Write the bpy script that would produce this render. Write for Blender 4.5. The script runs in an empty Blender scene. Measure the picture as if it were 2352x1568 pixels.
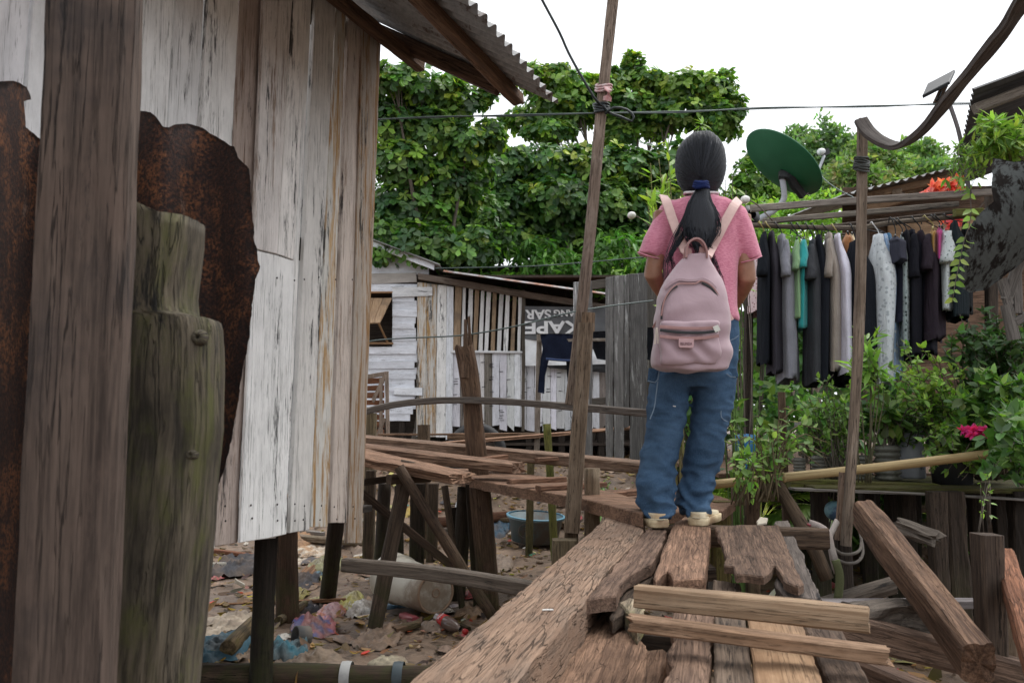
import bpy, bmesh, math, random
import numpy as np
from mathutils import Vector, Matrix, noise
from mathutils.geometry import delaunay_2d_cdt
random.seed(7); rng = np.random.default_rng(7)
SC = bpy.context.scene; COL = SC.collection
# ---------------------------------------------------------------- camera
F = 1829.0; CX, CY = 1176.0, 784.0
PITCH = math.atan(184/F); CH = 1.1
CAM = Vector((0, 0, CH))
cd = bpy.data.cameras.new('camera'); cam = bpy.data.objects.new('camera', cd); COL.objects.link(cam)
cam.location = CAM; cam.rotation_euler = (math.pi/2+PITCH, 0, 0)
cd.sensor_width = 36; cd.lens = F*36/2352; cd.clip_end = 600; cd.clip_start = .02
cd.dof.use_dof = True; cd.dof.focus_distance = 3.3; cd.dof.aperture_fstop = 8.
SC.camera = cam
_c, _s = math.cos(PITCH), math.sin(PITCH)
def ray(x, y):
    dx = (x-CX)/F; dy = -(y-CY)/F
    return Vector((dx, _c-dy*_s, _s+dy*_c))
def P(x, y, Y): d = ray(x, y); return CAM+d*(Y/d.y)
def PZ(x, y, z): d = ray(x, y); return CAM+d*((z-CH)/d.z)
def sm(a, b, x): t = min(1, max(0, (x-a)/(b-a))); return t*t*(3-2*t)
def nz(x, y=0, z=0): return noise.noise(Vector((x, y, z)))
def gz(x, y):
    h = .62*sm(6.3, 9.6, y)+.12*sm(9.5, 13, y)+(.04*math.sin(x*1.7)+.03*math.sin(y*2.3+x))*(1-sm(8, 10, y))
    h += .045*nz(x*1.9, y*1.9, 3)+.022*nz(x*5.5, y*5.5, 9)
    if y < 14: h += .022*abs(nz(x*13, y*13, 4))+.012*abs(nz(x*27, y*27, 7))
    return h
def G(x, y):
    z = 0
    for _ in range(8):
        p = PZ(x, y, min(z, 1.0)); z = .5*z+.5*gz(p.x, p.y)
    return Vector((p.x, p.y, gz(p.x, p.y)))
# ---------------------------------------------------------------- objects
WL = {}
def mk(name, data, loc, parent=None):
    o = bpy.data.objects.new(name, data); COL.objects.link(o)
    loc = Vector(loc)
    if parent is not None:
        o.parent = parent; o.location = loc-WL[parent.name]
    else: o.location = loc
    WL[o.name] = loc
    return o
LABELS = {}
def tag(o, label, cat, group=None, kind=None):
    if label: o['label'] = label
    if cat: o['category'] = cat
    if group: o['group'] = group
    if kind: o['kind'] = kind
    return o
def thing(name, label, cat, loc, group=None): return tag(mk(name, None, loc), label, cat, group)
class MB:
    def __init__(s): s.v = []; s.f = []; s.g = []; s.t = []; s.m = []; s.sm = []
    def vert(s, p, g=(0, 0, 0), t=(1, 1, 1)):
        s.v.append(tuple(p)); s.g.append(tuple(g)); s.t.append(tuple(t)); return len(s.v)-1
    def face(s, f, m=0, smooth=False): s.f.append(tuple(f)); s.m.append(m); s.sm.append(smooth)
    def build(s, name, mats, parent=None, autosm=False, origin=None):
        if not isinstance(mats, (list, tuple)): mats = [mats]
        V = np.array(s.v, dtype=np.float64)
        if origin is None: o = np.array([(V[:, 0].min()+V[:, 0].max())/2, (V[:, 1].min()+V[:, 1].max())/2, V[:, 2].min()])
        else: o = np.array(origin)
        me = bpy.data.meshes.new(name); me.from_pydata((V-o).tolist(), [], s.f)
        for m in mats: me.materials.append(m)
        me.polygons.foreach_set('material_index', s.m); me.polygons.foreach_set('use_smooth', s.sm)
        a = me.attributes.new('gc', 'FLOAT_VECTOR', 'POINT'); a.data.foreach_set('vector', np.array(s.g, dtype=np.float32).ravel())
        a = me.attributes.new('tint', 'FLOAT_COLOR', 'POINT')
        T = np.ones((len(V), 4), dtype=np.float32); T[:, :3] = np.array(s.t); a.data.foreach_set('color', T.ravel())
        me.update()
        return mk(name, me, o, parent)
# ---------------------------------------------------------------- node materials
class NT:
    def __init__(s, name):
        s.mat = bpy.data.materials.new(name); s.mat.use_nodes = True; s.t = s.mat.node_tree; s.t.nodes.clear()
        s.out = s.t.nodes.new('ShaderNodeOutputMaterial')
    def n(s, ty, ins=None, **kw):
        nd = s.t.nodes.new('ShaderNode'+ty)
        for k, v in kw.items(): setattr(nd, k, v)
        for k, v in (ins or {}).items():
            if hasattr(v, 'is_output') or isinstance(v, bpy.types.NodeSocket): s.t.links.new(v, nd.inputs[k])
            elif v is not None:
                if isinstance(v, tuple) and len(v) == 3 and nd.inputs[k].type == 'RGBA': v = (*v, 1)
                nd.inputs[k].default_value = v
        return nd
    def attr(s, nm): return s.n('Attribute', attribute_name=nm)
    def noise(s, vec, scale, sc3=None, detail=5, rough=.6, dist=0):
        if sc3: vec = s.n('VectorMath', {0: vec, 1: sc3}, operation='MULTIPLY').outputs[0]
        return s.n('TexNoise', {'Vector': vec, 'Scale': scale, 'Detail': detail, 'Roughness': rough, 'Distortion': dist}).outputs[0]
    def ramp(s, fac, a, b, c0=0., c1=1.):
        return s.n('MapRange', {0: fac, 1: a, 2: b, 3: c0, 4: c1}, interpolation_type='SMOOTHSTEP').outputs[0]
    def mix(s, fac, a, b, mode='MIX'):
        m = s.n('Mix', data_type='RGBA', blend_type=mode)
        for k, v in ((0, fac), (6, a), (7, b)):
            if isinstance(v, bpy.types.NodeSocket): s.t.links.new(v, m.inputs[k])
            else: m.inputs[k].default_value = (*v, 1) if isinstance(v, tuple) else v
        return m.outputs[2]
    def math(s, op, a, b=0.): return s.n('Math', {0: a, 1: b}, operation=op).outputs[0]
    def bsdf(s, color, rough=.8, bump=None, bs=.3, bd=.01, **kw):
        b = s.n('BsdfPrincipled', {'Base Color': color, 'Roughness': rough, **kw})
        if bump is not None:
            bn = s.n('Bump', {'Strength': bs, 'Distance': bd, 'Height': bump}); s.t.links.new(bn.outputs[0], b.inputs['Normal'])
        return b
    def done(s, b): s.t.links.new(b.outputs[0], s.out.inputs[0]); return s.mat
def wood(name, dark, light, crack=.5, cs=(3, 42, 42), grain=(3, 60, 60), paint=None, mould=0., moss=0., bump=.5, dirt=None, rough=.85, spec=.25, cw=.035, stain=None, net=0.):
    grain = (grain[0]*1.5, grain[1]*1.9, grain[2]*1.9); cs = (cs[0]*1.6, cs[1]*1.9, cs[2]*1.9); cw = cw*.62
    s = NT(name); g = s.attr('gc').outputs['Vector']; ti = s.attr('tint').outputs['Color']
    n1 = s.noise(g, 1, grain, 8, .72, .3); n2 = s.noise(g, 1, (1.3, 15, 15), 6, .68, .4); n5 = s.noise(g, 9, (.6, 1.6, 1.6), 7, .72)
    f = s.math('ADD', s.math('MULTIPLY', n1, .55), s.math('MULTIPLY', n2, .45))
    col = s.mix(s.ramp(f, .36, .64), dark, light)
    if stain: col = s.mix(s.ramp(n5, .45, .68, 0, .75), col, stain)
    hgt = s.math('MULTIPLY', n1, .5)
    if paint:
        pc, amt = paint
        n3 = s.noise(g, 1, (1.9, 26, 26), 9, .76, .4); n6 = s.noise(g, 1, (6, 70, 70), 5, .7)
        k = s.math('ADD', s.math('MULTIPLY', n3, .7), s.math('MULTIPLY', n6, .3))
        msk = s.ramp(k, .5-amt*.3-.04, .5-amt*.3+.07)
        pcol = s.mix(s.ramp(n5, .3, .7), tuple(c*.8 for c in pc), pc)
        col = s.mix(msk, col, pcol); hgt = s.math('ADD', hgt, s.math('MULTIPLY', msk, .35))
    if mould > 0:
        n4 = s.noise(g, 1, (2.6, 27, 27), 9, .78, .5)
        n7 = s.noise(g, 1, (9, 75, 75), 5, .75)
        n8 = s.noise(g, 1, (.8, 8, 8), 3, .5, .3)
        k = s.math('ADD', s.math('ADD', s.math('MULTIPLY', n4, .42), s.math('MULTIPLY', n7, .25)), s.math('MULTIPLY', n8, .36))
        col = s.mix(s.ramp(k, .635-mould*.32, .69-mould*.32, 0, .93), col, (.022, .022, .024))
    c = s.noise(g, 1, (cs[0]*.7, cs[1]*1.15, cs[2]*1.15), 4, .6, .25)
    ck = s.ramp(s.math('ABSOLUTE', s.math('SUBTRACT', c, .5)), cw*.25, cw, 1, 0)
    ckm = s.ramp(n2, .40, .60); ck = s.math('MULTIPLY', s.math('MULTIPLY', ck, ckm), crack)
    if net:
        gv = s.n('VectorMath', {0: g, 1: (5.5, 70, 70)}, operation='MULTIPLY').outputs[0]
        wv = s.n('TexNoise', {'Vector': gv, 'Scale': .55, 'Detail': 3.}).outputs[1]; gv = s.n('VectorMath', {0: gv, 1: s.n('VectorMath', {0: wv, 1: (2.8, 2.8, 2.8)}, operation='MULTIPLY').outputs[0]}, operation='ADD').outputs[0]
        vo = s.n('TexVoronoi', {'Vector': gv, 'Scale': 1.}, feature='DISTANCE_TO_EDGE').outputs[0]
        k2 = s.math('MULTIPLY', s.ramp(vo, .0, .055, 1, 0), s.ramp(s.noise(g, 1, (8, 20, 20), 3, .6), .38, .56)); ck = s.math('MAXIMUM', s.math('MULTIPLY', ck, .4), s.math('MULTIPLY', k2, net))
    col = s.mix(ck, col, tuple(x*.18 for x in dark)); hgt = s.math('SUBTRACT', hgt, s.math('MULTIPLY', ck, 1.2))
    if dirt: col = s.mix(s.ramp(s.noise(g, 3.3, None, 5, .6), .5, .7, 0, .7), col, dirt)
    col = s.mix(1., col, ti, 'MULTIPLY')
    if moss > 0:
        pos = s.n('NewGeometry').outputs['Position']; z = s.n('SeparateXYZ', {0: pos}).outputs[2]
        m = s.math('MULTIPLY', s.ramp(z, .52, .05), s.ramp(s.noise(pos, 9, None, 5, .65), .38, .6))
        col = s.mix(s.math('MULTIPLY', m, moss), col, (.04, .045, .014))
    return s.done(s.bsdf(col, rough, hgt, bump, .006, **{'Specular IOR Level': spec}))
def plain(name, c1, c2=None, rough=.7, scale=12, bump=0., metal=0., dirt=None, useTint=False, lo=.35, hi=.65, spec=.4, bd=.004):
    s = NT(name); co = s.n('TexCoord').outputs['Object']
    n = s.noise(co, scale, None, 6, .65)
    col = s.mix(s.ramp(n, lo, hi), c1, c2 or tuple(x*.75 for x in c1))
    if useTint: col = s.mix(1., col, s.attr('tint').outputs['Color'], 'MULTIPLY')
    if dirt: col = s.mix(s.ramp(s.noise(co, scale*.35, None, 7, .7), .48, .62, 0, .85), col, dirt)
    return s.done(s.bsdf(col, rough, n, bump, bd, Metallic=metal, **{'Specular IOR Level': spec}))
def leafmat(name, trans=.35, rough=.42):
    s = NT(name); ti = s.attr('tint').outputs['Color']
    co = s.n('TexCoord').outputs['Object']; n = s.noise(co, 6, None, 3, .6)
    col = s.mix(1., ti, s.mix(s.ramp(n, .3, .7), (1.25, 1.25, 1.15), (2.0, 1.8, 1.5)), 'MULTIPLY')
    b = s.bsdf(col, rough, **{'Specular IOR Level': .45})
    t = s.n('BsdfTranslucent', {'Color': s.mix(1., col, (1.3, 1.6, .6), 'MULTIPLY')})
    m = s.n('MixShader', {0: trans, 1: b.outputs[0], 2: t.outputs[0]}); return s.done(m)
def fabric(name, c, c2=None, fold=.15, weave=260, rough=.9, pat=None, sheen=.2, wr=None):
    s = NT(name); co = s.n('TexCoord').outputs['Object']
    w1 = s.noise(co, weave, None, 2, .5); w2 = s.noise(co, 7, None, 5, .6)
    col = s.mix(s.ramp(w2, .35, .65), c, c2 or tuple(x*.8 for x in c))
    col = s.mix(s.ramp(w1, .3, .7, 0, .3), col, tuple(min(1, x*1.5+.001) for x in c))
    if pat:
        v = s.n('TexVoronoi', {'Vector': co, 'Scale': pat[1]}).outputs[0]
        col = s.mix(s.ramp(v, pat[2], pat[2]+.04, 1, 0), col, pat[0])
    h = s.math('ADD', s.math('MULTIPLY', w1, .12), w2)
    if wr:
        w3 = s.noise(co, 1, wr, 4, .55, 1.5); h = s.math('ADD', s.math('MULTIPLY', w1, .06), w3)
    return s.done(s.bsdf(col, rough, h, .5, fold*.1, **{'Sheen Weight': sheen if max(c) > .1 else 0., 'Specular IOR Level': .12}))
BR = (.20, .115, .068)
M = {}
M['white'] = wood('whitewashed_wood', (.11, .085, .065), (.33, .27, .21), crack=.7, paint=((.85, .84, .82), .55), mould=.26, bump=.45, cs=(1.5, 60, 60), stain=(.40, .33, .27))
M['tan'] = wood('tan_bare_wood', (.27, .15, .06), (.52, .34, .16), crack=.5, paint=((.62, .6, .56), .12), mould=.24, bump=.35, cs=(1.5, 60, 60))
M['brownwall'] = wood('brown_stained_wall_wood', (.10, .065, .045), (.25, .185, .14), crack=.7, paint=((.5, .47, .45), .3), mould=.26, bump=.45, cs=(1.5, 60, 60))
M['flaky'] = wood('flaky_white_paint_wood', (.14, .12, .11), (.32, .285, .26), crack=.5, paint=((.80, .82, .86), .42), mould=.16, bump=.5, cs=(2, 60, 60))
M['grey'] = wood('grey_weathered_wood', (.10, .088, .078), (.30, .27, .245), crack=.8, bump=.6, mould=.18, cs=(2, 50, 50))
M['fleck'] = wood('grey_wood_with_flecks', (.085, .082, .08), (.19, .182, .175), crack=.7, paint=((.5, .5, .49), -.22), bump=.6, cs=(2, 50, 50))
M['brown'] = wood('brown_weathered_wood', (.075, .046, .032), (.39, .265, .19), crack=.9, bump=.8, stain=(.14, .095, .07), cs=(3, 45, 45), net=.5)
M['crackle'] = wood('crackled_walkway_wood', (.20, .125, .085), (.37, .25, .175), crack=1.0, cs=(2.6, 36, 36), grain=(5, 60, 60), bump=1., cw=.045, stain=(.20, .145, .11), net=.8)
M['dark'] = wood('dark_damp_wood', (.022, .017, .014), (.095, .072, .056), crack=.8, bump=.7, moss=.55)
M['post'] = wood('brown_post_wood', (.045, .032, .024), (.175, .125, .09), crack=.9, bump=.8, moss=.6, stain=(.07, .05, .04))
M['pole'] = wood('greybrown_pole_wood', (.10, .08, .064), (.29, .24, .195), crack=.8, bump=.7, moss=.3, stain=(.33, .29, .25))
M['fore'] = wood('foreground_post_wood', (.045, .037, .034), (.155, .128, .115), crack=.8, bump=.8, mould=.18, cs=(2, 30, 30), stain=(.12, .095, .085), dirt=(.028, .029, .035))
M['pale'] = wood('pale_new_wood', (.24, .165, .105), (.47, .36, .255), crack=.7, bump=.55, mould=.16, cs=(2, 50, 50), stain=(.30, .21, .14), dirt=(.17, .13, .10))
M['mossy'] = wood('mossy_board_wood', (.05, .04, .02), (.16, .14, .05), crack=.8, bump=.7, stain=(.09, .1, .02))
M['log'] = wood('mossy_old_log_wood', (.03, .025, .02), (.20, .165, .125), crack=.6, dirt=(.020, .019, .018), bump=1., mould=.22, cs=(2.5, 22, 22), grain=(4, 40, 40), stain=(.105, .11, .035))
M['cane'] = wood('bamboo_cane', (.24, .17, .08), (.46, .34, .17), crack=.15, bump=.2, mould=.05, rough=.5)
M['bark'] = wood('tree_bark', (.06, .05, .04), (.2, .17, .14), crack=.6, bump=.8)
M['leaf'] = leafmat('leaf_green'); M['leafm'] = leafmat('leaf_matte', .4, .6)
# ---------------------------------------------------------------- shape builders
def resample(path, step):
    path = [Vector(p) for p in path]
    if len(path) > 2:     # catmull-rom
        pts = [path[0]*2-path[1]]+path+[path[-1]*2-path[-2]]; out = []
        for i in range(1, len(pts)-2):
            p0, p1, p2, p3 = pts[i-1:i+3]; n = max(1, int((p2-p1).length/step+.5))
            for k in range(n):
                t = k/n; out.append(.5*((2*p1)+(p2-p0)*t+(2*p0-5*p1+4*p2-p3)*t*t+(3*p1-p0-3*p2+p3)*t**3))
        out.append(path[-1]); return out
    L = (path[1]-path[0]).length; n = max(2, int(L/step+.5))
    return [path[0].lerp(path[1], k/n) for k in range(n+1)]
def sweep(mb, path, w, h, up=(0, 0, 1), n=3, rnd=False, taper=1., wob=.1, jag=(0, 0), tint=(1, 1, 1), m=0, seed=None, step=None, K=10, smooth=None, bev=.12):
    """beam, pole or cable along a path; w sideways, h along up"""
    seed = random.random()*100 if seed is None else seed
    Ls = sum((Vector(path[i+1])-Vector(path[i])).length for i in range(len(path)-1))
    pts = resample(path, step or max(.02, min(.06, Ls/14)) if not step else step)
    if rnd: sec = [(math.cos(2*math.pi*k/K), math.sin(2*math.pi*k/K)) for k in range(K)]
    else:
        sec = []; c = [(-1, -1), (1, -1), (1, 1), (-1, 1)]
        for i in range(4):
            a, b = Vector(c[i]), Vector(c[(i+1) % 4])
            ks = [bev]+[bev+(1-2*bev)*k/(n+1) for k in range(1, n+1)]+[1-bev]
            for t in ks: q = a.lerp(b, t); sec.append((q.x, q.y))
    K = len(sec); up = Vector(up); rings = []; L = 0; N_ = len(pts); gx = seed*3.7
    for i, p in enumerate(pts):
        T = (pts[min(i+1, N_-1)]-pts[max(i-1, 0)]).normalized()
        if i: L += (p-pts[i-1]).length
        U = (up-T*up.dot(T))
        U = U.normalized() if U.length > 1e-4 else T.orthogonal().normalized()
        S = T.cross(U).normalized(); f = i/(N_-1); k = 1+(taper-1)*f; ring = []
        for j, (a, b) in enumerate(sec):
            q = 1+wob*1.3*nz(L*2.6+seed, a*1.1+seed, b*1.1)+wob*.7*nz(L*12+seed, a*3, b*3)
            A, B = a*w/2*k*q, b*h/2*k*q; e = 0
            if i == 0 and jag[0]: e = jag[0]*(nz(a*2.3+seed, b*2.3, 5)+.6*nz(a*8+seed, b*8, 1))
            if i == N_-1 and jag[1]: e = jag[1]*(nz(a*2.3+seed, b*2.3, 8)+.6*nz(a*8+seed, b*8, 2))
            ring.append(mb.vert(p+S*A+U*B+T*e, (L+e+gx, A+seed, B+seed*.5), tint))
        rings.append(ring)
    smf = rnd if smooth is None else smooth
    for i in range(N_-1):
        for j in range(K): mb.face((rings[i][j], rings[i][(j+1) % K], rings[i+1][(j+1) % K], rings[i+1][j]), m, smf)
    for r, p, fl in ((rings[0], pts[0], 1), (rings[-1], pts[-1], 0)):
        c = Vector((0, 0, 0))
        for q in r: c += Vector(mb.v[q])
        c /= K; ci = mb.vert(c, (gx+(0 if fl else L), seed, seed*.5), tint)
        for j in range(K):
            a, b = r[j], r[(j+1) % K]; mb.face((ci, b, a) if fl else (ci, a, b), m)
CAMUP = (0, -1, 0)
def beam(name, mat, path, w, h, label=None, cat=None, group=None, parent=None, up=(0, 0, 1), **kw):
    mb = MB(); sweep(mb, path, w, h, up, **kw); o = mb.build(name, M[mat] if isinstance(mat, str) else mat, parent)
    if label and not parent: tag(o, label, cat, group)
    elif label: o['label'] = label
    return o
def fillpoly(poly, step, jit=.0):
    poly = [Vector(p) for p in poly]; n = len(poly)
    x0, x1 = min(p.x for p in poly), max(p.x for p in poly); y0, y1 = min(p.y for p in poly), max(p.y for p in poly)
    def inside(x, y, d=0):
        c = False; j = n-1
        for i in range(n):
            a, b = poly[i], poly[j]
            if (a.y > y) != (b.y > y) and x < (b.x-a.x)*(y-a.y)/(b.y-a.y)+a.x: c = not c
            j = i
        return c
    ex = []
    y = y0+step*.5
    while y < y1:
        x = x0+step*.5
        while x < x1:
            q = Vector((x+random.uniform(-.2, .2)*step, y+random.uniform(-.2, .2)*step))
            if inside(q.x, q.y) and min((q-p).length for p in poly) > step*.45: ex.append(q)
            x += step
        y += step
    vs, es, fs, *_ = delaunay_2d_cdt(poly+ex, [(i, (i+1) % n) for i in range(n)], [list(range(n))], 1, 1e-6)
    return vs, fs
def densify(poly, step, jag, seed=0):
    out = []; n = len(poly)
    for i in range(n):
        a, b = Vector(poly[i]), Vector(poly[(i+1) % n]); L = (b-a).length; k = max(1, int(L/step+.5)); d = (b-a)
        nr = Vector((d.y, -d.x)).normalized() if L > 0 else Vector((0, 0))
        for j in range(k):
            q = a.lerp(b, j/k); out.append(q+nr*jag*(nz(q.x/step*.17+seed, q.y/step*.17)+.7*nz(q.x/step*.6, q.y/step*.6+seed)))
    return out
def slab(mb, pts3, ext, grain=(0, 1, 0), tint=(1, 1, 1), step=.02, jag=.004, relief=.003, fill=.03, m=0, bev=.004, zf=None, seed=None):
    """thing cut from a sheet or plank: outline pts3 on a plane, thickness along ext"""
    seed = random.random()*100 if seed is None else seed
    pts3 = [Vector(p) for p in pts3]; ext = Vector(ext); nrm = -ext.normalized(); o = pts3[0]
    gr = Vector(grain); gr = gr-nrm*gr.dot(nrm); gr = gr.normalized() if gr.length > .05 else Vector((1, 0, 0)); sd = nrm.cross(gr)
    p2 = [((p-o).dot(gr), (p-o).dot(sd)) for p in pts3]
    if sum(p2[i][0]*p2[(i+1) % len(p2)][1]-p2[(i+1) % len(p2)][0]*p2[i][1] for i in range(len(p2))) < 0: p2 = p2[::-1]
    d = densify(p2, step, jag, seed); n = len(d); ins = []
    for i in range(n):
        t = (d[(i+1) % n]-d[i-1]); nn = Vector((-t.y, t.x)); nn = nn.normalized() if nn.length > 0 else nn
        ins.append(d[i]+nn*bev)
    vs, fs = fillpoly(ins, fill)
    def W(q, e): return o+gr*q.x+sd*q.y+ext.normalized()*e
    zz = (lambda q: zf(q)) if zf else (lambda q: relief*(nz(q.x*3+seed, q.y*14)+.6*nz(q.x*9, q.y*40+seed)))
    top = [mb.vert(W(v, -zz(v)), (v.x+seed, v.y+seed, seed*.3), tint) for v in vs]
    for f in fs: mb.face([top[i] for i in f], m)
    # boundary rings
    T = ext.length
    r0 = [mb.vert(W(q, -zz(q)), (q.x+seed, q.y+seed, seed*.3), tint) for q in ins]
    r1 = [mb.vert(W(q, -zz(q)+bev), (q.x+seed, q.y+seed, seed*.3+bev), tint) for q in d]
    r2 = [mb.vert(W(q, T*(1+.1*nz(q.x*7, q.y*7))-zz(q)), (q.x+seed, q.y+seed, seed*.3+T), tint) for q in d]
    for i in range(n):
        j = (i+1) % n
        mb.face((r0[i], r1[i], r1[j], r0[j]), m); mb.face((r1[i], r2[i], r2[j], r1[j]), m)
    mb.face(r2[::-1], m)
def nslab(mb, pts, th, **kw):
    pts = [Vector(p) for p in pts]; n = (pts[1]-pts[0]).cross(pts[-1]-pts[0]).normalized(); c = sum(pts, Vector())/len(pts)
    if n.dot(c-CAM) < 0: n = -n
    slab(mb, pts, n*th, **kw)
def board(name, mat, px, ext, label=None, cat=None, group=None, parent=None, z=None, Y=None, **kw):
    """px outline in photo pixels on a level (z) or upright (Y) plane"""
    pts = [PZ(x, y, z) if z is not None else P(x, y, Y) for x, y in px]
    mb = MB(); slab(mb, pts, ext, **kw); o = mb.build(name, M[mat] if isinstance(mat, str) else mat, parent)
    if label: tag(o, label, None if parent else cat, group)
    return o
def loft(mb, rings, K=24, cap=True, tint=(1, 1, 1), m=0, smooth=True, pw=2., close=False):
    """rings: (centre, rx, ry[, axisX, axisY]) superellipse sections"""
    R = []
    L = 0
    for i, r in enumerate(rings):
        c = Vector(r[0]); ax = Vector(r[3]) if len(r) > 3 else Vector((1, 0, 0)); ay = Vector(r[4]) if len(r) > 4 else Vector((0, 1, 0))
        if i: L += (c-Vector(rings[i-1][0])).length
        ring = []
        for k in range(K):
            a = 2*math.pi*k/K; ca, sa = math.cos(a), math.sin(a)
            x = math.copysign(abs(ca)**(2/pw), ca)*r[1]; y = math.copysign(abs(sa)**(2/pw), sa)*r[2]
            ring.append(mb.vert(c+ax*x+ay*y, (L, a*.1, 0), tint))
        R.append(ring)
    for i in range(len(R)-1):
        for k in range(K): mb.face((R[i][k], R[i][(k+1) % K], R[i+1][(k+1) % K], R[i+1][k]), m, smooth)
    if cap: mb.face(R[0][::-1], m, False); mb.face(R[-1], m, False)
    return R
def tube(mb, path, r, K=6, tint=(1, 1, 1), m=0, taper=1., step=.03):
    sweep(mb, path, 2*r, 2*r, rnd=True, K=K, wob=0, taper=taper, tint=tint, m=m, step=step, up=(.3, .9, .2))
def lathe(mb, base, prof, axis=(0, 0, 1), K=24, m=0, tint=(1, 1, 1), cap0=True, cap1=False):
    ax = Vector(axis).normalized(); u = ax.orthogonal().normalized(); v = ax.cross(u); base = Vector(base); R = []
    for r, h in prof:
        R.append([mb.vert(base+ax*h+u*(r*math.cos(2*math.pi*k/K))+v*(r*math.sin(2*math.pi*k/K)), (h, k/K, 0), tint) for k in range(K)])
    for i in range(len(R)-1):
        for k in range(K): mb.face((R[i][k], R[i][(k+1) % K], R[i+1][(k+1) % K], R[i+1][k]), m, True)
    if cap0: mb.face(R[0][::-1], m)
    if cap1: mb.face(R[-1], m)
def box(mb, c, sx, sy, sz, ax=(1, 0, 0), ay=(0, 1, 0), az=(0, 0, 1), m=0, tint=(1, 1, 1)):
    c = Vector(c); ax, ay, az = Vector(ax).normalized(), Vector(ay).normalized(), Vector(az).normalized(); s = random.random()*50
    v = [mb.vert(c+ax*(i*sx/2)+ay*(j*sy/2)+az*(k*sz/2), (i*sx/2+s, j*sy/2+s, k*sz/2+s), tint) for i in (-1, 1) for j in (-1, 1) for k in (-1, 1)]
    for f in ((0, 1, 3, 2), (4, 6, 7, 5), (0, 4, 5, 1), (2, 3, 7, 6), (0, 2, 6, 4), (1, 5, 7, 3)): mb.face([v[i] for i in f], m)
def corrugated(mb, O, U, V, lu, lv, period=.08, amp=.011, thick=.0015, su=.008, sv=.25, m=0, edge=0., bend=None, tint=(1, 1, 1)):
    """sheet: waves run along U, corrugations along V"""
    O, U, V = Vector(O), Vector(U).normalized(), Vector(V).normalized(); Nn = U.cross(V).normalized()
    nu, nv = int(lu/su), max(2, int(lv/sv)); sd = random.random()*9
    for side in (0, 1):
        idx = []
        for j in range(nv+1):
            row = []
            for i in range(nu+1):
                u, v = lu*i/nu, lv*j/nv
                if j == nv: v += edge*(nz(u*3+sd, 1)+.5*nz(u*11+sd, 2))
                h = amp*math.sin(2*math.pi*u/period)+(bend(u, v) if bend else 0)+side*thick
                row.append(mb.vert(O+U*u+V*v+Nn*h, (v, u, 0), tint))
            idx.append(row)
        for j in range(nv):
            for i in range(nu):
                f = (idx[j][i], idx[j][i+1], idx[j+1][i+1], idx[j+1][i]); mb.face(f if side else f[::-1], m, True)
# remeshed soft forms
def remesh(mb, name, mat, vox, parent, smooth=6, disp=None, keep=None):
    o = mb.build('tmp', mat); o.modifiers.new('r', 'REMESH').mode = 'VOXEL'; o.modifiers['r'].voxel_size = vox
    if smooth: s = o.modifiers.new('s', 'SMOOTH'); s.iterations = smooth; s.factor = .5
    dg = bpy.context.evaluated_depsgraph_get(); me = bpy.data.meshes.new_from_object(o.evaluated_get(dg)); loc = Vector(o.location)
    n = len(me.vertices); co = np.zeros(n*3); me.vertices.foreach_get('co', co); co = co.reshape(-1, 3)
    nr = np.zeros(n*3); me.vertices.foreach_get('normal', nr); nr = nr.reshape(-1, 3)
    if disp:
        for i in range(n):
            w = co[i]+np.array(loc); d = disp(w[0], w[1], w[2], nr[i])
            co[i] += nr[i]*d
        me.vertices.foreach_set('co', co.ravel())
    me.polygons.foreach_set('use_smooth', [True]*len(me.polygons)); me.materials.clear(); me.materials.append(mat); me.update()
    bpy.data.objects.remove(o); me.name = name
    return mk(name, me, loc, parent)
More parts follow.
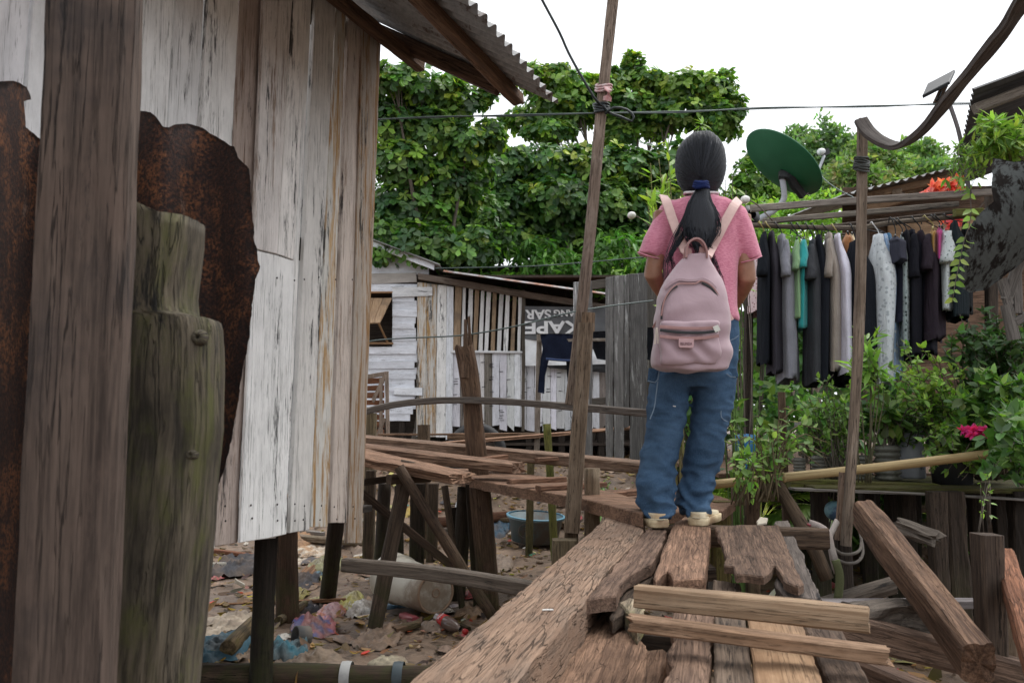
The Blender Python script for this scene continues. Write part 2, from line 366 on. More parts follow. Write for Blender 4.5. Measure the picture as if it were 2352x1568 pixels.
# ---------------------------------------------------------------- leaves
TPL = {}
def tpl(kind):
    if kind in TPL: return TPL[kind]
    prof = {'ob': ((.0, 0), (.35, .16), (.75, .27), (1, 0)), 'lan': ((0, 0), (.3, .13), (.7, .1), (1, 0)),
            'ov': ((0, 0), (.25, .27), (.65, .2), (1, 0)), 'strap': ((0, .02), (.35, .06), (.7, .045), (1, 0))}[kind]
    v = []; 
    for i, (t, w) in enumerate(prof):
        if i in (0, 3): v.append((t, 0, 0))
        else: v += [(t, -w, 0), (t, 0, -w*.35), (t, w, 0)]
    # 0 | 1 2 3 | 4 5 6 | 7
    f4 = [(1, 2, 5, 4), (2, 3, 6, 5)]; f3 = [(0, 2, 1), (0, 3, 2), (4, 5, 7), (5, 6, 7)]
    TPL[kind] = (np.array(v), f3, f4); return TPL[kind]
class Leaves:
    def __init__(s): s.V = []; s.f = []; s.T = []; s.n = 0
    def add(s, C, D, Nn, size, tint, kind='ob', droop=.25):
        C, D, Nn = np.asarray(C, float), np.asarray(D, float), np.asarray(Nn, float); n = len(C)
        if n == 0: return
        D = D/np.linalg.norm(D, axis=1)[:, None]; S = np.cross(D, Nn); S /= (np.linalg.norm(S, axis=1)[:, None]+1e-9); Nn = np.cross(S, D)
        v, f3, f4 = tpl(kind); size = np.broadcast_to(size, (n,))[:, None, None]
        t = v[:, 0][None, :, None]
        W = C[:, None, :]+size*(D[:, None, :]*v[None, :, 0:1]+S[:, None, :]*v[None, :, 1:2]+Nn[:, None, :]*(v[None, :, 2:3]-droop*t*t))
        s.V.append(W.reshape(-1, 3)); s.T.append(np.repeat(np.asarray(tint, float), len(v), axis=0))
        base = (np.arange(n)*len(v)+s.n)
        for f in f3+f4: s.f.append(base[:, None]+np.array(f)[None, :])
        s.n += n*len(v)
    def build(s, name, mat, parent=None):
        V = np.concatenate(s.V); T = np.concatenate(s.T); o = np.array([(V[:, 0].min()+V[:, 0].max())/2, (V[:, 1].min()+V[:, 1].max())/2, V[:, 2].min()])
        me = bpy.data.meshes.new(name); V = V-o
        me.vertices.add(len(V)); me.vertices.foreach_set('co', V.ravel())
        li = np.concatenate([a.ravel() for a in s.f]); cnt = np.concatenate([np.full(len(a), a.shape[1]) for a in s.f])
        me.loops.add(len(li)); me.loops.foreach_set('vertex_index', li.astype(np.int32))
        me.polygons.add(len(cnt)); st = np.concatenate([[0], np.cumsum(cnt)[:-1]]).astype(np.int32); me.polygons.foreach_set('loop_start', st)
        me.update(calc_edges=True); me.materials.append(mat)
        a = me.attributes.new('tint', 'FLOAT_COLOR', 'POINT'); C = np.ones((len(V), 4), np.float32); C[:, :3] = np.clip(T, 0, 1); a.data.foreach_set('color', C.ravel())
        me.polygons.foreach_set('use_smooth', np.ones(len(cnt), bool)); me.validate()
        return mk(name, me, o, parent)
def unit(n): v = rng.normal(size=(n, 3)); return v/np.linalg.norm(v, axis=1)[:, None]
def tints(n, pal, var=.25):
    pal = np.array(pal); k = rng.integers(0, len(pal), n); return pal[k]*(1+var*rng.normal(size=(n, 1)))*(1+.08*rng.normal(size=(n, 3)))
def rosettes(L, C, A, size, pal, k=7, kind='ob', up=.35, droop=.25, bright_share=None):
    """k leaves fanned round each axis A at C"""
    n = len(C); base = tints(n, pal, .22)
    if bright_share is not None: yn = rng.random(n) < bright_share; base[yn] = tints(yn.sum(), [(.16, .27, .045), (.22, .30, .05), (.12, .22, .05)], .2)  # this share of the rosettes gets brighter yellow-green tones
    for j in range(k):
        r = unit(n); r -= A*np.sum(r*A, axis=1)[:, None]; r /= np.linalg.norm(r, axis=1)[:, None]+1e-9
        D = r+A*up*(1+.5*rng.normal(size=(n, 1))); sz = size*(.7+.5*rng.random(n))
        L.add(C+D*0, D, A+.3*rng.normal(size=(n, 3)), sz, base*(1+.15*rng.normal(size=(n, 1))), kind, droop)
def clump_pts(cs, dens, fill=.35):
    """cs: (centre, rx, ry, rz); points and outward axes on and in ellipsoids"""
    PC, PA = [], []
    for c, rx, ry, rz in cs:
        n = max(4, int(dens*(rx*rz+rx*ry+ry*rz))); u = unit(n); r = 1-fill*rng.random(n)**1.5*1.6+.10*rng.normal(size=n)
        R = np.array([rx, ry, rz]); PC.append(np.array(c)+u*R*r[:, None]); PA.append(u)
    C = np.concatenate(PC); A = np.concatenate(PA); A = A+np.array([0, -.15, .55]); A /= np.linalg.norm(A, axis=1)[:, None]
    return C, A
# ================================================================ left plank house
W0 = Vector((-.648, 3.9, 0)); WD = Vector((.3625, .932, 0)); WN = Vector((.932, -.3625, 0))   # WN points out to the right
def WP(x, y, off=0):
    r = ray(x, y); return CAM+r*(((W0+WN*off)-CAM).dot(WN)/r.dot(WN))
rust_roof = NT('grey_galvanised_sheet')
_co = rust_roof.n('TexCoord').outputs['Object']
_n = rust_roof.noise(_co, 3, None, 7, .7); _n2 = rust_roof.noise(_co, 30, None, 4, .7)
_c0 = rust_roof.mix(rust_roof.ramp(_n2, .3, .7), (.20, .20, .20), (.34, .335, .33))
_c0 = rust_roof.mix(rust_roof.ramp(rust_roof.math('ADD', rust_roof.math('MULTIPLY', _n, .6), rust_roof.math('MULTIPLY', _n2, .4)), .52, .60, 0, .9), _c0, (.07, .04, .028))
M['galv'] = rust_roof.done(rust_roof.bsdf(_c0, .6, _n2, .2, .002, Metallic=.15))
house = thing('plank_house', 'whitewashed vertical plank house on black stilts with corrugated roof overhang, at the left', 'house', (-1.2, 2.6, 0))
#          xtop  xbot  ybot mat  tint                     (x at y=0 -> x at y=1200), right to left
BS = [(879, 833, 1247, 'tan', (.62, .55, .50)), (832, 798, 1200, 'brownwall', (1.15, 1.05, .97)), (796, 753, 1210, 'tan', (1.0, 1.0, 1.0)),
      (772, 712, 1216, 'white', (.82, .80, .78)), (716, 658, 1226, 'white', (.98, .97, .96)), (675, 635, 1235, 'white', (.90, .88, .86)),
      (606, 547, 1246, 'brownwall', (.95, .83, .76)), (549, 495, 1258, 'white', (1.08, 1.09, 1.1)),
      (469, 400, 1284, 'white', (1.0, 1.02, 1.05)), (401, 330, 1303, 'white', (1.1, 1.12, 1.14)), (335, 250, 1320, 'white', (1.05, 1.08, 1.1)),
      (240, 150, 1345, 'white', (1.1, 1.1, 1.12)), (145, 66, 1370, 'white', (1.08, 1.1, 1.14)), (70, -25, 1400, 'white', (1.05, 1.06, 1.12)),
      (-34, -140, 1430, 'white', (1.0, 1.0, 1.0)), (-146, -280, 1480, 'white', (1, 1, 1)), (-286, -500, 1560, 'white', (1.05, 1.05, 1.05))]
mb = MB(); wm = [M['white'], M['brownwall'], M['tan']]; wi = {'white': 0, 'brownwall': 1, 'tan': 2}
def wallboard(xt0, xb0, xt1, xb1, yb0, yb1, mi, tint, off, ztop=3.06, z0=None):
    # corners, at y=0 and y=1200 lines, extended to ztop / bottom pixel
    def line(xt, xb, yb):
        a, b = WP(xt, 0, off), WP(xb, 1200, off)
        bot = WP(xb+(yb-1200)*(xb-xt)/1200, yb, off)
        k = (ztop-a.z)/(b.z-a.z); top = a+(b-a)*k
        if z0 is not None: k = (z0-a.z)/(b.z-a.z); bot = a+(b-a)*k
        return bot, top
    b0, t0 = line(xt0, xb0, yb0); b1, t1 = line(xt1, xb1, yb1)
    slab(mb, [b0, t0, t1, b1], -WN*.018, grain=(0, 0, 1), tint=tint, m=wi[mi], step=.05, jag=.0016, relief=.0015, fill=.09, bev=.0025)
for i, (xt, xb, yb, mt, ti) in enumerate(BS[:-1]):
    xt1, xb1, yb1 = BS[i+1][:3]
    gap = {1: 7, 3: 10, 5: 9, 7: 10, 12: 10}.get(i, 1.5)
    off = random.uniform(-.004, .004)+(.012 if i in (0, 3, 4, 7) else 0)
    yb0 = yb; yb1_ = yb+ (yb1-yb)*.7 if i > 2 else yb
    if i == 5:      # split board: dark upper piece with white lower piece
        pass
    wallboard(xt, xb, xt1+gap, xb1+gap, yb0, yb1_, mt, ti, off)
for k in range(9):      # rows further toward and past the camera
    a = WP(-560, 700)-WD*(.19*k); mb2 = [a, a-WD*.185]
    slab(mb, [Vector((mb2[0].x, mb2[0].y, .55)), Vector((mb2[0].x, mb2[0].y, 3.06)), Vector((mb2[1].x, mb2[1].y, 3.06)), Vector((mb2[1].x, mb2[1].y, .55))], -WN*.018, grain=(0, 0, 1), fill=.2, step=.2)
# upper dark mouldy piece fixed over the boards (ends in a slanted cut at y 570-598)
def wpoly(px, off, th, mi, tint): slab(mb, [WP(x, y, off) for x, y in px], -WN*th, grain=(0, 0, 1), tint=tint, m=mi, step=.05, jag=.0015, relief=.0015, fill=.08, bev=.0025)
M['nail'] = plain('rusty_nail', (.03, .02, .018))
rn = random.Random(8)
for x, y in ((1232, 0),)*0+tuple((x+rn.uniform(-4, 4), yy+rn.uniform(-4, 4)) for x in (520, 575, 640, 678, 700, 735, 770, 812) for yy in (1192, 1160, 640)):
    lathe(mb, WP(x, y, .013+.014), [(.0042, 0), (.004, .0015), (0, .002)], WN, 8, m=3)
wm.append(M['nail']); wall = mb.build('wall', wm, house)
mb = MB()
wpoly([(607, 0), (672, 0), (637, 583), (583, 570)], .030, .016, 1, (1.5, 1.5, 1.5))
wpoly([(672.5, 0), (708, 0), (676, 597), (637.5, 583)], .026, .012, 0, (1.03, 1.0, .98))
wpoly([(582, 573), (636, 586), (675, 600), (659, 1226), (616, 1236), (552, 1246)], .024, .012, 0, (1.02, 1.02, 1.02))
patch = mb.build('overlaid_plank', wm, house); patch['label'] = 'mould-blackened plank pieces nailed over the wall, with a slanted joint'
# end wall and back, seen only from the side
mb = MB(); E0 = W0-WN*.03-WD*.17
for k in range(14):
    a = E0-WN*(.2*k); b = a-WN*.19
    slab(mb, [Vector((a.x, a.y, .76)), Vector((a.x, a.y, 3.0+.09*k)), Vector((b.x, b.y, 3.0+.09*k)), Vector((b.x, b.y, .76))], -WD*.018, grain=(0, 0, 1), fill=.25, step=.25, tint=(.8, .8, .8))
mb.build('end_wall', M['white'], house)
mb = MB()
for k in range(3): sweep(mb, [W0-WN*.06-WD*(.22)+Vector((0, 0, .74+k*1.1)), W0-WN*.06-WD*3.8+Vector((0, 0, .74+k*1.1))], .07, .09)
for k in range(4): sweep(mb, [W0-WN*.08-WD*(.24+1.2*k)+Vector((0, 0, .76)), W0-WN*.08-WD*(.24+1.2*k)+Vector((0, 0, 3.0))], .07, .09, up=WN)
mb.build('wall_frame', M['dark'], house)
# floor beams + stilts
mb = MB()
slab(mb, [W0-WN*.03+Vector((0, 0, .70)), W0-WN*2.6+Vector((0, 0, .70)), W0-WN*2.6-WD*4.5+Vector((0, 0, .70)), W0-WN*.03-WD*4.5+Vector((0, 0, .72))], Vector((0, 0, -.03)), grain=WD, fill=.3, step=.2, tint=(.5, .5, .5))
mb.build('floor', M['dark'], house)
def stilt(p0, p1, w, tint=(.7, .7, .7), parent=house, mat='dark', rnd=False, name='stilt'):
    b = MB(); sweep(b, [p0, p1], w, w, up=CAMUP, tint=tint, rnd=rnd, wob=.12); return b.build(name, M[mat], parent)
q = P(609, 1240, 3.42); stilt(Vector((q.x, q.y, -.1)), Vector((q.x+.005, q.y, .76)), .095, (.35, .35, .35), rnd=True)
q0 = P(664, 1352, 4.6); stilt(Vector((q0.x, q0.y, -.05)), P(656, 1180, 4.7), .13, (1.1, .8, .65), rnd=True)
stilt(Vector((P(752, 1292, 5.3).x, 5.3, -.08)), P(780, 1140, 4.9), .10, (.5, .45, .4), rnd=True)
q = W0-WN*.2-WD*2.2; stilt(Vector((q.x, q.y, -.1)), Vector((q.x, q.y, .62)), .09, (.4, .4, .4))
q = W0-WN*1.6-WD*.3; stilt(Vector((q.x, q.y, -.1)), Vector((q.x, q.y, .62)), .09, (.6, .6, .6))
# roof: corrugated sheet falling outward, rafters
RO = W0+WD*.05-WN*1.5; zs = .60; RV = Vector((WN.x, WN.y, -zs)).normalized()
eave = .905; ztopline = 2.575+zs*(eave+1.5)+.01
mb = MB(); corrugated(mb, Vector((RO.x, RO.y, ztopline)), -WD, RV, 4.6, (eave+1.5)/RV.dot(WN), period=.084, amp=.015, edge=.008, bend=lambda u, v: .012*nz(u*1.3, v))
roof = mb.build('roof', M['galv'], house)
mb = MB(); corrugated(mb, Vector((RO.x, RO.y, ztopline+.02))-WD*.1, -WD, RV, 3.4, (eave+1.5-.16)/RV.dot(WN), period=.084, amp=.015, edge=.02)
mb.build('roof_sheet', M['galv'], roof)
def RP(s, t, dz=0): # s outward from wall, t from far end toward camera
    return W0+WN*s-WD*t+Vector((0, 0, 2.575+zs*(eave-s)-.035+dz))
# rafters run outward under the sheet, purlin runs parallel to the wall
mb = MB(); sweep(mb, [RP(-.9, .0, -.02), RP(.64, .02, -.02)], .05, .075, tint=(1.0, .85, .8), wob=.06); mb.build('rafter', M['post'], house)
mb = MB(); sweep(mb, [RP(.68, -.12, -.005), RP(.66, 1.0, -.005), RP(.66, 3.8, -.005)], .06, .055, tint=(1.6, 1.35, 1.2), wob=.08, jag=(.02, 0)); mb.build('purlin', M['post'], house)
mb = MB(); sweep(mb, [RP(.15, -.10, -.075), RP(.07, .9, -.075), RP(.04, 3.6, -.075)], .055, .06, tint=(1.2, 1., .9)); mb.build('purlin', M['post'], house)
for k in (1.3, 2.5):
    mb = MB(); sweep(mb, [RP(-1.0, k, -.03), RP(.58, k, -.03)], .05, .06, tint=(.8, .7, .6)); mb.build('rafter', M['dark'], house)
# ================================================================ foreground left
rs = NT('rusted_iron'); co = rs.n('TexCoord').outputs['Object']
n1 = rs.noise(co, 9, None, 8, .72); n2 = rs.noise(co, 150, None, 5, .7); n3 = rs.noise(co, 1, (14, 14, 4), 6, .75)
c = rs.mix(rs.ramp(n2, .42, .68), (.010, .004, .003), (.062, .020, .009))
c = rs.mix(rs.math('MULTIPLY', rs.ramp(n1, .47, .62), rs.ramp(n2, .40, .62)), c, (.17, .062, .022))
c = rs.mix(rs.math('MULTIPLY', rs.ramp(n3, .60, .70), rs.ramp(n2, .35, .6)), c, (.13, .085, .065))
M['rust'] = rs.done(rs.bsdf(c, .85, rs.math('ADD', n2, n1), .7, .004, Metallic=.1))
def sheet(name, px, Yf, mat, th=.002, step=14, jag=3.5, parent=None, seed=1):
    d = densify(densify([Vector(p) for p in px], 14, jag, seed), 4.5, jag*.55, seed+3); vs, fs = fillpoly(d, step)
    mb = MB(); R = []
    for e in (0, th):
        R.append([mb.vert(P(v.x, v.y, Yf(v.x, v.y))+Vector((0, e, 0))) for v in vs])
    for f in fs: mb.face([R[0][i] for i in f], 0, True); mb.face([R[1][i] for i in f][::-1], 0, True)
    n = len(d)
    for i in range(n): j = (i+1) % n; mb.face((R[0][i], R[0][j], R[1][j], R[1][i]))
    return mb.build(name, mat, parent)
o = sheet('rusty_sheet', [(-60, 187), (30, 187), (60, 200), (70, 228), (52, 232), (58, 292), (85, 315), (98, 322), (118, 308), (150, 318), (210, 330), (262, 290), (300, 262), (322, 253), (345, 258), (362, 278), (374, 292), (388, 293), (402, 286), (430, 285), (465, 292), (482, 306), (505, 320), (538, 336), (548, 362), (572, 388), (577, 450), (582, 545), (596, 612), (586, 642), (580, 690), (570, 780), (560, 840), (545, 930), (530, 1010), (515, 1080), (500, 1122), (487, 1152), (492, 1162), (476, 1200), (480, 1232), (468, 1265), (458, 1350), (448, 1660), (-60, 1660)],
          lambda x, y: 1.52-.20*sm(120, -20, x)+.03*math.sin(x*.03), M['rust'], seed=4)
tag(o, 'rust-eaten iron sheet with ragged edge leaning behind the foreground post', 'metal sheet')
o = beam('wooden_post', 'fore', [P(150, 1640, 1.12), P(226, -80, 1.12)], .116, .07, 'tall square weathered post in front of the rusty sheet', 'post', up=(.25, -1, 0), wob=.05, step=.04, n=4, tint=(.84, .74, .66))
# mossy stump log with stepped top
lv = [(1660, 225, 436), (1500, 240, 448), (1450, 250, 456), (1330, 254, 470), (1200, 260, 486), (1080, 266, 494), (985, 270, 504), (900, 272, 502), (800, 274, 504), (757, 276, 502), (738, 278, 497), (733, 279, 490), (729, 280, 468), (725, 282, 447), (714, 284, 443), (680, 286, 441), (640, 288, 446), (560, 288, 458), (510, 286, 461), (486, 286, 452)]
lv2 = []
for (y0, a0, b0), (y1, a1, b1) in zip(lv, lv[1:]):
    n_ = max(1, int((y0-y1)/18)); lv2 += [(y0+(y1-y0)*i/n_, a0+(a1-a0)*i/n_, b0+(b1-b0)*i/n_) for i in range(n_)]
lv = lv2+[lv[-1]]
mb = MB(); K = 72; R = []; Ys = 1.30
for y, a, b in lv:
    c = P((a+b)/2, y, Ys); w = (b-a)/2*Ys/F
    r = []
    for k in range(K):
        th = 2*math.pi*k/K; q = 1+.05*nz(math.cos(th)*1.6+4, math.sin(th)*1.6, c.z*4)+.04*nz(math.cos(th)*6, math.sin(th)*6, c.z*9)+.045*abs(nz(math.cos(th)*11, math.sin(th)*11, c.z*2.2))
        x = math.copysign(abs(math.cos(th))**.8, math.cos(th)); yy = math.copysign(abs(math.sin(th))**.8, math.sin(th))
        zt = (.028*(-x)-.006 if y == 486 else 0)
        r.append(mb.vert(c+Vector((x*w*q, yy*.068*q, zt)), (c.z, math.cos(th)*w, math.sin(th)*w), (.72, .72, .68)))
    R.append(r)
for i in range(len(R)-1):
    for k in range(K): mb.face((R[i][k], R[i][(k+1) % K], R[i+1][(k+1) % K], R[i+1][k]), 0, not 715 < lv[i][0] < 745)
mb.face(R[-1])
for (x, y, r) in ((447, 773, .0055), (308, 940, .0045), (430, 1045, .004)):
    c = P(x, y, Ys-.066 if x < 480 else Ys-.03); lathe(mb, c+Vector((0, .02, 0)), [(r*2.6, .0), (r*1.9, .010), (r*1.2, .014), (r*.6, .013), (r*.35, .004)], (0.1, -1, .05), 14, cap1=True)
tag(mb.build('log_post', M['log']), 'mossy knotted log post with a stepped cut top, beside the tall square post', 'log')
# ================================================================ front deck
DZ = .70
def dk(name, mat, px, label, th=.035, z=DZ, grain=(.25, 1, 0), tint=(1, 1, 1), cat='plank', **kw):
    return board(name, mat, px, (0, 0, -th), label, cat, None, z=z, grain=grain, tint=tint, **kw)
dk('walkway_plank', 'crackle', [(620, 1840), (960, 1548), (1240, 1318), (1385, 1196), (1400, 1180), (1470, 1176), (1480, 1181), (1479, 1218), (1446, 1255), (1400, 1305), (1340, 1378), (1262, 1475), (1060, 1700), (940, 1840)], 'broad crackled walkway plank running diagonally from the girl\'s left foot to the bottom edge', th=.09, z=DZ, grain=(.25, 1, 0), step=.02, jag=.006, fill=.035, relief=.003)
dk('walkway_plank', 'brown', [(1343, 1376), (1410, 1300), (1483, 1216), (1530, 1214), (1527, 1232), (1517, 1258), (1496, 1292), (1470, 1306), (1440, 1322), (1422, 1350), (1411, 1368)], 'narrow dark plank with eaten edge between the crackled plank and the right-foot plank', th=.034, z=DZ-.004, grain=(.3, 1, 0), tint=(.72, .68, .68), jag=.006)
dk('walkway_plank', 'brown', [(1571, 1188), (1634, 1186), (1631, 1225), (1619, 1327), (1546, 1331), (1541, 1318), (1532, 1312), (1521, 1318), (1507, 1333), (1500, 1324), (1514, 1290), (1530, 1240), (1548, 1200)], 'thick brown plank with broken near end under the girl\'s right foot', th=.05, z=DZ+.004, tint=(1.05, .92, .84), jag=.003)
dk('walkway_plank', 'dark', [(1495, 1290), (1516, 1262), (1522, 1240), (1538, 1215), (1548, 1210), (1530, 1260), (1480, 1360), (1440, 1400), (1405, 1425), (1395, 1395), (1440, 1335)], 'black rotted strip wedged beneath the narrow dark plank', th=.03, z=DZ-.045, grain=(.3, 1, 0), tint=(.9, .8, .7), jag=.008)
dk('broken_board', 'brown', [(1642, 1210), (1700, 1204), (1788, 1206), (1798, 1228), (1812, 1262), (1843, 1335), (1833, 1344), (1806, 1334), (1790, 1312), (1778, 1297), (1774, 1308), (1752, 1322), (1722, 1318), (1691, 1316), (1688, 1300), (1664, 1297), (1667, 1275), (1655, 1240)], 'short dark broken board with charred near end right of the girl\'s feet', th=.022, z=DZ+.012, grain=(.25, 1, 0), tint=(.62, .58, .56), jag=.006, cat='board')
dk('broken_board', 'grey', [(1780, 1196), (1811, 1194), (1822, 1224), (1888, 1374), (1862, 1374), (1836, 1370), (1800, 1364), (1780, 1340), (1790, 1300)], 'thin grey split board under the dark broken one, pointing to the long pole', th=.018, z=DZ-.02, grain=(.3, 1, 0), tint=(.55, .5, .48), jag=.006, cat='board')
dk('walkway_plank', 'brown', [(1553, 1385), (1633, 1385), (1634, 1450), (1631, 1640), (1500, 1640), (1524, 1560), (1540, 1530), (1530, 1500), (1545, 1470), (1540, 1420)], 'brown plank with chewed left edge running to the camera beneath both cross sticks', th=.035, z=DZ-.045, tint=(.85, .8, .78), jag=.008)
dk('walkway_plank', 'grey', [(1638, 1330), (1700, 1340), (1712, 1417), (1742, 1640), (1641, 1640), (1640, 1420)], 'flat grey-brown plank, second from the chewed plank, beneath the cross sticks', th=.03, z=DZ-.05, tint=(.72, .58, .47))
dk('walkway_plank', 'pale', [(1715, 1395), (1832, 1400), (1843, 1432), (1916, 1640), (1742, 1640), (1726, 1500)], 'light tan plank, palest of the boards beneath the cross sticks', th=.03, z=DZ-.046, tint=(.92, .78, .66))
dk('walkway_plank', 'brown', [(1838, 1395), (1905, 1395), (1928, 1440), (2040, 1640), (1930, 1640), (1848, 1436)], 'rough dark plank right of the light tan one beneath the cross sticks', th=.03, z=DZ-.058, tint=(.5, .5, .5))
dk('rotten_slab', 'brown', [(1386, 1400), (1420, 1378), (1452, 1385), (1466, 1400), (1452, 1420), (1470, 1455), (1490, 1490), (1525, 1500), (1530, 1530), (1510, 1640), (1180, 1640), (1250, 1560), (1322, 1430)], 'thick rotten slab with a jagged hollow end beside the crackled plank', th=.05, z=DZ-.085, grain=(.25, 1, 0), tint=(1.0, .9, .82), jag=.010, relief=.012, fill=.02, cat='wood slab')
dk('rotten_slab', 'log', [(1420, 1380), (1445, 1372), (1476, 1385), (1478, 1400), (1462, 1425), (1440, 1405)], 'whitish lichened lump on the tip of the rotten slab', th=.06, z=DZ-.038, tint=(2.6, 2.5, 2.3), jag=.006, relief=.012, fill=.012, cat='wood lump')
dk('walkway_plank', 'brown', [(1240, 1580), (1300, 1500), (1345, 1420), (1392, 1398), (1400, 1415), (1330, 1500), (1250, 1640), (1200, 1640)], 'orange-stained dark plank strip tucked beside the thick side of the crackled plank', th=.04, z=DZ-.11, grain=(.25, 1, 0), tint=(.7, .52, .4), jag=.006)
beam('cross_stick', 'pale', [P(1462, 1368, 1.77), P(1996, 1422, 1.58)], .042, .046, 'squared pale timber lying across the walkway, nearer the girl than the thin stick', 'timber', wob=.08, n=4, jag=(.004, .004), tint=(.82, .76, .70))
beam('cross_stick', 'pole', [P(1449, 1428, 1.60), P(2040, 1505, 1.47)], .045, .027, 'thin brown split stick lying across the walkway, nearest the camera', 'timber', wob=.05, jag=(.02, .02), tint=(1.1, .82, .62))
for i, (a, b, w, h, lab, ti) in enumerate([
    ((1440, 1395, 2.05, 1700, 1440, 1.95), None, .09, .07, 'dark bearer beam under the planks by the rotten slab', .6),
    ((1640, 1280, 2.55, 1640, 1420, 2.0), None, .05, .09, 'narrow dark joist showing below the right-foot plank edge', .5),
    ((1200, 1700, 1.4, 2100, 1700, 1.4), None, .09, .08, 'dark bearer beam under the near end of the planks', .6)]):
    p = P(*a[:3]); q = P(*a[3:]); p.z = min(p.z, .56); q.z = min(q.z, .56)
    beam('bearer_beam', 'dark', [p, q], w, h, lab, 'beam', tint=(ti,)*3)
beam('bearer_beam', 'dark', [P(1500, 1228, 3.15), P(1903, 1236, 3.0)], .07, .075, 'squared bearer beam ending at the rope beside the long pole', 'beam', tint=(1.5, 1.3, 1.1))
beam('bearer_beam', 'post', [P(1395, 1330, 2.7), P(1640, 1320, 2.7)], .07, .06, 'bearer beam crossing beneath the right-foot plank', 'beam', tint=(.6, .6, .6))
beam('squared_beam', 'grey', [P(792, 1296, 3.25), P(1010, 1318, 3.05), P(1330, 1372, 2.7)], .05, .052, 'grey squared beam running from the plank house side under the crackled plank', 'beam', tint=(.62, .56, .5), wob=.05, n=4)
# big leaning beam and the timbers on the right
beam('fallen_beam', 'brown', [P(1985, 1180, 3.05), P(2248, 1522, 2.10)], .078, .108, 'big squared beam with cracked end slanting down to the right corner', 'beam', wob=.1, jag=(.02, .012), n=5, tint=(.70, .62, .56))
beam('low_beam', 'brown', [P(1905, 1430, 2.5), P(2420, 1572, 2.4)], .07, .085, 'dark beam crossing low under the end of the big slanting beam', 'beam', tint=(.52, .5, .5))
beam('low_beam', 'grey', [P(1780, 1388, 2.7), P(2300, 1385, 2.75)], .05, .03, 'thin grey rail behind the big slanting beam, level with the cross timbers', 'beam', tint=(1, 1, 1.1))
beam('driftwood', 'grey', [P(1960, 1420, 2.55), P(2060, 1408, 2.6), P(2180, 1425, 2.55)], .12, .08, 'gnarled grey driftwood lying behind the big slanting beam', 'wood', wob=.5, jag=(.03, .03), tint=(.6, .55, .5))
beam('driftwood', 'grey', [P(2060, 1205, 3.3), P(2110, 1225, 3.25), P(2150, 1240, 3.2)], .08, .05, 'small grey split log behind the top of the slanting beam', 'wood', wob=.5, jag=(.03, .03), tint=(.55, .5, .45))
beam('driftwood', 'grey', [P(1890, 1390, 3.0), P(2050, 1345, 3.0)], .07, .05, 'cracked grey timber end lying low right of the mossy rope', 'wood', wob=.15, jag=(.02, .02), tint=(.5, .45, .4))
beam('low_beam', 'brown', [P(1960, 1530, 1.85), P(2130, 1600, 1.75)], .06, .05, 'warped dark offcut at the bottom edge below the crossing beam', 'beam', tint=(.45, .4, .38))
p = P(2267, 1226, 2.45); beam('short_post', 'post', [Vector((p.x-.02, p.y, -.05)), p], .072, .07, 'dark square post with a sprig above it near the right edge', 'post', up=CAMUP, tint=(.62, .6, .6))
p = P(2311, 1272, 2.9); beam('short_post', 'pole', [Vector((p.x, p.y, -.05)), p], .06, .05, 'shorter pale-topped post just right of the dark square post', 'post', up=CAMUP, tint=(.7, .6, .5))
beam('fallen_beam', 'brown', [P(2306, 1282, 2.7), P(2420, 1640, 1.7)], .06, .07, 'brown beam sloping off the right edge past the short posts', 'beam', tint=(.95, .62, .48))
# ================================================================ middle distance
def vpost(name, mat, x0, y0, x1, y1, Y, wpx, label, cat='post', d=None, Y1=None, ground=False, parent=None, group=None, **kw):
    a = P(x0, y0, Y); b = P(x1, y1, Y1 or Y)
    if ground: b.z = gz(b.x, b.y)-.08
    w = wpx*Y/F
    return beam(name, mat, [b, a], w, d or w*.85, label, cat, group, parent, up=CAMUP, **kw)
def hplank(name, mat, x0, y0, Y0, x1, y1, Y1, w, h, label, cat='plank', **kw):
    """(x,y) is the middle of the top near edge"""
    a, b = P(x0, y0, Y0), P(x1, y1, Y1)
    return beam(name, mat, [a, b], w, h, label, cat, **kw)
# walkway in the middle distance
hplank('walkway_plank', 'brown', 800, 1008, 5.9, 1500, 1074, 5.15, .24, .075, 'long far plank of the middle walkway, running behind the broken-top post to the jeans', tint=(.95, .92, .9), wob=.06)
hplank('walkway_plank', 'brown', 800, 1029, 5.2, 1192, 1074, 4.75, .26, .075, 'rough split plank ending in a splintered tip in front of the broken-top post', tint=(1.0, .9, .84), jag=(.01, .03), wob=.08, n=4, taper=.8)
hplank('rotten_plank', 'brown', 780, 1040, 4.75, 1064, 1098, 4.25, .30, .07, 'rotten lumpy plank end resting on the leaning trestle post', tint=(1.12, .98, .88), jag=(.01, .035), wob=.14, n=5, taper=.72)
board('walkway_plank', 'brown', [(990, 1078), (1100, 1074), (1240, 1092), (1400, 1128), (1480, 1150), (1478, 1180), (1340, 1144), (1160, 1113), (1060, 1095)], (0, 0, -.055), 'wide plank of the middle walkway carrying small cross cleats', 'plank', z=.755, grain=(1, -.9, 0), tint=(.92, .8, .72), jag=.003, step=.06)
board('walkway_plank', 'brown', [(1340, 1128), (1470, 1120), (1640, 1135), (1690, 1150), (1660, 1172), (1560, 1176), (1478, 1182), (1385, 1157)], (0, 0, -.045), 'plank end joining the walkway behind the girl\'s feet', 'plank', z=.715, grain=(1, -.6, 0), tint=(.8, .68, .62), jag=.003, step=.06)
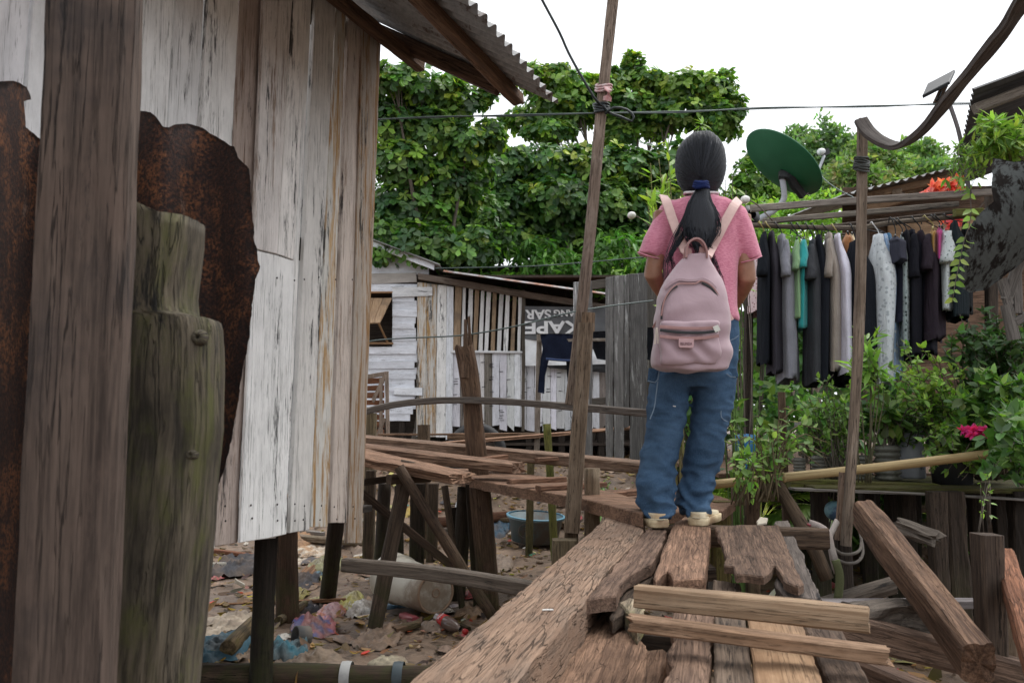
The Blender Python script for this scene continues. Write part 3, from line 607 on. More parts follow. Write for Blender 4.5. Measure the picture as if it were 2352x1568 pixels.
for (a, b, lab) in (((1169, 1106, 4.15, 1296, 1100, 4.3), 0, 'flat cross cleat nearest the trestle on the wide plank'),
                    ((1236, 1121, 4.05, 1388, 1112, 4.25), 0, 'second cross cleat on the wide plank'),
                    ((1378, 1140, 3.95, 1475, 1128, 4.1), 0, 'cross cleat right of the stubby round post'),
                    ((1232, 1056, 5.2, 1312, 1051, 5.3), 0, 'small cleat on the long far plank beside the front post'),
                    ((1112, 1054, 4.9, 1162, 1048, 5.0), 0, 'offcut lying against the foot of the broken-top post')):
    beam('cleat', 'brown', [P(*a[:3]), P(*a[3:])], .055, .026, lab, 'wood cleat', tint=(1.05, .85, .75), wob=.1)
hplank('thin_plank', 'brown', 975, 1022, 7.3, 1500, 978, 7.9, .22, .03, 'pale reddish plank bridging toward the white house', tint=(1.3, 1.12, 1.0))
hplank('thin_plank', 'brown', 868, 998, 7.0, 1190, 996, 7.2, .10, .018, 'thin bowed lath tied with blue string near the tyre', tint=(.9, .8, .7))
hplank('thin_plank', 'post', 1030, 1003, 8.3, 1240, 1000, 8.2, .15, .06, 'brown beam end in front of the white house posts', tint=(1.3, 1.1, .9))
# posts of the middle walkway
beam('broken_post', 'post', [P(1122, 1330, 5.35), P(1096, 1050, 5.3), P(1080, 880, 5.3), P(1066, 796, 5.3)], .125, .10, 'tall brown post with splintered broken top behind the curved rail', 'post', up=CAMUP, wob=.1, jag=(0, .03), n=6, tint=(1.1, .95, .85))
mb = MB()
for dx, y1, w in ((-14, 800, .03), (-6, 735, .035), (4, 728, .03), (8, 770, .035), (-10, 770, .02)): sweep(mb, [P(1078+dx, 868, 5.27+dx*.002), P(1074+dx*.8, y1, 5.28)], w, w*.9, up=CAMUP, jag=(0, .03), taper=.55, tint=(1.1, .95, .85), wob=.2)
o = mb.build('splinters', M['post'], bpy.data.objects['broken_post'])
vpost('trestle_post', 'post', 938, 1058, 852, 1409, 4.45, 34, 'round trestle post leaning left with green foot and charred top', rnd=True, ground=True, tint=(.85, .85, .85))
vpost('trestle_brace', 'post', 915, 1072, 1131, 1415, 4.25, 25, 'round dark pole propped diagonally in front of the trestle', 'pole', rnd=True, tint=(.75, .68, .62), wob=.18)
beam('trestle_brace', 'dark', [P(826, 1128, 4.55), P(1045, 1305, 4.8)], .022, .045, 'thin flat brace running down left to right behind the trestle', 'brace', tint=(.9, .75, .65))
beam('trestle_crosspiece', 'dark', [P(893, 1101, 4.35), P(985, 1096, 4.5)], .06, .05, 'short block crosspiece nailed to the trestle post', 'wood block', tint=(1.3, 1.1, .9))
beam('trestle_crosspiece', 'dark', [P(826, 1108, 4.6), P(905, 1098, 4.6)], .05, .035, 'dark curved crosspiece left of the trestle post', 'wood block', tint=(.8, .7, .6))
vpost('walkway_post', 'post', 1100, 1118, 1128, 1324, 4.9, 44, 'square brown post under the wide plank with a green foot', ground=True, tint=(.9, .78, .7))
for x0, y0, x1, y1, Y, w, lab, ti, kw in (
    (1068, 1118, 1050, 1292, 5.2, 34, 'thick black prop crossing behind the square brown post', .55, dict(rnd=True)),
    (1078, 1112, 1100, 1250, 4.95, 18, 'dark slanting strut left of the square brown post', .6, {}),
    (1021, 1115, 1069, 1215, 4.9, 15, 'thin mossy strut left of the dark slanting one', 1.1, dict(rnd=True)),
    (960, 1110, 956, 1232, 5.5, 31, 'dark square post behind the diagonal pole', .6, {}),
    (995, 1110, 992, 1178, 6.4, 24, 'short paler post between the diagonal pole and mossy strut', 1.2, {}),  # paler tint than most of its neighbours
    (884, 1110, 872, 1245, 5.9, 30, 'black leaning post just right of the plank house corner', .5, dict(rnd=True)),
    (852, 1080, 845, 1235, 6.1, 22, 'grey-green post touching the plank house corner', 1.2, {}),
    (915, 1115, 922, 1240, 5.7, 17, 'thin dark post left of the trestle', .5, {}),
    (1042, 1165, 1056, 1235, 5.6, 20, 'stub of rotten post near the mossy strut', .45, {})):
    vpost('walkway_post', 'dark', x0, y0, x1, y1, Y, w, lab, ground=True, tint=(ti, ti*.92, ti*.8), **kw)
vpost('stump_post', 'mossy', 1256, 973, 1276, 1190, 6.2, 18, 'slim green mossy post beside the front square post', rnd=True, ground=True, tint=(1.1, 1.2, .9))
vpost('stump_post', 'post', 973, 975, 975, 1070, 6.6, 27, 'short square post left of the broken-top post', ground=True, tint=(1, .95, .85))
vpost('stump_post', 'post', 852, 948, 850, 1070, 6.4, 24, 'green-grey post top beside the plank house corner', ground=True, tint=(1.4, 1.5, 1.2))
vpost('stump_post', 'post', 1220, 1040, 1214, 1120, 6.4, 16, 'small mossy post under the long far plank', ground=True, tint=(1, 1.1, .7))
# curved hand rail
beam('hand_rail', 'grey', [P(800, 958, 5.0), P(880, 934, 5.1), P(980, 921, 5.2), P(1120, 920, 5.2), P(1240, 928, 5.0), P(1340, 936, 4.6), P(1500, 950, 4.3)], .045, .042, 'long bowed grey rail crossing in front of the white house', 'rail', tint=(.55, .52, .5), wob=.12, step=.06)
# front post group
vpost('square_post', 'pole', 1346, 742, 1313, 1222, 3.62, 33, 'square notched-top post carrying the tall leaning pole', tint=(.9, .8, .68))
vpost('square_post', 'pole', 1352, 718, 1350, 760, 3.66, 30, 'short nailed block topping the notched square post', 'wood block', d=.03, tint=(.95, .8, .65))
vpost('post_foot', 'post', 1312, 1200, 1309, 1290, 3.66, 28, 'dark lower stub supporting the notched square post', 'post', tint=(.85, .8, .7), ground=True)
vpost('post_foot', 'pole', 1296, 1238, 1296, 1340, 3.55, 54, 'blocky pale-topped stump at the foot of the notched square post', 'stump', tint=(.65, .6, .45), ground=True)
vpost('round_post', 'pole', 1359, 1075, 1357, 1240, 3.85, 35, 'stubby rounded post standing right of the notched square post', rnd=True, ground=True, tint=(.95, .85, .7))
lp = thing('leaning_pole', 'tall leaning pole with a cloth strip and knotted cable, rising past the top edge', 'pole', P(1311, 929, 3.7))
beam('pole', 'pole', [P(1311, 929, 3.7), P(1350, 588, 3.72), P(1382, 244, 3.72), P(1412, -40, 3.72)], .052, .045, parent=lp, up=CAMUP, wob=.08, n=3, tint=(.9, .82, .78))
mb = MB()
cx = lambda y: 1382+(y-244)*-.103
for y in (196, 202, 208): tube(mb, [P(cx(y)+18*math.cos(a)*1.0, y+math.sin(a*2)*2, 3.72+.034*math.sin(a)) for a in [i*math.pi/5 for i in range(11)]], .006, 6, tint=(.9, .85, .85))
sweep(mb, [P(1393, 200, 3.68), P(1397, 215, 3.67), P(1394, 232, 3.68)], .028, .006, tint=(.95, .8, .8), taper=1.4, wob=.4)
M['cloth'] = plain('cloth_strip', (.62, .55, .55), (.5, .28, .28), rough=.95, scale=30, useTint=True)
mb.build('cloth_strip', M['cloth'], lp)
M['cable'] = plain('black_cable', (.015, .02, .022), (.03, .04, .04), rough=.45)
# cables
mb = MB()
tube(mb, [P(1225, -40, 3.45), P(1245, 0, 3.5), P(1285, 75, 3.55), P(1305, 120, 3.58), P(1335, 175, 3.6), P(1365, 225, 3.64), P(1378, 240, 3.66)], .0062, 8)
for k in range(7):
    a0 = k*.9; tube(mb, [P(cx(246)+(17+2*math.sin(k))*math.cos(a), 240+k*3+4*math.sin(a+k), 3.72+.04*math.sin(a)) for a in [a0+i*math.pi/6 for i in range(13)]], .0055, 6)
tube(mb, [P(1390, 262, 3.68), P(1410, 247, 3.66), P(1440, 252, 3.66), P(1456, 268, 3.66), P(1452, 279, 3.66), P(1425, 268, 3.67), P(1398, 258, 3.68), P(1385, 240, 3.67)], .0058, 8)
tag(mb.build('knotted_cable', M['cable']), 'thick black cable coming down from the top and knotted round the leaning pole', 'cable')
M['wire'] = plain('grey_wire', (.09, .12, .11), (.05, .07, .07), rough=.5)
mb = MB()
for d in (0, 3): tube(mb, [P(780, 277+d, 4.3), P(1000, 270-d*.6, 4.1), P(1180, 264+d, 3.9), P(1376, 260, 3.72), P(1560, 256+d, 3.9), P(1760, 250-d, 4.1), P(2000, 243+d, 4.4), P(2200, 240-d, 4.7), P(2420, 236+d, 5.0)], .0035, 6, step=.12)
tag(mb.build('overhead_wire', M['wire']), 'pair of twisted wires stretched straight across the whole view', 'wire')
mb = MB(); tube(mb, [P(780, 798, 6.2), P(860, 782, 6.2), P(940, 776, 6.0), P(1060, 770, 5.8), P(1180, 750, 5.6), P(1300, 720, 5.6), P(1390, 704, 5.8), P(1500, 690, 6.2)], .0055, 6, step=.1)
tag(mb.build('sagging_wire', M['wire']), 'thin sagging wire in front of the white house wall', 'wire')
mb = MB(); tube(mb, [P(1000, 616, 9.2), P(1200, 612, 9.), P(1300, 606, 9.), P(1480, 590, 9), P(1540, 580, 9)], .006, 6, step=.2)
tag(mb.build('sagging_wire', M['wire']), 'thin pale wire above the low roof of the white house', 'wire')
# ================================================================ white house
HY = 10.
wh = thing('white_house', 'whitewashed board house with a barred opening and low lean-to roof, beyond the middle walkway', 'house', (-1, 11, .7))
mb = MB()
def vb(m, px, tint, mi=0, Y=HY, th=.02, grain=(0, 0, 1), **kw):
    slab(m, [P(x, y, Y) for x, y in px], Vector((0, th, 0)), grain=grain, tint=tint, m=mi, step=.08, jag=kw.get('jag', .004), relief=.001, fill=.3, bev=.003)
# clapboards (overlapping boards; each lower edge proud)
ys = [652, 672, 693, 712, 726, 742, 755, 770, 782, 797, 812, 830, 846, 858, 870, 886, 898, 912, 924, 938, 950, 966]
clap = MB()
for i in range(len(ys)-1):
    y0, y1 = ys[i], ys[i+1]; xl = 700; xr = random.choice([955, 957, 952, 958])
    if i in (19, 20): xr -= 10
    if 672 <= y0 < 785: xs = [(700, 842), (901, xr)]
    else: xs = [(700, xr)]
    for a, b in xs:
        s_ = random.uniform(-1.5, 1.5); t = random.uniform(.88, 1.06)
        vb(clap, [(a, y0-1+s_), (b, y0-1-s_), (b, y1+1-s_*.5), (a, y1+1+s_)], (t, t, t*1.02), 0, HY+random.uniform(-.012, .004)-.010*(i % 2), .018, (1, 0, 0), jag=.006)
clap.build('clapboard_wall', M['flaky'], wh)
mb = MB()
vb(mb, [(800, 545), (860, 566), (985, 612), (985, 630), (800, 630)], (1.1, 1.1, 1.15), 0, HY+.0, .02, (1, 0, 0))
vb(mb, [(800, 629), (956, 626), (957, 648), (800, 653)], (.62, .56, .5), 0, HY-.02, .02, (1, 0, 0))
mb.build('gable', M['flaky'], wh)
mb = MB(); vb(mb, [(780, 517), (853, 550), (998, 605), (997, 620), (850, 563), (780, 535)], (1.25, 1.27, 1.32), 0, HY-.25, .03, (1, 0, -.3)); mb.build('fascia', M['flaky'], wh)
mb = MB(); vb(mb, [(901, 659), (993, 659), (993, 679), (901, 682)], (.95, .93, .9), 0, HY-.05, .025, (1, 0, 0)); mb.build('trim_board', M['flaky'], wh); mb = MB(); vb(mb, [(905, 890), (970, 890), (970, 908), (905, 906)], (1.1, 1.1, 1.1), 0, HY-.05, .025, (1, 0, 0)); mb.build('trim_board', M['flaky'], wh)
# vertical corner and front boards
mb = MB()
for x0, x1, mi, t, yb in ((959, 980, 1, 1.0, 1002), (980.5, 1004, 1, .95, 1003), (1004.5, 1026, 0, 1.0, 1004), (1026.5, 1042, 2, 1.0, 1009)):
    yt = 648+(x0-959)*.12; tt = (t, t, t)
    vb(mb, [(x0, yt), (x1, yt+2), (x1-3, yb), (x0-3, yb)], tt, mi, HY-.03, .02)
x = 1039
while x < 1392:
    w = random.uniform(11, 19); x1 = min(x+w, 1392); t = random.uniform(.8, 1.15); mi = random.choice([0, 2, 2, 2, 3])
    vb(mb, [(x, 806+(x-1039)*.02), (x1-.6, 806+(x-1039)*.02), (x1-.6, random.uniform(975, 992)), (x, random.uniform(975, 992))], (t, t*random.uniform(.95, 1), t*random.uniform(.92, 1)), mi, HY-random.uniform(0, .02), .02, jag=.006); x = x1
mb.build('front_boards', [M['white'], M['tan'], M['flaky'], M['grey']], wh)
mb = MB(); r_ = random.Random(4)
for k in range(46):     # black brush dashes across the painted boards
    x = r_.choice([1048, 1098, 1110, 1130, 1152, 1166, 1204, 1212, 1246, 1262, 1285])+r_.uniform(-3, 3); y = r_.uniform(830, 970)
    vb(mb, [(x-5, y), (x+4, y-.4), (x+4, y+1.1), (x-5, y+1.6)], (1, 1, 1), 0, HY-.028, .003, (1, 0, 0), jag=.004)
M['blackpaint'] = plain('black_paint', (.015, .015, .02)); mb.build('paint_dashes', M['blackpaint'], wh)
mb = MB()   # slats
for i, (x0, x1, xb0, xb1) in enumerate(((1046, 1061, 1040, 1057), (1063, 1070, 1059, 1068), (1077, 1087, 1072, 1082), (1091, 1101, 1086, 1095), (1105, 1113, 1099, 1108), (1118, 1128, 1112, 1121), (1132, 1141, 1127, 1136), (1147, 1157, 1141, 1150), (1162, 1171, 1156, 1166), (1178, 1187, 1172, 1181), (1191, 1199, 1188, 1195))):
    t = r_.uniform(.85, 1.1); yt = 656+(x0-1046)*.17
    mi = 0 if i % 3 else 1
    b = MB(); vb(b, [(x0, yt), (x1, yt+1), (xb1, 808), (xb0, 808)], (t, t*.97, t*.92), 0, HY-.03+.01*(i % 2), .025); b.build('slat', M['flaky' if i % 3 else 'pale'], wh)
mb = MB(); vb(mb, [(1036, 804), (1200, 806), (1200, 811), (1036, 810)], (.9, .88, .85), 0, HY-.05, .03, (1, 0, 0)); mb.build('sill', M['flaky'], wh)
mb = MB(); vb(mb, [(960, 627), (1100, 650), (1250, 676), (1400, 700), (1400, 713), (1250, 690), (1100, 664), (960, 640)], (.95, .85, .78), 0, HY-.12, .07, (1, 0, -.2)); mb.build('eave_beam', M['grey'], wh)
mb = MB(); vb(mb, [(1337, 697), (1352, 699), (1352, 712), (1337, 710)], (.8, .75, .7), 0, HY-.1, .05); vb(mb, [(1199, 664), (1207, 666), (1205, 990), (1198, 990)], (.6, .57, .5), 0, HY-.05, .05); mb.build('post', M['grey'], wh)
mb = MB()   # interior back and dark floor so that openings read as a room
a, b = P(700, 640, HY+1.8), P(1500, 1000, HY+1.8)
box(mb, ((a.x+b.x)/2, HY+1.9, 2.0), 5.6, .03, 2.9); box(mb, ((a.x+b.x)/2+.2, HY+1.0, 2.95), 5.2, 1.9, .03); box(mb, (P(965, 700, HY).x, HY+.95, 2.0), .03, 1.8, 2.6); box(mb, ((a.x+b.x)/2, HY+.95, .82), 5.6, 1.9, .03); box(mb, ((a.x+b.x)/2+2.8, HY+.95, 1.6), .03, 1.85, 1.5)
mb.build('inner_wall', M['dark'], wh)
# awning shutter with prop
aw = MB()
A, B = P(838, 684, HY-.02), P(901, 684, HY-.02); C, D = P(826, 742, HY-.42), P(873, 740, HY-.42)
for k in range(3):
    f0, f1 = k/3, (k+1)/3-.01; nslab(aw, [A.lerp(B, f0), A.lerp(B, f1), C.lerp(D, f1), C.lerp(D, f0)], .016, grain=(0, -1, -.4), tint=(1.05, .95, .85), step=.08, jag=.001, fill=.2)
awo = aw.build('awning_shutter', M['pale'], wh)
pb = MB(); sweep(pb, [P(869, 741, HY-.38), P(891, 788, HY-.03)], .022, .022, tint=(.9, .7, .5)); pb.build('prop_stick', M['pale'], awo)
mb = MB(); vb(mb, [(838, 786), (902, 786), (902, 790), (838, 790)], (.9, .75, .6), 0, HY-.06, .05, (1, 0, 0)); mb.build('window_sill', M['pale'], wh); mb = MB(); vb(mb, [(838, 669), (902, 669), (902, 672.5), (838, 673)], (.9, .7, .55), 0, HY-.05, .05, (1, 0, 0)); mb.build('window_lintel', M['pale'], wh)
# roofs
rr = NT('rusty_corrugated_sheet'); co = rr.n('TexCoord').outputs['Object']; n1 = rr.noise(co, 1.7, None, 6, .7); n2 = rr.noise(co, 14, None, 5, .7)
c = rr.mix(rr.ramp(n1, .42, .6), (.30, .31, .33), (.26, .095, .04)); c = rr.mix(rr.ramp(n2, .5, .72, 0, .7), c, (.09, .045, .03)); M['rroof'] = rr.done(rr.bsdf(c, .6, n2, .3, .003, Metallic=.2))
a, b = P(1018, 622, HY-.55), P(1405, 676, HY-.55)
mb = MB(); corrugated(mb, Vector((a.x, HY+2.0, a.z+.42)), Vector((0, -1, -.165)), b-a, 2.6, (b-a).length, period=.09, amp=.012, su=.018, edge=.05)
mb.build('lean_to_roof', M['rroof'], wh)
a, b = P(1010, 608, HY-.35), P(700, 492, HY-.35)
mb = MB(); corrugated(mb, a, Vector((0, 1, 0)), b-a, 3.0, (b-a).length, period=.09, amp=.012, su=.02); mb.build('main_roof', M['galv'], wh)
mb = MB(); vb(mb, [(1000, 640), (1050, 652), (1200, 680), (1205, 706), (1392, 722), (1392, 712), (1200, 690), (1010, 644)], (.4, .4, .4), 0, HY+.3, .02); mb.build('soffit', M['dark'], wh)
for x, yb in ((876, 1010), (925, 1010), (975, 1015), (1040, 1018), (1110, 1020), (1150, 1012), (1215, 1015), (1290, 1018), (1330, 1018), (1380, 1016)):
    p = P(x, 955, HY+.05); b = MB(); sweep(b, [Vector((p.x, p.y, gz(p.x, p.y)-.1)), p], .08, .08, up=CAMUP, tint=(.5, .5, .5)); b.build('stilt', M['dark'], wh)
# lattice crate frame beside the plank house
fr = thing('slatted_crate', 'skewed brown slatted frame standing at the plank house corner', 'crate', P(860, 1000, 8.2))
mb = MB()
for i in range(9): y = 872+i*16; vb(mb, [(800, y-2), (882, y-5+i), (882, y+8+i), (800, y+10)], (.95, .62, .45), 0, 8.3, .02, (1, 0, 0))
mb.build('slats', M['brown'], fr)
for px in ([(883, 862), (892, 852), (894, 1000), (887, 1002)], [(830, 872), (884, 862), (890, 852), (830, 862)], [(853, 918), (858, 926), (888, 862), (880, 860)], [(862, 1000), (870, 1006), (886, 962), (880, 958)], [(871, 866), (878, 866), (878, 1002), (871, 1002)]):
    mb = MB(); vb(mb, px, (1.15, .98, .85), 0, 8.2, .03, (0, 0, 1)); mb.build('frame_bar', M['grey'], fr)
# tarpaulin banner with upside-down lettering
bn = thing('tarpaulin_banner', 'grey and white tarpaulin banner hung upside down on the white house', 'banner', P(1300, 850, HY-.15))
def bannergrid(px, Y, mat, name, amp=.012, nx=40, ny=16):
    mb = MB(); idx = []
    tl, tr, br, bl = px
    for j in range(ny+1):
        row = []
        for i in range(nx+1):
            u, v = i/nx, j/ny; x = (tl[0]*(1-u)+tr[0]*u)*(1-v)+(bl[0]*(1-u)+br[0]*u)*v; y = (tl[1]*(1-u)+tr[1]*u)*(1-v)+(bl[1]*(1-u)+br[1]*u)*v
            row.append(mb.vert(P(x, y, Y+amp*nz(u*7, v*3, 2)+amp*.8*math.sin(u*9+v*5))))
        idx.append(row)
    for j in range(ny):
        for i in range(nx): mb.face((idx[j][i], idx[j+1][i], idx[j+1][i+1], idx[j][i+1]), 0, True)
    return mb.build(name, mat, bn)
M['tarpg'] = plain('banner_grey', (.085, .088, .095), (.12, .122, .13), rough=.5, scale=3); M['tarpw'] = plain('banner_white', (.78, .79, .8), (.62, .63, .65), rough=.5, scale=5, bump=.3); M['ink'] = plain('banner_white_print', (.8, .8, .8), (.68, .68, .7), rough=.5)
bannergrid([(1206, 703), (1392, 706), (1392, 806), (1206, 778)], HY-.15, M['tarpg'], 'dark_print')
bannergrid([(1206, 778), (1392, 806), (1392, 836), (1207, 840)], HY-.15, M['tarpw'], 'white_print')
bannergrid([(1245, 833), (1392, 833), (1392, 856), (1262, 845)], HY-.12, plain('black_tarp', (.02, .02, .022)), 'black_hem')
def text(body, name, center, width, height, right, upv, mat, parent, ext=.002, font_off=0., shear=0.):
    cu = bpy.data.curves.new('t', 'FONT'); cu.body = body; cu.extrude = ext/2; cu.offset = font_off; cu.align_x = 'CENTER'; cu.align_y = 'CENTER'; cu.shear = shear
    o = bpy.data.objects.new('t', cu); COL.objects.link(o); dg = bpy.context.evaluated_depsgraph_get(); me = bpy.data.meshes.new_from_object(o.evaluated_get(dg)); bpy.data.objects.remove(o)
    co = np.zeros(len(me.vertices)*3); me.vertices.foreach_get('co', co); co = co.reshape(-1, 3)
    mn, mx = co.min(0), co.max(0); c = (mn+mx)/2; co[:, 0] = (co[:, 0]-c[0])*width/(mx[0]-mn[0]); co[:, 1] = (co[:, 1]-c[1])*height/(mx[1]-mn[1])
    R, U = Vector(right).normalized(), Vector(upv).normalized(); Nn = R.cross(U)
    W = co[:, 0:1]*np.array(R)+co[:, 1:2]*np.array(U)+co[:, 2:3]*np.array(Nn)
    me.vertices.foreach_set('co', W.ravel()); me.materials.clear(); me.materials.append(mat); me.update(); me.name = name
    return mk(name, me, center, parent)
px = HY/F
def btext(body, x0, x1, y0, y1, off=.03): text(body, 'lettering', P((x0+x1)/2, (y0+y1)/2, HY-.178), (x1-x0)*px, (y1-y0)*px, (-1, 0, -.015), (0, 0, -1), M['ink'], bn, font_off=off)
btext('SAR', 1206, 1265, 711, 733); btext('ANG', 1272, 1321, 711, 727); btext('KAPE', 1206, 1330, 737, 766)
# grey plank fence
fe = thing('plank_fence', 'tall grey white-flecked plank fence behind the girl\'s hips', 'fence', P(1440, 1050, 6.6))
mb = MB(); FYY = 6.6
for x0, x1, yt, yb, t, dy in ((1391, 1409, 637, 1056, 1.1, 0), (1409.5, 1434, 634, 1060, 1.2, .004), (1434.5, 1446, 632, 980, .9, -.004), (1446.5, 1487, 629, 1062, .8, .004)):
    slab(mb, [P(x0, yt, FYY+dy), P(x1, yt-3, FYY+dy), P(x1-1, yb, FYY+dy), P(x0+1 if yb > 1000 else x0, yb+3, FYY+dy)], Vector((0, .02, 0)), grain=(0, 0, 1), tint=(t, t, t), step=.03, jag=.004, relief=.002, fill=.12)
mb.build('planks', M['fleck'], fe)
for px_, lab in (([(1360, 645), (1395, 640), (1395, 660), (1360, 664)], 0), ([(1360, 914), (1448, 908), (1448, 924), (1360, 930)], 0)):
    mb = MB(); slab(mb, [P(x, y, FYY+.04) for x, y in px_], Vector((0, .04, 0)), grain=(1, 0, 0), tint=(.6, .58, .55), jag=.002, step=.05, fill=.2); mb.build('rail', M['grey'], fe)
mb = MB(); slab(mb, [P(x, y, 6.7) for x, y in [(1317, 648), (1361, 645), (1361, 1062), (1319, 1060)]], Vector((0, .02, 0)), grain=(0, 0, 1), tint=(1.3, 1.3, 1.32), jag=.002, step=.05, fill=.12); tag(mb.build('upright_board', M['fleck']), 'lone upright grey board half hidden by the leaning pole', 'board')
mb = MB(); slab(mb, [P(x, y, 7.4) for x, y in [(1423, 890), (1432, 890), (1432, 990), (1423, 990)]], Vector((0, .03, 0)), grain=(0, 0, 1), jag=.001); tag(mb.build('painted_board', plain('teal_paint', (.16, .42, .40), (.2, .36, .36))), 'narrow teal painted board glimpsed through the fence gap', 'board')
mb = MB(); slab(mb, [P(x, y, 7.6) for x, y in [(1486, 642), (1530, 640), (1530, 1010), (1488, 1010)]], Vector((0, .02, 0)), grain=(0, 0, 1), jag=.002, step=.05, fill=.2, tint=(.6, .55, .5)); tag(mb.build('upright_board', M['fleck']), 'brown-grey board screen glimpsed between the fence and the girl', 'board')
# jeans drying
M['navy'] = fabric('navy_denim', (.010, .014, .030), (.006, .008, .018)); M['blackc'] = fabric('black_cloth', (.009, .010, .013), (.005, .005, .007))
dr = thing('drying_rack', 'thin upright stake and crossbar holding dark jeans in front of the white house', 'drying rack', P(1238, 1040, 8.2))
mb = MB(); sweep(mb, [P(1233, 1042, 8.2), P(1239, 768, 8.2)], .055, .04, up=CAMUP); mb.build('stake', M['pole'], dr)
mb = MB(); sweep(mb, [P(1234, 783, 8.15), P(1500, 778, 8.0)], .03, .03); mb.build('crossbar', M['pole'], dr)
def drape(name, px, Y, mat, label, cat, th=.05, parent=None, folds=6, seed=3):
    d = densify([Vector(p) for p in px], 6, .6, seed); vs, fs = fillpoly(d, 7); mb = MB(); R = []
    for e in (-1, 1): R.append([mb.vert(P(v.x, v.y, Y+e*th/2*(.5+.5*nz(v.x*.06, v.y*.01, seed))+.03*nz(v.x*.09*folds/6, v.y*.012, seed))) for v in vs])
    for f in fs: mb.face([R[0][i] for i in f], 0, True); mb.face([R[1][i] for i in f][::-1], 0, True)
    n = len(d)
    for i in range(n): j = (i+1) % n; mb.face((R[0][i], R[0][j], R[1][j], R[1][i]))
    o = mb.build(name, mat, parent)
    if not parent: tag(o, label, cat)
    return o
jn = drape('drying_jeans', [(1241, 768), (1280, 765), (1318, 768), (1314, 828), (1262, 823), (1252, 862), (1250, 904), (1235, 900), (1241, 830), (1246, 800)], 8.1, M['navy'], 'dark blue jeans folded over the drying rack, one leg hanging down', 'jeans')
b_ = MB(); tube(b_, [P(1254, 824, 8.05), P(1285, 827, 8.05), P(1314, 828, 8.05)], .012, 6); b_.build('waistband', fabric('waistband_blue', (.03, .05, .12)), jn)
drape('drying_trousers', [(1362, 762), (1392, 760), (1410, 762), (1410, 830), (1371, 824), (1362, 800)], 8.15, M['blackc'], 'black trousers on the drying rack, beside the grey fence', 'trousers')
drape('drying_trousers', [(1300, 826), (1316, 827), (1318, 890), (1304, 885)], 8.2, M['blackc'], 'narrow black cloth leg hanging behind the leaning pole', 'trousers')
drape('drying_trousers', [(1484, 752), (1506, 752), (1506, 828), (1484, 826)], 7.2, M['blackc'], 'black cloth hanging between the grey fence and the backpack', 'trousers')
# tyre
mb = MB(); c = P(1094, 1040, 8.6); r0 = .27; R = []
for i in range(40):
    a = 2*math.pi*i/40; rad = Vector((math.cos(a), 0, math.sin(a)))
    R.append([mb.vert(c+rad*(r0+.055*math.cos(b))+Vector((0, .06*math.sin(b), 0))) for b in [2*math.pi*k/10 for k in range(10)]])
for i in range(40):
    for k in range(10): mb.face((R[i][k], R[(i+1) % 40][k], R[(i+1) % 40][(k+1) % 10], R[i][(k+1) % 10]), 0, True)
tag(mb.build('tyre', plain('black_rubber', (.02, .02, .022), (.035, .035, .035), rough=.6)), 'old black tyre standing behind the broken-top post', 'tyre')
# ================================================================ things on the mud
MUD = (.15, .10, .068)
pw = plain('dirty_white_plastic', (.58, .55, .47), (.46, .42, .35), rough=.45, scale=6, dirt=(.2, .14, .09), bump=.1)
bk = thing('paint_bucket', 'dirty white bucket lying on its side behind the squared near beam', 'bucket', P(950, 1390, 4.95))
a = P(897, 1328, 5.15)+Vector((0, .05, 0)); b = P(1001, 1361, 4.75); ax = (b-a); L = ax.length; a.z = max(a.z, .15)
mb = MB(); lathe(mb, b, [(.0, 0), (.10, 0), (.118, -.004), (.124, -.02), (.128, -L*.3), (.14, -L*.75), (.142, -L*.8), (.152, -L*.8), (.152, -L*.84), (.146, -L*.85), (.155, -L*.97), (.155, -L), (.143, -L), (.12, -.03), (0, -.03)], ax, 36, cap0=False); mb.build('shell', pw, bk)
mb = MB(); lathe(mb, b+ax.normalized()*.002, [(.121, -.004), (.119, .004), (.109, .004), (.107, -.003)], ax, 36, cap0=False); lathe(mb, b+ax.normalized()*.002, [(.028, 0), (.026, .004), (.021, .004), (.019, 0)], ax, 24, cap0=False); mb.build('base_ring', plain('muddy_bucket_base', (.30, .20, .13), (.22, .14, .09), scale=9), bk)
tb = thing('plastic_tub', 'mud-smeared blue plastic basin standing right of the square brown post', 'basin', P(1228, 1236, 6.9))
c = P(1228, 1240, 6.95); s_ = 6.95/F
mb = MB(); r1, r0, h = 62*s_, 52*s_, 52*s_; lathe(mb, c, [(0, 0), (r0, 0), (r1*.97, h*.95), (r1*1.06, h*.97), (r1*1.06, h*1.03), (r1*.98, h*1.03), (r0*.97, .012), (0, .012)], (.05, -.06, 1), 40, cap0=False)
M['tub'] = plain('blue_plastic_muddy', (.10, .15, .17), (.13, .17, .18), rough=.5, scale=7, dirt=(.12, .09, .07)); mb.build('shell', M['tub'], tb)
mb = MB(); lathe(mb, c+Vector((.05, -.06, 1)).normalized()*(h*1.04), [(r1*1.0, 0), (r1*1.07, 0), (r1*1.08, .008), (r1*1.0, .01)], (.05, -.06, 1), 40, cap0=False); mb.build('rim', plain('blue_plastic', (.16, .34, .44), (.12, .28, .38), rough=.4), tb)
text('P', 'emblem', P(1206, 1211, 6.95)-Vector((0, r1*.97, 0)), .035*1.3, .05*1.3, (1, 0, 0), (0, -.2, 1), plain('embossed_mud', (.075, .06, .05)), tb, font_off=.02)
mb = MB(); tube(mb, [P(1206, 1211, 6.95)-Vector((0, r1*.965, 0))+Vector((math.cos(a)*.058, 0, math.sin(a)*.058)) for a in [i*math.pi/9 for i in range(19)]], .004, 5); mb.build('emblem_ring', bpy.data.materials['embossed_mud'], tb)
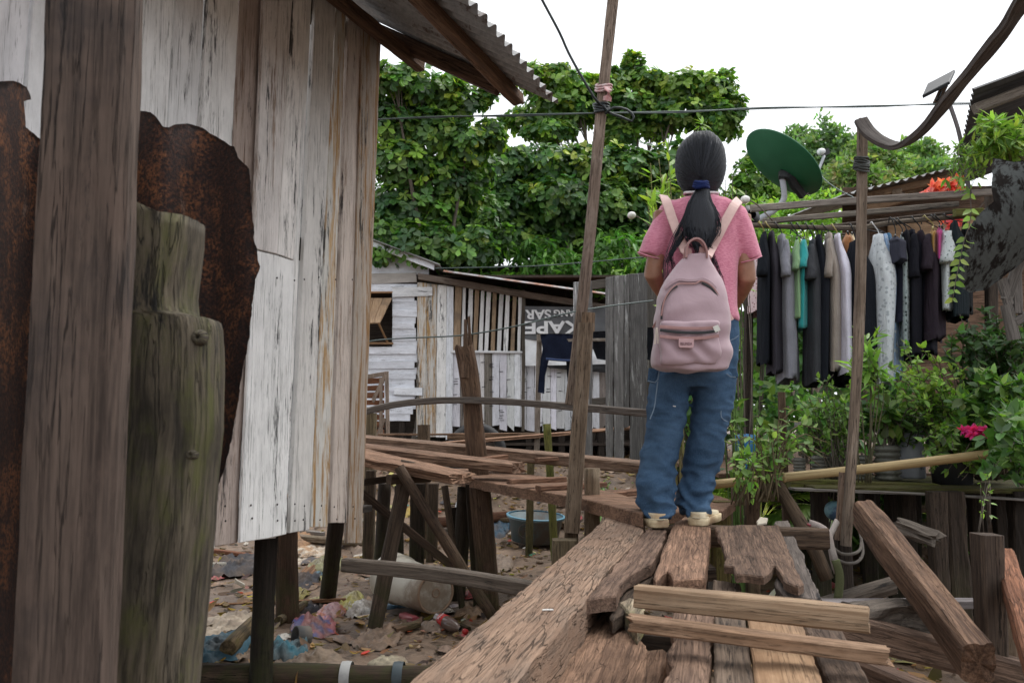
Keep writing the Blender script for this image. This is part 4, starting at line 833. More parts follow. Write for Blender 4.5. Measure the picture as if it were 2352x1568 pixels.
def crumple(name, x, y, wpx, hpx, color, label, cat, seed, lift=.03, rough=.5, spots=None, hump=.05, group=None):
    c = G(x, y); k = c.y/F; rx = wpx*k/2; ry = max(hpx*k/2/max(.12, (CH-c.z)/c.y), .02)
    ry = min(ry, rx*1.3+.08); mb = MB(); n, K = 12, 36; R = []
    for i in range(n+1):
        row = []
        for j in range(K):
            a = 2*math.pi*j/K; f = i/n; rr = f*(1+.28*nz(math.cos(a)*1.6+seed, math.sin(a)*1.6)+.12*nz(math.cos(a)*5+seed, math.sin(a)*5, 3))
            X, Yv = c.x+rx*rr*math.cos(a), c.y+ry*rr*math.sin(a)
            z = gz(X, Yv)+lift*.35+hump*(1-f*f)*(.6+.8*nz(X*7+seed, Yv*7))+lift*abs(nz(X*22+seed, Yv*22))*1.3+.012*nz(X*55, Yv*55, seed)
            if i == n: z -= .012
            t = 1.
            if spots and nz(X*16+seed, Yv*16, 5) > .12: tt = spots
            else: tt = (1, 1, 1)
            md = max(0, min(1, .5+1.6*nz(X*9, Yv*9, seed+2)))*.55
            tt = tuple(tt[q]*(1-md)+md*(MUD[q]/max(color[q], .02)) for q in range(3))
            row.append(mb.vert((X, Yv, z), (0, 0, 0), tt))
        R.append(row)
    for i in range(n):
        for j in range(K): mb.face((R[i][j], R[i+1][j], R[i+1][(j+1) % K], R[i][(j+1) % K]), 0, True)
    s = NT('scrap_'+name); cc = s.mix(1., color, s.attr('tint').outputs['Color'], 'MULTIPLY'); nn = s.noise(s.n('TexCoord').outputs['Object'], 28, None, 5, .6)
    cc = s.mix(s.ramp(nn, .3, .7), cc, s.mix(1., cc, (.6, .6, .6), 'MULTIPLY'))
    m = s.done(s.bsdf(cc, rough, nn, .7, .01)); return tag(mb.build(name, m), label, cat, group)
for a in (
    ('blue_cloth', 501, 1498, 122, 50, (.03, .13, .19), 'crumpled teal-blue cloth beside the mossy log post', 'cloth', 1, .03, .7),
    ('blue_cloth', 664, 1499, 76, 42, (.03, .15, .20), 'teal-blue rag heaped right of the black house stilt', 'cloth', 2, .04, .7),
    ('blue_cloth', 722, 1521, 66, 24, (.04, .17, .22), 'flattened teal-blue rag by the taped log', 'cloth', 3, .02, .7),
    ('yellow_bag', 668, 1374, 64, 30, (.36, .32, .08), 'dirty yellow plastic bag against the black house stilt', 'plastic bag', 4, .03, .4),
    ('yellow_bag', 806, 1384, 50, 46, (.42, .38, .10), 'olive-yellow plastic bag draped over the long lath', 'plastic bag', 5, .03, .4),
    ('pink_wrapper', 757, 1411, 66, 32, (.50, .27, .30), 'faded pink plastic wrapper above the red printed one', 'wrapper', 6, .03, .4, (1, .6, .3)),
    ('printed_wrapper', 722, 1437, 92, 46, (.40, .13, .14), 'red and pink printed plastic wrapper in the mud', 'wrapper', 7, .03, .4, (.25, .8, 2.2)),
    ('clear_bag', 828, 1408, 62, 30, (.50, .47, .43), 'cloudy plastic bag scrap right of the olive-yellow bag', 'plastic bag', 8, .03, .35),
    ('dirty_sack', 522, 1443, 124, 60, (.55, .45, .34), 'large mud-stained pale sack next to the mossy log post', 'sack', 9, .03, .7),
    ('film_scrap', 752, 1303, 72, 46, (.28, .27, .12), 'yellow-green film bundle behind the near squared beam', 'plastic film', 10, .05, .4),
    ('pale_sheet', 708, 1264, 104, 34, (.62, .53, .42), 'flat pale sheet with brown stains under the plank house', 'sheet', 11, .01, .7, (.7, .5, .35), .01),
    ('black_cloth', 549, 1306, 110, 42, (.035, .035, .042), 'heap of black cloth under the plank house', 'cloth', 12, .05, .8),
    ('black_cloth', 618, 1345, 70, 40, (.045, .045, .055), 'dark grey rag left of the thick brown stump stilt', 'cloth', 13, .03, .8),
    ('black_cloth', 700, 1340, 70, 52, (.05, .05, .06), 'charcoal cloth right of the thick brown stump stilt', 'cloth', 14, .04, .8),
    ('black_cloth', 702, 1398, 60, 22, (.03, .03, .04), 'black rag between the long lath and the pink wrapper', 'cloth', 15, .03, .8),
    ('blue_plastic', 905, 1386, 68, 24, (.04, .22, .38), 'bright blue plastic scrap in front of the bucket', 'plastic sheet', 16, .02, .35),
    ('leather_scrap', 868, 1476, 118, 54, (.26, .17, .11), 'curled tan leathery sheet in the open mud', 'sheet', 17, .03, .6, None, .03),
    ('paper_bag', 1083, 1412, 70, 48, (.30, .19, .11), 'crumpled brown paper bag beside the crackled plank', 'paper bag', 18, .04, .7),
    ('plastic_bag', 1056, 1146, 44, 38, (.66, .67, .70), 'clear white plastic bag behind the mossy strut', 'plastic bag', 19, .08, .25, None, .16),
    ('plastic_bag', 1198, 1152, 30, 18, (.75, .76, .78), 'small white plastic bag above the blue basin', 'plastic bag', 20, .06, .3, None, .14),
    ('plastic_bag', 1220, 1166, 28, 18, (.6, .62, .65), 'clear plastic bag just right of the small white bag', 'plastic bag', 21, .06, .3, None, .12),
    ('cardboard', 1234, 1148, 62, 22, (.45, .28, .17), 'flat tan cardboard scrap above the blue basin', 'cardboard', 22, .02, .8, None, .01),
    ('blue_rag', 1153, 1178, 34, 16, (.06, .12, .17), 'blue-grey rag left of the basin rim', 'cloth', 23, .04, .7),
    ('blue_rag', 1145, 1218, 50, 20, (.05, .10, .15), 'flattened blue rag below the basin', 'cloth', 24, .02, .7),
    ('black_cloth', 1070, 1190, 60, 26, (.03, .03, .035), 'black plastic heap on the fallen pipe', 'plastic bag', 25, .05, .5),
    ('yellow_scrap', 950, 1160, 40, 14, (.5, .34, .05), 'yellow scrap behind the diagonal pole', 'wrapper', 26, .02, .4),
    ('orange_cloth', 690, 1243, 60, 16, (.38, .20, .09), 'orange-brown cloth hanging at the plank house floor edge', 'cloth', 27, .03, .7),
    ('dirty_sheet', 860, 1246, 120, 34, (.24, .17, .12), 'muddy tan sheet left of the trestle foot', 'sheet', 28, .03, .6),
    ('dirty_sheet', 1140, 1300, 90, 30, (.26, .19, .14), 'muddy tan sheet right of the square brown post', 'sheet', 29, .03, .6),
    ('dirty_sheet', 700, 1530, 180, 40, (.25, .18, .12), 'brown sheet along the taped log', 'sheet', 30, .02, .6),
    ('net_scrap', 890, 1528, 90, 26, (.4, .35, .25), 'pale netting scrap by the taped log', 'netting', 31, .02, .8),
    ('dirty_sheet', 1000, 1440, 90, 22, (.2, .14, .1), 'dark muddy sheet under the cola bottle', 'sheet', 32, .02, .6)):
    crumple(*a)
# broken tray
tr_ = thing('broken_tray', 'broken cream plastic tray half filled with mud', 'tray', G(505, 1330))
g0 = G(505, 1350); k = g0.y/F
for (x0, y0, x1, y1, h) in ((463, 1310, 534, 1302, .06), (534, 1302, 562, 1352, .05), (562, 1352, 482, 1372, .035), (463, 1310, 470, 1330, .04)):
    a, b = G(x0, y0), G(x1, y1); mb = MB(); d = b-a
    slab(mb, [a, b, b+Vector((0, 0, h)), a+Vector((0, 0, h))], Vector((0, .006, 0)), grain=d, step=.03, jag=.003, fill=.08); mb.build('side_wall', pw, tr_)
# laths, pipes and sticks in the mud
for (x0, y0, x1, y1, w, h, mt, ti, lab, cat, rn) in (
    (448, 1397, 806, 1381, .035, .02, 'brown', (.9, .7, .5), 'long thin lath lying across the mud behind the near black stilt', 'lath', False),
    (940, 1392, 1076, 1449, .03, .02, 'dark', (.8, .5, .4), 'dark slender stick between bucket and crackled plank', 'stick', False),
    (522, 1516, 580, 1455, .075, .075, 'log', (1.3, 1.1, .8), 'thick sawn branch end by the black house stilt', 'branch', True),
    (650, 1242, 850, 1258, .10, .05, 'pole', (.9, .8, .7), 'flat offcut plank lying beyond the plank house stilts', 'plank', False),
    (690, 1228, 745, 1236, .06, .04, 'grey', (1, 1, 1), 'small grey block on the offcut plank', 'wood block', False),
    (944, 1222, 1166, 1200, .10, .10, 'brown', (.6, .42, .34), 'red-brown log lying left of the blue basin', 'log', True),
    (1125, 1150, 1300, 1215, .10, .05, 'post', (1.1, 1, .85), 'crooked board slanting behind the blue basin', 'plank', False),
    (1110, 1160, 1190, 1180, .09, .04, 'post', (.9, .9, .8), 'short board end behind the blue basin', 'plank', False),
    (470, 1268, 590, 1276, .05, .03, 'brown', (.9, .6, .5), 'reddish strip under the plank house edge', 'lath', False),
    (680, 1345, 728, 1300, .10, .02, 'brown', (1., .8, .6), 'small tan board leaning by the yellow-green film', 'board', False),
    (905, 1455, 960, 1440, .07, .03, 'post', (1.2, 1, .9), 'little wooden block in the open mud', 'wood block', False),
    (640, 1440, 700, 1400, .05, .05, 'log', (1., .9, .7), 'grey branch end right of the black house stilt', 'branch', True)):
    a, b = G(x0, y0), G(x1, y1); up_ = Vector((0, 0, h*.7)); beam('mud_'+cat.replace(' ', '_'), mt, [a+up_, b+up_], w, h, lab, cat, rnd=rn, tint=ti, wob=.12)
lg = thing('fallen_log', 'dark round log with white and blue tape bands along the bottom edge', 'log', G(700, 1560))
a, b = G(380, 1566), G(1000, 1572); mb = MB(); sweep(mb, [a+Vector((0, 0, .03)), b+Vector((0, 0, .03))], .115, .10, rnd=True, tint=(.6, .55, .5), wob=.1); mb.build('trunk', M['post'], lg)
for x, col, nm in ((796, (.42, .42, .41), 'white_tape'), (915, (.06, .08, .09), 'blue_tape')):
    f = (x-380)/620; c = a.lerp(b, f)+Vector((0, 0, .03)); mb = MB(); lathe(mb, c, [(.061, -.02), (.063, 0), (.061, .022)], b-a, 24, cap0=False); mb.build(nm, plain(nm, col, tuple(q*.7 for q in col), rough=.5), lg)
# cola bottle
bt = thing('soda_bottle', 'plastic cola bottle with red label lying beside the crackled plank', 'bottle', G(1036, 1450))
a = G(1016, 1442)+Vector((0, 0, .04)); b = G(1066, 1462)+Vector((0, 0, .03)); ax = (b-a).normalized()
mb = MB(); L = .22; lathe(mb, a-ax*.05, [(0, 0), (.03, 0), (.035, .012), (.034, .06), (.036, .12), (.034, .15), (.02, .19), (.013, .2), (.013, L)], ax, 24, cap0=False)
mb.build('body', plain('cola_plastic', (.10, .06, .05), (.14, .10, .08), rough=.15, spec=.6), bt)
mb = MB(); lathe(mb, a-ax*.05, [(.0355, .04), (.0365, .042), (.0372, .085), (.036, .087)], ax, 24, cap0=False); mb.build('label_band', plain('red_label', (.42, .02, .02), (.34, .02, .02), rough=.4), bt)
nv = (Vector((0, -.75, .65))-ax*Vector((0, -.75, .65)).dot(ax)).normalized(); 
text('Coca-Cola', 'lettering', a+ax*.013+nv*.0385, .042, .013, nv.cross(ax), ax, plain('white_print', (.8, .8, .8)), bt, shear=.3, ext=.001) if False else text('Coca-Cola', 'lettering', a+ax*.013+nv*.0385, .045, .014, ax.cross(nv), ax, plain('white_print', (.8, .8, .8)), bt, shear=.3, ext=.001)
mb = MB(); lathe(mb, b+ax*(-.0), [(.014, 0), (.015, .018), (0, .02)], ax, 16); mb.build('cap', bpy.data.materials['red_label'], bt)
mb = MB(); c = G(695, 1480)+Vector((0, 0, .04)); lathe(mb, c, [(.05, -.03), (.052, .04), (.045, .04), (.044, -.03)], (-.8, -.6, .15), 26, cap0=False); tag(mb.build('pipe_ring', plain('grey_plastic', (.10, .10, .10), (.16, .13, .1))), 'short grey pipe ring half sunk in mud above the teal rag', 'pipe')
mb = MB(); a = G(925, 1420)+Vector((0, 0, .02)); b = G(955, 1432)+Vector((0, 0, .02)); sweep(mb, [a, b], .045, .03, tint=(1, 1, 1), wob=.2); tag(mb.build('red_clip', plain('dull_red_plastic', (.25, .04, .05), (.2, .04, .05), rough=.4)), 'small dull-red plastic piece in the open mud', 'plastic piece')
# ================================================================ right side: long pole, laundry, dish
def z6(u, v): return 1550+.341*u, 402+.341*v
lpole = beam('long_pole', 'pole', [P(1943, 1253, 3.12), P(1959, 1004, 3.12), P(1975, 690, 3.12), P(1981, 274, 3.12)], .035, .028, 'tall slim squared pole in front of the laundry with the bent strip on its top', 'pole', up=CAMUP, wob=.08, tint=(.78, .72, .66), n=3)
beam('backing_strip', 'pole', [P(1929, 1240, 3.16), P(1940, 1085, 3.16)], .035, .025, 'thin board nailed behind the foot of the long pole', 'board', up=CAMUP, tint=(.8, .66, .58))
p = P(1936, 1235, 3.2); beam('pole_foot', 'dark', [Vector((p.x, p.y, -.05)), p], .055, .05, 'dark stub carrying the foot of the long pole', 'post', up=CAMUP, tint=(.6, .6, .6))
mb = MB()
for k in range(9):
    y = 364+k*3.4; tube(mb, [P(1978.5+(15+random.random()*4)*math.cos(a), y+3*math.sin(a+k)+random.uniform(-1, 1), 3.12+.03*math.sin(a)) for a in [i*math.pi/5+k for i in range(12)]], .0045, 5, tint=(1, 1, 1))
tag(mb.build('rubber_tie', plain('black_rubber_strip', (.03, .035, .033), (.06, .065, .06), rough=.7)), 'black rubber strip wrapped round the long pole near its top', 'tie')
beam('bent_strip', 'grey', [P(1977, 276, 3.08), P(1992, 300, 3.05), P(2016, 320, 3.0), P(2044, 333, 2.95), P(2064, 335, 2.9), P(2086, 325, 2.85), P(2118, 300, 2.75), P(2152, 262, 2.65), P(2192, 210, 2.5), P(2250, 141, 2.35), P(2302, 76, 2.2), P(2338, 22, 2.12), P(2375, -40, 2.0)], .05, .022, 'grey bent timber strip curving down to the pole top from the upper right corner', 'strip', up=(-.3, -.5, 1), wob=.08, tint=(.42, .40, .40), step=.03)
rk = thing('laundry_rack', 'grey timber rails carrying the row of hanging clothes', 'clothes rack', P(1960, 1000, 5.0))
beam('rail', 'grey', [P(1724, 479, 5.0), P(2000, 459, 5.0), P(2290, 441, 5.0)], .05, .042, parent=rk, tint=(1.15, 1.12, 1.1), wob=.08, h=None) if False else beam('rail', 'grey', [P(1724, 479, 4.85), P(2000, 459, 4.85), P(2290, 441, 4.85)], .03, .042, parent=rk, tint=(1.15, 1.12, 1.1), wob=.08, up=(0, 0, 1))
beam('rail', 'grey', [P(1752, 509, 5.25), P(2200, 469, 5.25)], .03, .036, parent=rk, tint=(.85, .82, .75), wob=.08)
RAILP = [P(1722, 517, 5.0), P(1857, 522, 5.0), P(1966, 523, 5.0), P(2061, 510, 5.0), P(2200, 498, 5.0), P(2290, 492, 5.0)]
beam('round_rail', 'pole', RAILP, .032, .032, parent=rk, rnd=True, tint=(.6, .58, .55), wob=.1)
beam('round_rail', 'dark', [P(1900, 520, 5.35), P(2190, 488, 5.35)], .025, .025, parent=rk, rnd=True, tint=(1.2, 1.2, 1.2))
beam('end_block', 'mossy', [P(2192, 489, 4.95), P(2256, 487, 4.95)], .04, .05, parent=rk, tint=(1.3, 1.5, 1.1))
beam('upright', 'dark', [P(2280, 1120, 5.05), P(2275, 430, 5.05)], .06, .06, parent=rk, up=CAMUP)
beam('upright', 'dark', [P(1716, 1120, 5.2), P(1722, 500, 5.2)], .05, .05, parent=rk, up=CAMUP, tint=(.8, .8, .8))
def railpt(x):
    d = [(abs((CX+F*p.x/p.y)-x), p) for p in resample(RAILP, .02)]; return min(d, key=lambda t: t[0])[1]
HB = plain('black_hanger_plastic', (.02, .022, .025), rough=.4); HW = plain('white_hanger_plastic', (.7, .7, .7), rough=.4); HY_ = plain('yellow_hanger_plastic', (.5, .42, .15), rough=.4); HG = plain('grey_hanger_plastic', (.2, .25, .3), rough=.4)
def garment(kind, u0, u1, v0, v1, col, label, cat, top=None, Yo=0., D=.19, pat=None, sleeve=None, hanger='black', seed=0, wb=1.0, hang=True):
    x0, yt = z6(u0, v0); x1, yb = z6(u1, v1); Y = 5.0+Yo
    xt = z6(top or (u0+u1)/2, 0)[0]; rp = railpt(xt)
    a, b = P((x0+x1)/2, yt, Y), P((x0+x1)/2, yb, Y); w = 1.3*(x1-x0)*Y/F; H = a.z-b.z; xtop = P(xt, yt, Y).x
    mb = MB(); K = 44; n = 26; R = []
    yaw = .22
    for i in range(n+1):
        f = i/n; z = a.z-H*f; ring = []
        cx = xtop+(a.x-xtop)*sm(0, .35, f)+(b.x-a.x)*f
        wt = (.35 if kind != 'shirt' else .3)+(.65 if kind != 'shirt' else .7)*sm(0, .22, f); ww = w/2*wt*(1+(wb-1)*f); dd = D*(.55+.45*sm(0, .10, f)) if kind == 'shirt' else D*(.75+.25*sm(0, .3, f))
        for k in range(K):
            t = 2*math.pi*k/K; s, c = math.sin(t), math.cos(t)
            yy = dd*s; fold = .33*math.sin(s*7+seed+f*1.2)+.3*nz(s*3.2+seed, f*1.6, seed)
            xx = ww*(math.copysign(abs(c)**.8, c)*(.55+.45*abs(c))+.85*fold*(.35+.65*f)*(1 if c > 0 else .8))
            X = cx+xx*1.0+yy*(cx/Y-.07); Yy = Y+yy
            sh = (.045*abs(s)**1.3 if kind == 'shirt' else .012*abs(s))*(1-sm(0, .5, f))
            hem = (.02*nz(s*2+seed, 3)+.012*math.sin(s*5+seed))*sm(.8, 1, f)
            # legs: split towards the hem
            ring.append(mb.vert((X, Yy, z-sh+hem), (z, s, c)))
        R.append(ring)
    for i in range(n):
        for k in range(K): mb.face((R[i][k], R[i][(k+1) % K], R[i+1][(k+1) % K], R[i+1][k]), 0, True)
    mb.face(R[0][::-1])
    if kind != 'shirt':   # inner hem shading comes from a real hollow
        r2 = [mb.vert(Vector(mb.v[q])*1+Vector((0, 0, .05)), (0, 0, 0)) for q in R[-1]]
        for k in range(K): mb.face((R[-1][k], R[-1][(k+1) % K], r2[(k+1) % K], r2[k]))
        mb.face(r2)
    else: mb.face(R[-1])
    m = fabric('cloth_'+cat.replace(' ', '_')+str(seed), col, pat=pat, wr=(26, 26, 2.2), fold=.4)
    o = mb.build('hanging_'+cat.replace(' ', '_'), m); tag(o, label, cat, None)
    if sleeve:
        u_0, u_1, v_0, v_1 = sleeve; sx0, sy0 = z6(u_0, v_0); sx1, sy1 = z6(u_1, v_1); Ys = Y-D*.8; mb = MB()
        aa, bb = P((sx0+sx1)/2+2, sy0, Ys), P((sx0+sx1)/2, sy1, Ys-.04); ws = (sx1-sx0)*Ys/F/2
        rings = []
        for i in range(9):
            f = i/8; rings.append((aa.lerp(bb, f)+Vector((.004*math.sin(f*9+seed), 0, 0)), ws*(.45+.55*sm(0, .5, f))*(1+.1*nz(f*4, seed)), .05*(.6+.4*f), (1, 0, 0), (.1, 1, 0)))
        loft(mb, rings, 16); mb.build('sleeve', m, o)
    if hang:
        hm = {'black': HB, 'white': HW, 'yellow': HY_, 'grey': HG}[hanger]; mb = MB(); q = Vector((rp.x, Y, rp.z)); top_ = Vector((xtop, Y, a.z+.0))
        hk = [q+Vector((-.006, 0, -.012)) if False else q+Vector((.0, .02, -.005)), q+Vector((0, .016, .02)), q+Vector((0, -.006, .026)), q+Vector((0, -.022, .008)), Vector((xtop, Y-.004, (q.z+top_.z)/2)), top_]
        tube(mb, hk, .0034, 6, step=.012); sw = .5*D if kind != 'shirt' else .9*D
        tube(mb, [top_+Vector((-sw*(xtop/Y), -sw, -.04)), top_+Vector((0, 0, .004)), top_+Vector((sw*(xtop/Y), sw, -.04))], .006, 6)
        tag(mb.build('clothes_hanger', hm), f'{hanger} hanger holding the {label.split(",")[0]}', 'hanger', 'hangers on the round rail')
GA = [
 ('pants', 510, 588, 540, 935, (.72, .55, .57), 'pale pink dotted ruffled dress, behind the leftmost black clothes', 'dress', dict(Yo=.25, pat=((.25, .05, .06), 55, .25), wb=1.2)),
 ('pants', 572, 645, 400, 1275, (.011, .013, .018), 'leftmost black trousers in the row, below a black jacket', 'trousers', dict(sleeve=(553, 628, 400, 680), hanger='yellow', top=600)),
 ('pants', 636, 716, 395, 1345, (.040, .036, .045), 'dark plum-grey trousers, second from the left of the row', 'trousers', dict(hanger='yellow', top=648)),
 ('pants', 700, 808, 415, 1392, (.22, .22, .255), 'mid-grey trousers with a grey top, third from the left of the row', 'trousers', dict(sleeve=(712, 776, 440, 682), top=716, wb=.9)),
 ('shirt', 785, 842, 430, 985, (.22, .36, .19), 'sage green shirt left of the teal one', 'shirt', dict(sleeve=(788, 838, 440, 640), top=822)),
 ('shirt', 826, 888, 430, 1040, (.03, .30, .30), 'teal shirt right of the sage green one', 'shirt', dict(sleeve=(828, 892, 440, 625), top=870)),
 ('shirt', 862, 895, 520, 1000, (.03, .17, .42), 'bright blue shirt sliver behind the teal one', 'shirt', dict(Yo=.15)),
 ('pants', 880, 984, 450, 1412, (.050, .052, .058), 'charcoal trousers with a folded charcoal top, right of the teal shirt', 'trousers', dict(sleeve=(870, 950, 470, 705), top=925)),
 ('pants', 955, 1052, 420, 1400, (.014, .016, .022), 'plain black trousers between the charcoal and the taupe pair', 'trousers', dict(top=964)),
 ('pants', 1025, 1126, 405, 1318, (.28, .235, .20), 'taupe trousers left of the long pole', 'trousers', dict(sleeve=(1010, 1060, 430, 690), top=1035, hanger='black', wb=.85)),
 ('pants', 1060, 1190, 460, 1415, (.010, .011, .014), 'black trousers hanging lowest behind the taupe and lilac pairs', 'trousers', dict(Yo=.15, top=1090)),
 ('pants', 1098, 1190, 412, 1350, (.64, .62, .74), 'pale lilac-white trousers just left of the long pole', 'trousers', dict(top=1092, hanger='yellow', wb=.8)),
 ('shirt', 1132, 1195, 388, 700, (.40, .17, .06), 'rust-orange shirt behind the pale lilac trousers', 'shirt', dict(Yo=.2)),
 ('shirt', 1170, 1215, 395, 800, (.62, .50, .32), 'cream shirt sliver beside the rust-orange one', 'shirt', dict(Yo=.28)),
 ('pants', 1158, 1330, 460, 1380, (.010, .012, .017), 'wide black dress right behind the long pole', 'dress', dict(top=1215, D=.2)),
 ('pants', 1335, 1500, 415, 1402, (.62, .66, .69), 'light grey printed pyjama trousers right of the long pole', 'trousers', dict(top=1370, hanger='white', pat=((.40, .44, .47), 34, .3), wb=.62)),
 ('pants', 1425, 1522, 415, 1378, (.32, .46, .68), 'blue trousers with white blocks, right of the light grey pyjamas', 'trousers', dict(top=1410, Yo=.1, pat=((.6, .65, .7), 22, .28), wb=.6)),
 ('pants', 1442, 1530, 410, 1370, (.03, .15, .29), 'teal-blue trousers edge behind the blue block-print pair', 'trousers', dict(Yo=.2, top=1435, wb=.7)),
 ('shirt', 1462, 1550, 412, 618, (.048, .050, .070), 'slate shirt hanging short right of the block-print trousers', 'shirt', dict(top=1485, Yo=-.05)),
 ('pants', 1480, 1580, 560, 1000, (.03, .032, .05), 'dark slate skirt under the slate shirt', 'skirt', dict(top=1500, Yo=.05, hang=False)),
 ('shirt', 1525, 1578, 400, 1180, (.32, .38, .38), 'white and black leaf-print dress right of the slate shirt', 'dress', dict(top=1530, pat=((.02, .03, .03), 40, .3))),
 ('pants', 1562, 1650, 390, 1240, (.012, .012, .017), 'black long dress, first right of the leaf-print dress', 'dress', dict(top=1556, sleeve=(1575, 1640, 400, 690))),
 ('pants', 1620, 1735, 385, 1215, (.013, .013, .020), 'black long dress, second right of the leaf-print dress', 'dress', dict(top=1590, sleeve=(1610, 1690, 400, 660), Yo=.06)),
 ('pants', 1680, 1790, 392, 1110, (.030, .022, .030), 'dark aubergine long dress left of the mustard shirt', 'dress', dict(top=1652, sleeve=(1660, 1735, 400, 640))),
 ('shirt', 1712, 1756, 360, 605, (.36, .20, .05), 'mustard yellow shirt left of the hot pink one', 'shirt', dict(top=1738, hanger='yellow')),
 ('shirt', 1752, 1792, 350, 618, (.52, .06, .26), 'hot pink shirt right of the mustard one', 'shirt', dict(top=1782)),
 ('pants', 1768, 1822, 420, 900, (.46, .43, .55), 'pale mauve trousers under the hot pink shirt', 'trousers', dict(top=1792, Yo=.1)),
 ('shirt', 1790, 1858, 350, 918, (.55, .60, .60), 'pale lace-print blouse with wide sleeve near the right end', 'blouse', dict(sleeve=(1788, 1880, 380, 590), top=1800, pat=((.16, .2, .2), 40, .22))),
 ('pants', 1850, 1950, 330, 980, (.012, .018, .022), 'black-green dress, last of the row at the right', 'dress', dict(top=1880)),
 ('pants', 1925, 1990, 330, 940, (.010, .012, .014), 'black dress end half hidden by the curled iron sheet', 'dress', dict(top=1950, Yo=.1)),
]
for i, (kd, u0, u1, v0, v1, col, lab, cat, kw) in enumerate(GA): garment(kd, u0, u1, v0, v1, col, lab, cat, seed=i*1.7+1, **kw)
# ---- satellite dish
ds = thing('satellite_dish', 'green satellite dish tilted skyward above the laundry rack', 'satellite dish', P(1735, 515, 7.0))
c = P(1798, 375, 7.0); v_ = (c-CAM).normalized(); e_ = Vector((.66, 0, .75)); e_ = (e_-v_*e_.dot(v_)).normalized(); n_ = e_*.87+v_*.49
mb = MB(); R_ = .395; pr = [(0, -.105)]+[(R_*f, -.105+.105*f*f) for f in (.15, .3, .45, .6, .75, .9, .97, 1)]+[(R_+.006, .004), (R_+.004, .012), (R_-.006, .012)]+[(R_*f-.004, -.097+.105*f*f) for f in (.97, .8, .6, .4, .2)]+[(0, -.097)]
lathe(mb, c, pr, n_, 56, cap0=False); mb.build('reflector', plain('dish_green', (.012, .10, .045), (.018, .12, .055), rough=.55, scale=4), ds)
LG = plain('light_grey_metal', (.42, .44, .47), (.32, .33, .36), rough=.5); BP = plain('black_plastic', (.012, .013, .015), rough=.5)
mb = MB(); tube(mb, [P(1796, 405, 6.95), P(1800, 432, 6.95), P(1800, 458, 6.97), P(1780, 482, 7.0), P(1745, 502, 7.0), P(1728, 515, 7.0), P(1712, 560, 7.0)], .026, 12); mb.build('mast', LG, ds)
mb = MB(); sweep(mb, [P(1790, 400, 6.93), P(1812, 405, 6.92), P(1825, 425, 6.95), P(1845, 450, 7.0)], .07, .06, up=CAMUP, wob=.1); box(mb, P(1803, 402, 6.93), .10, .06, .07); mb.build('bracket', BP, ds)
mb = MB(); tube(mb, [P(1846, 448, 7.05), P(1868, 432, 7.15), P(1880, 392, 7.25), P(1893, 358, 7.3)], .013, 8); mb.build('feed_arm', LG, ds)
mb = MB(); q = P(1886, 351, 7.3); lathe(mb, q+Vector((-.02, -.02, 0)), [(0, -.02), (.026, -.015), (.032, 0), (.03, .03), (.02, .05)], (.9, .2, .3), 18); mb.build('feed_horn', plain('white_plastic', (.75, .76, .76), rough=.4), ds)
mb = MB(); box(mb, q+Vector((.05, .03, .015)), .07, .05, .05, (.9, .2, .3), (-.2, 1, 0), (-.3, 0, .9)); mb.build('receiver', BP, ds)
mb = MB(); tube(mb, [P(1882, 392, 7.2), P(1892, 410, 7.0), P(1920, 432, 6.6), P(1965, 456, 6.2)], .005, 6); mb.build('lead', M['wire'], ds)
for x, y, Y, lab in ((1712, 460, 4.2, 'white eggshell on a twig right of the girl\'s shoulder'), (1451, 496, 4.6, 'white eggshell on a twig left of the girl\'s shoulder')):
    c = P(x, y, Y); mb = MB(); lathe(mb, c-Vector((.026, 0, 0)), [(0, 0), (.012, .004), (.019, .012), (.022, .024), (.02, .036), (.013, .047), (0, .052)], (1, 0, .15), 18, cap0=False); e = mb.build('eggshell', plain('eggshell_white', (.78, .76, .73), rough=.5)); tag(e, lab, 'eggshell')
    mb = MB(); tube(mb, [c+Vector((.02, 0, 0)), c+Vector((.07, .02, -.02)), c+Vector((.16, .05, -.1))], .004, 5); mb.build('twig', M['bark'], e)
mb = MB(); lathe(mb, P(1716, 500, 5.1), [(0, -.05), (.06, -.045), (.075, 0), (.07, .04), (.03, .06)], (.3, -1, .2), 18); tag(mb.build('black_pot', BP), 'small black object behind the girl\'s right shoulder by the rail ends', 'pot')
# ---- solar lamp
sl = thing('solar_lamp', 'solar street lamp panel on a thin pole against the sky, upper right', 'solar lamp', P(2226, 445, 4.6))
A, B, C_, D_ = P(2118, 219, 4.6), P(2130, 192, 4.75), P(2192, 158, 4.75), P(2180, 187, 4.6)
mb = MB(); nslab(mb, [A, B, C_, D_], .02, grain=(1, 0, 0), jag=0, relief=0, step=.05, fill=.1); mb.build('frame', BP, sl)
mb = MB(); off = Vector((0, -.002, -.004)); cc = (A+B+C_+D_)/4; qd = [cc+(p-cc)*.86+off for p in (A, B, C_, D_)]
nslab(mb, qd, .002, grain=(1, 0, 0), jag=0, relief=0, step=.05, fill=.1, bev=.001); mb.build('light_panel', plain('lamp_grey_panel', (.24, .25, .26), (.17, .18, .19), rough=.3), sl)
beam('stub', 'post', [P(2150, 238, 4.7), P(2170, 196, 4.68)], .035, .03, parent=sl, up=CAMUP, tint=(.8, .7, .6)); mb = MB(); tube(mb, [P(2157, 193, 4.68), P(2164, 204, 4.68), P(2152, 232, 4.68)], .008, 6); mb.build('bracket', BP, sl)
beam('pole', 'grey', [P(2228, 450, 4.65), P(2205, 315, 4.65), P(2181, 238, 4.65)], .026, .024, parent=sl, rnd=True, tint=(.75, .75, .85))
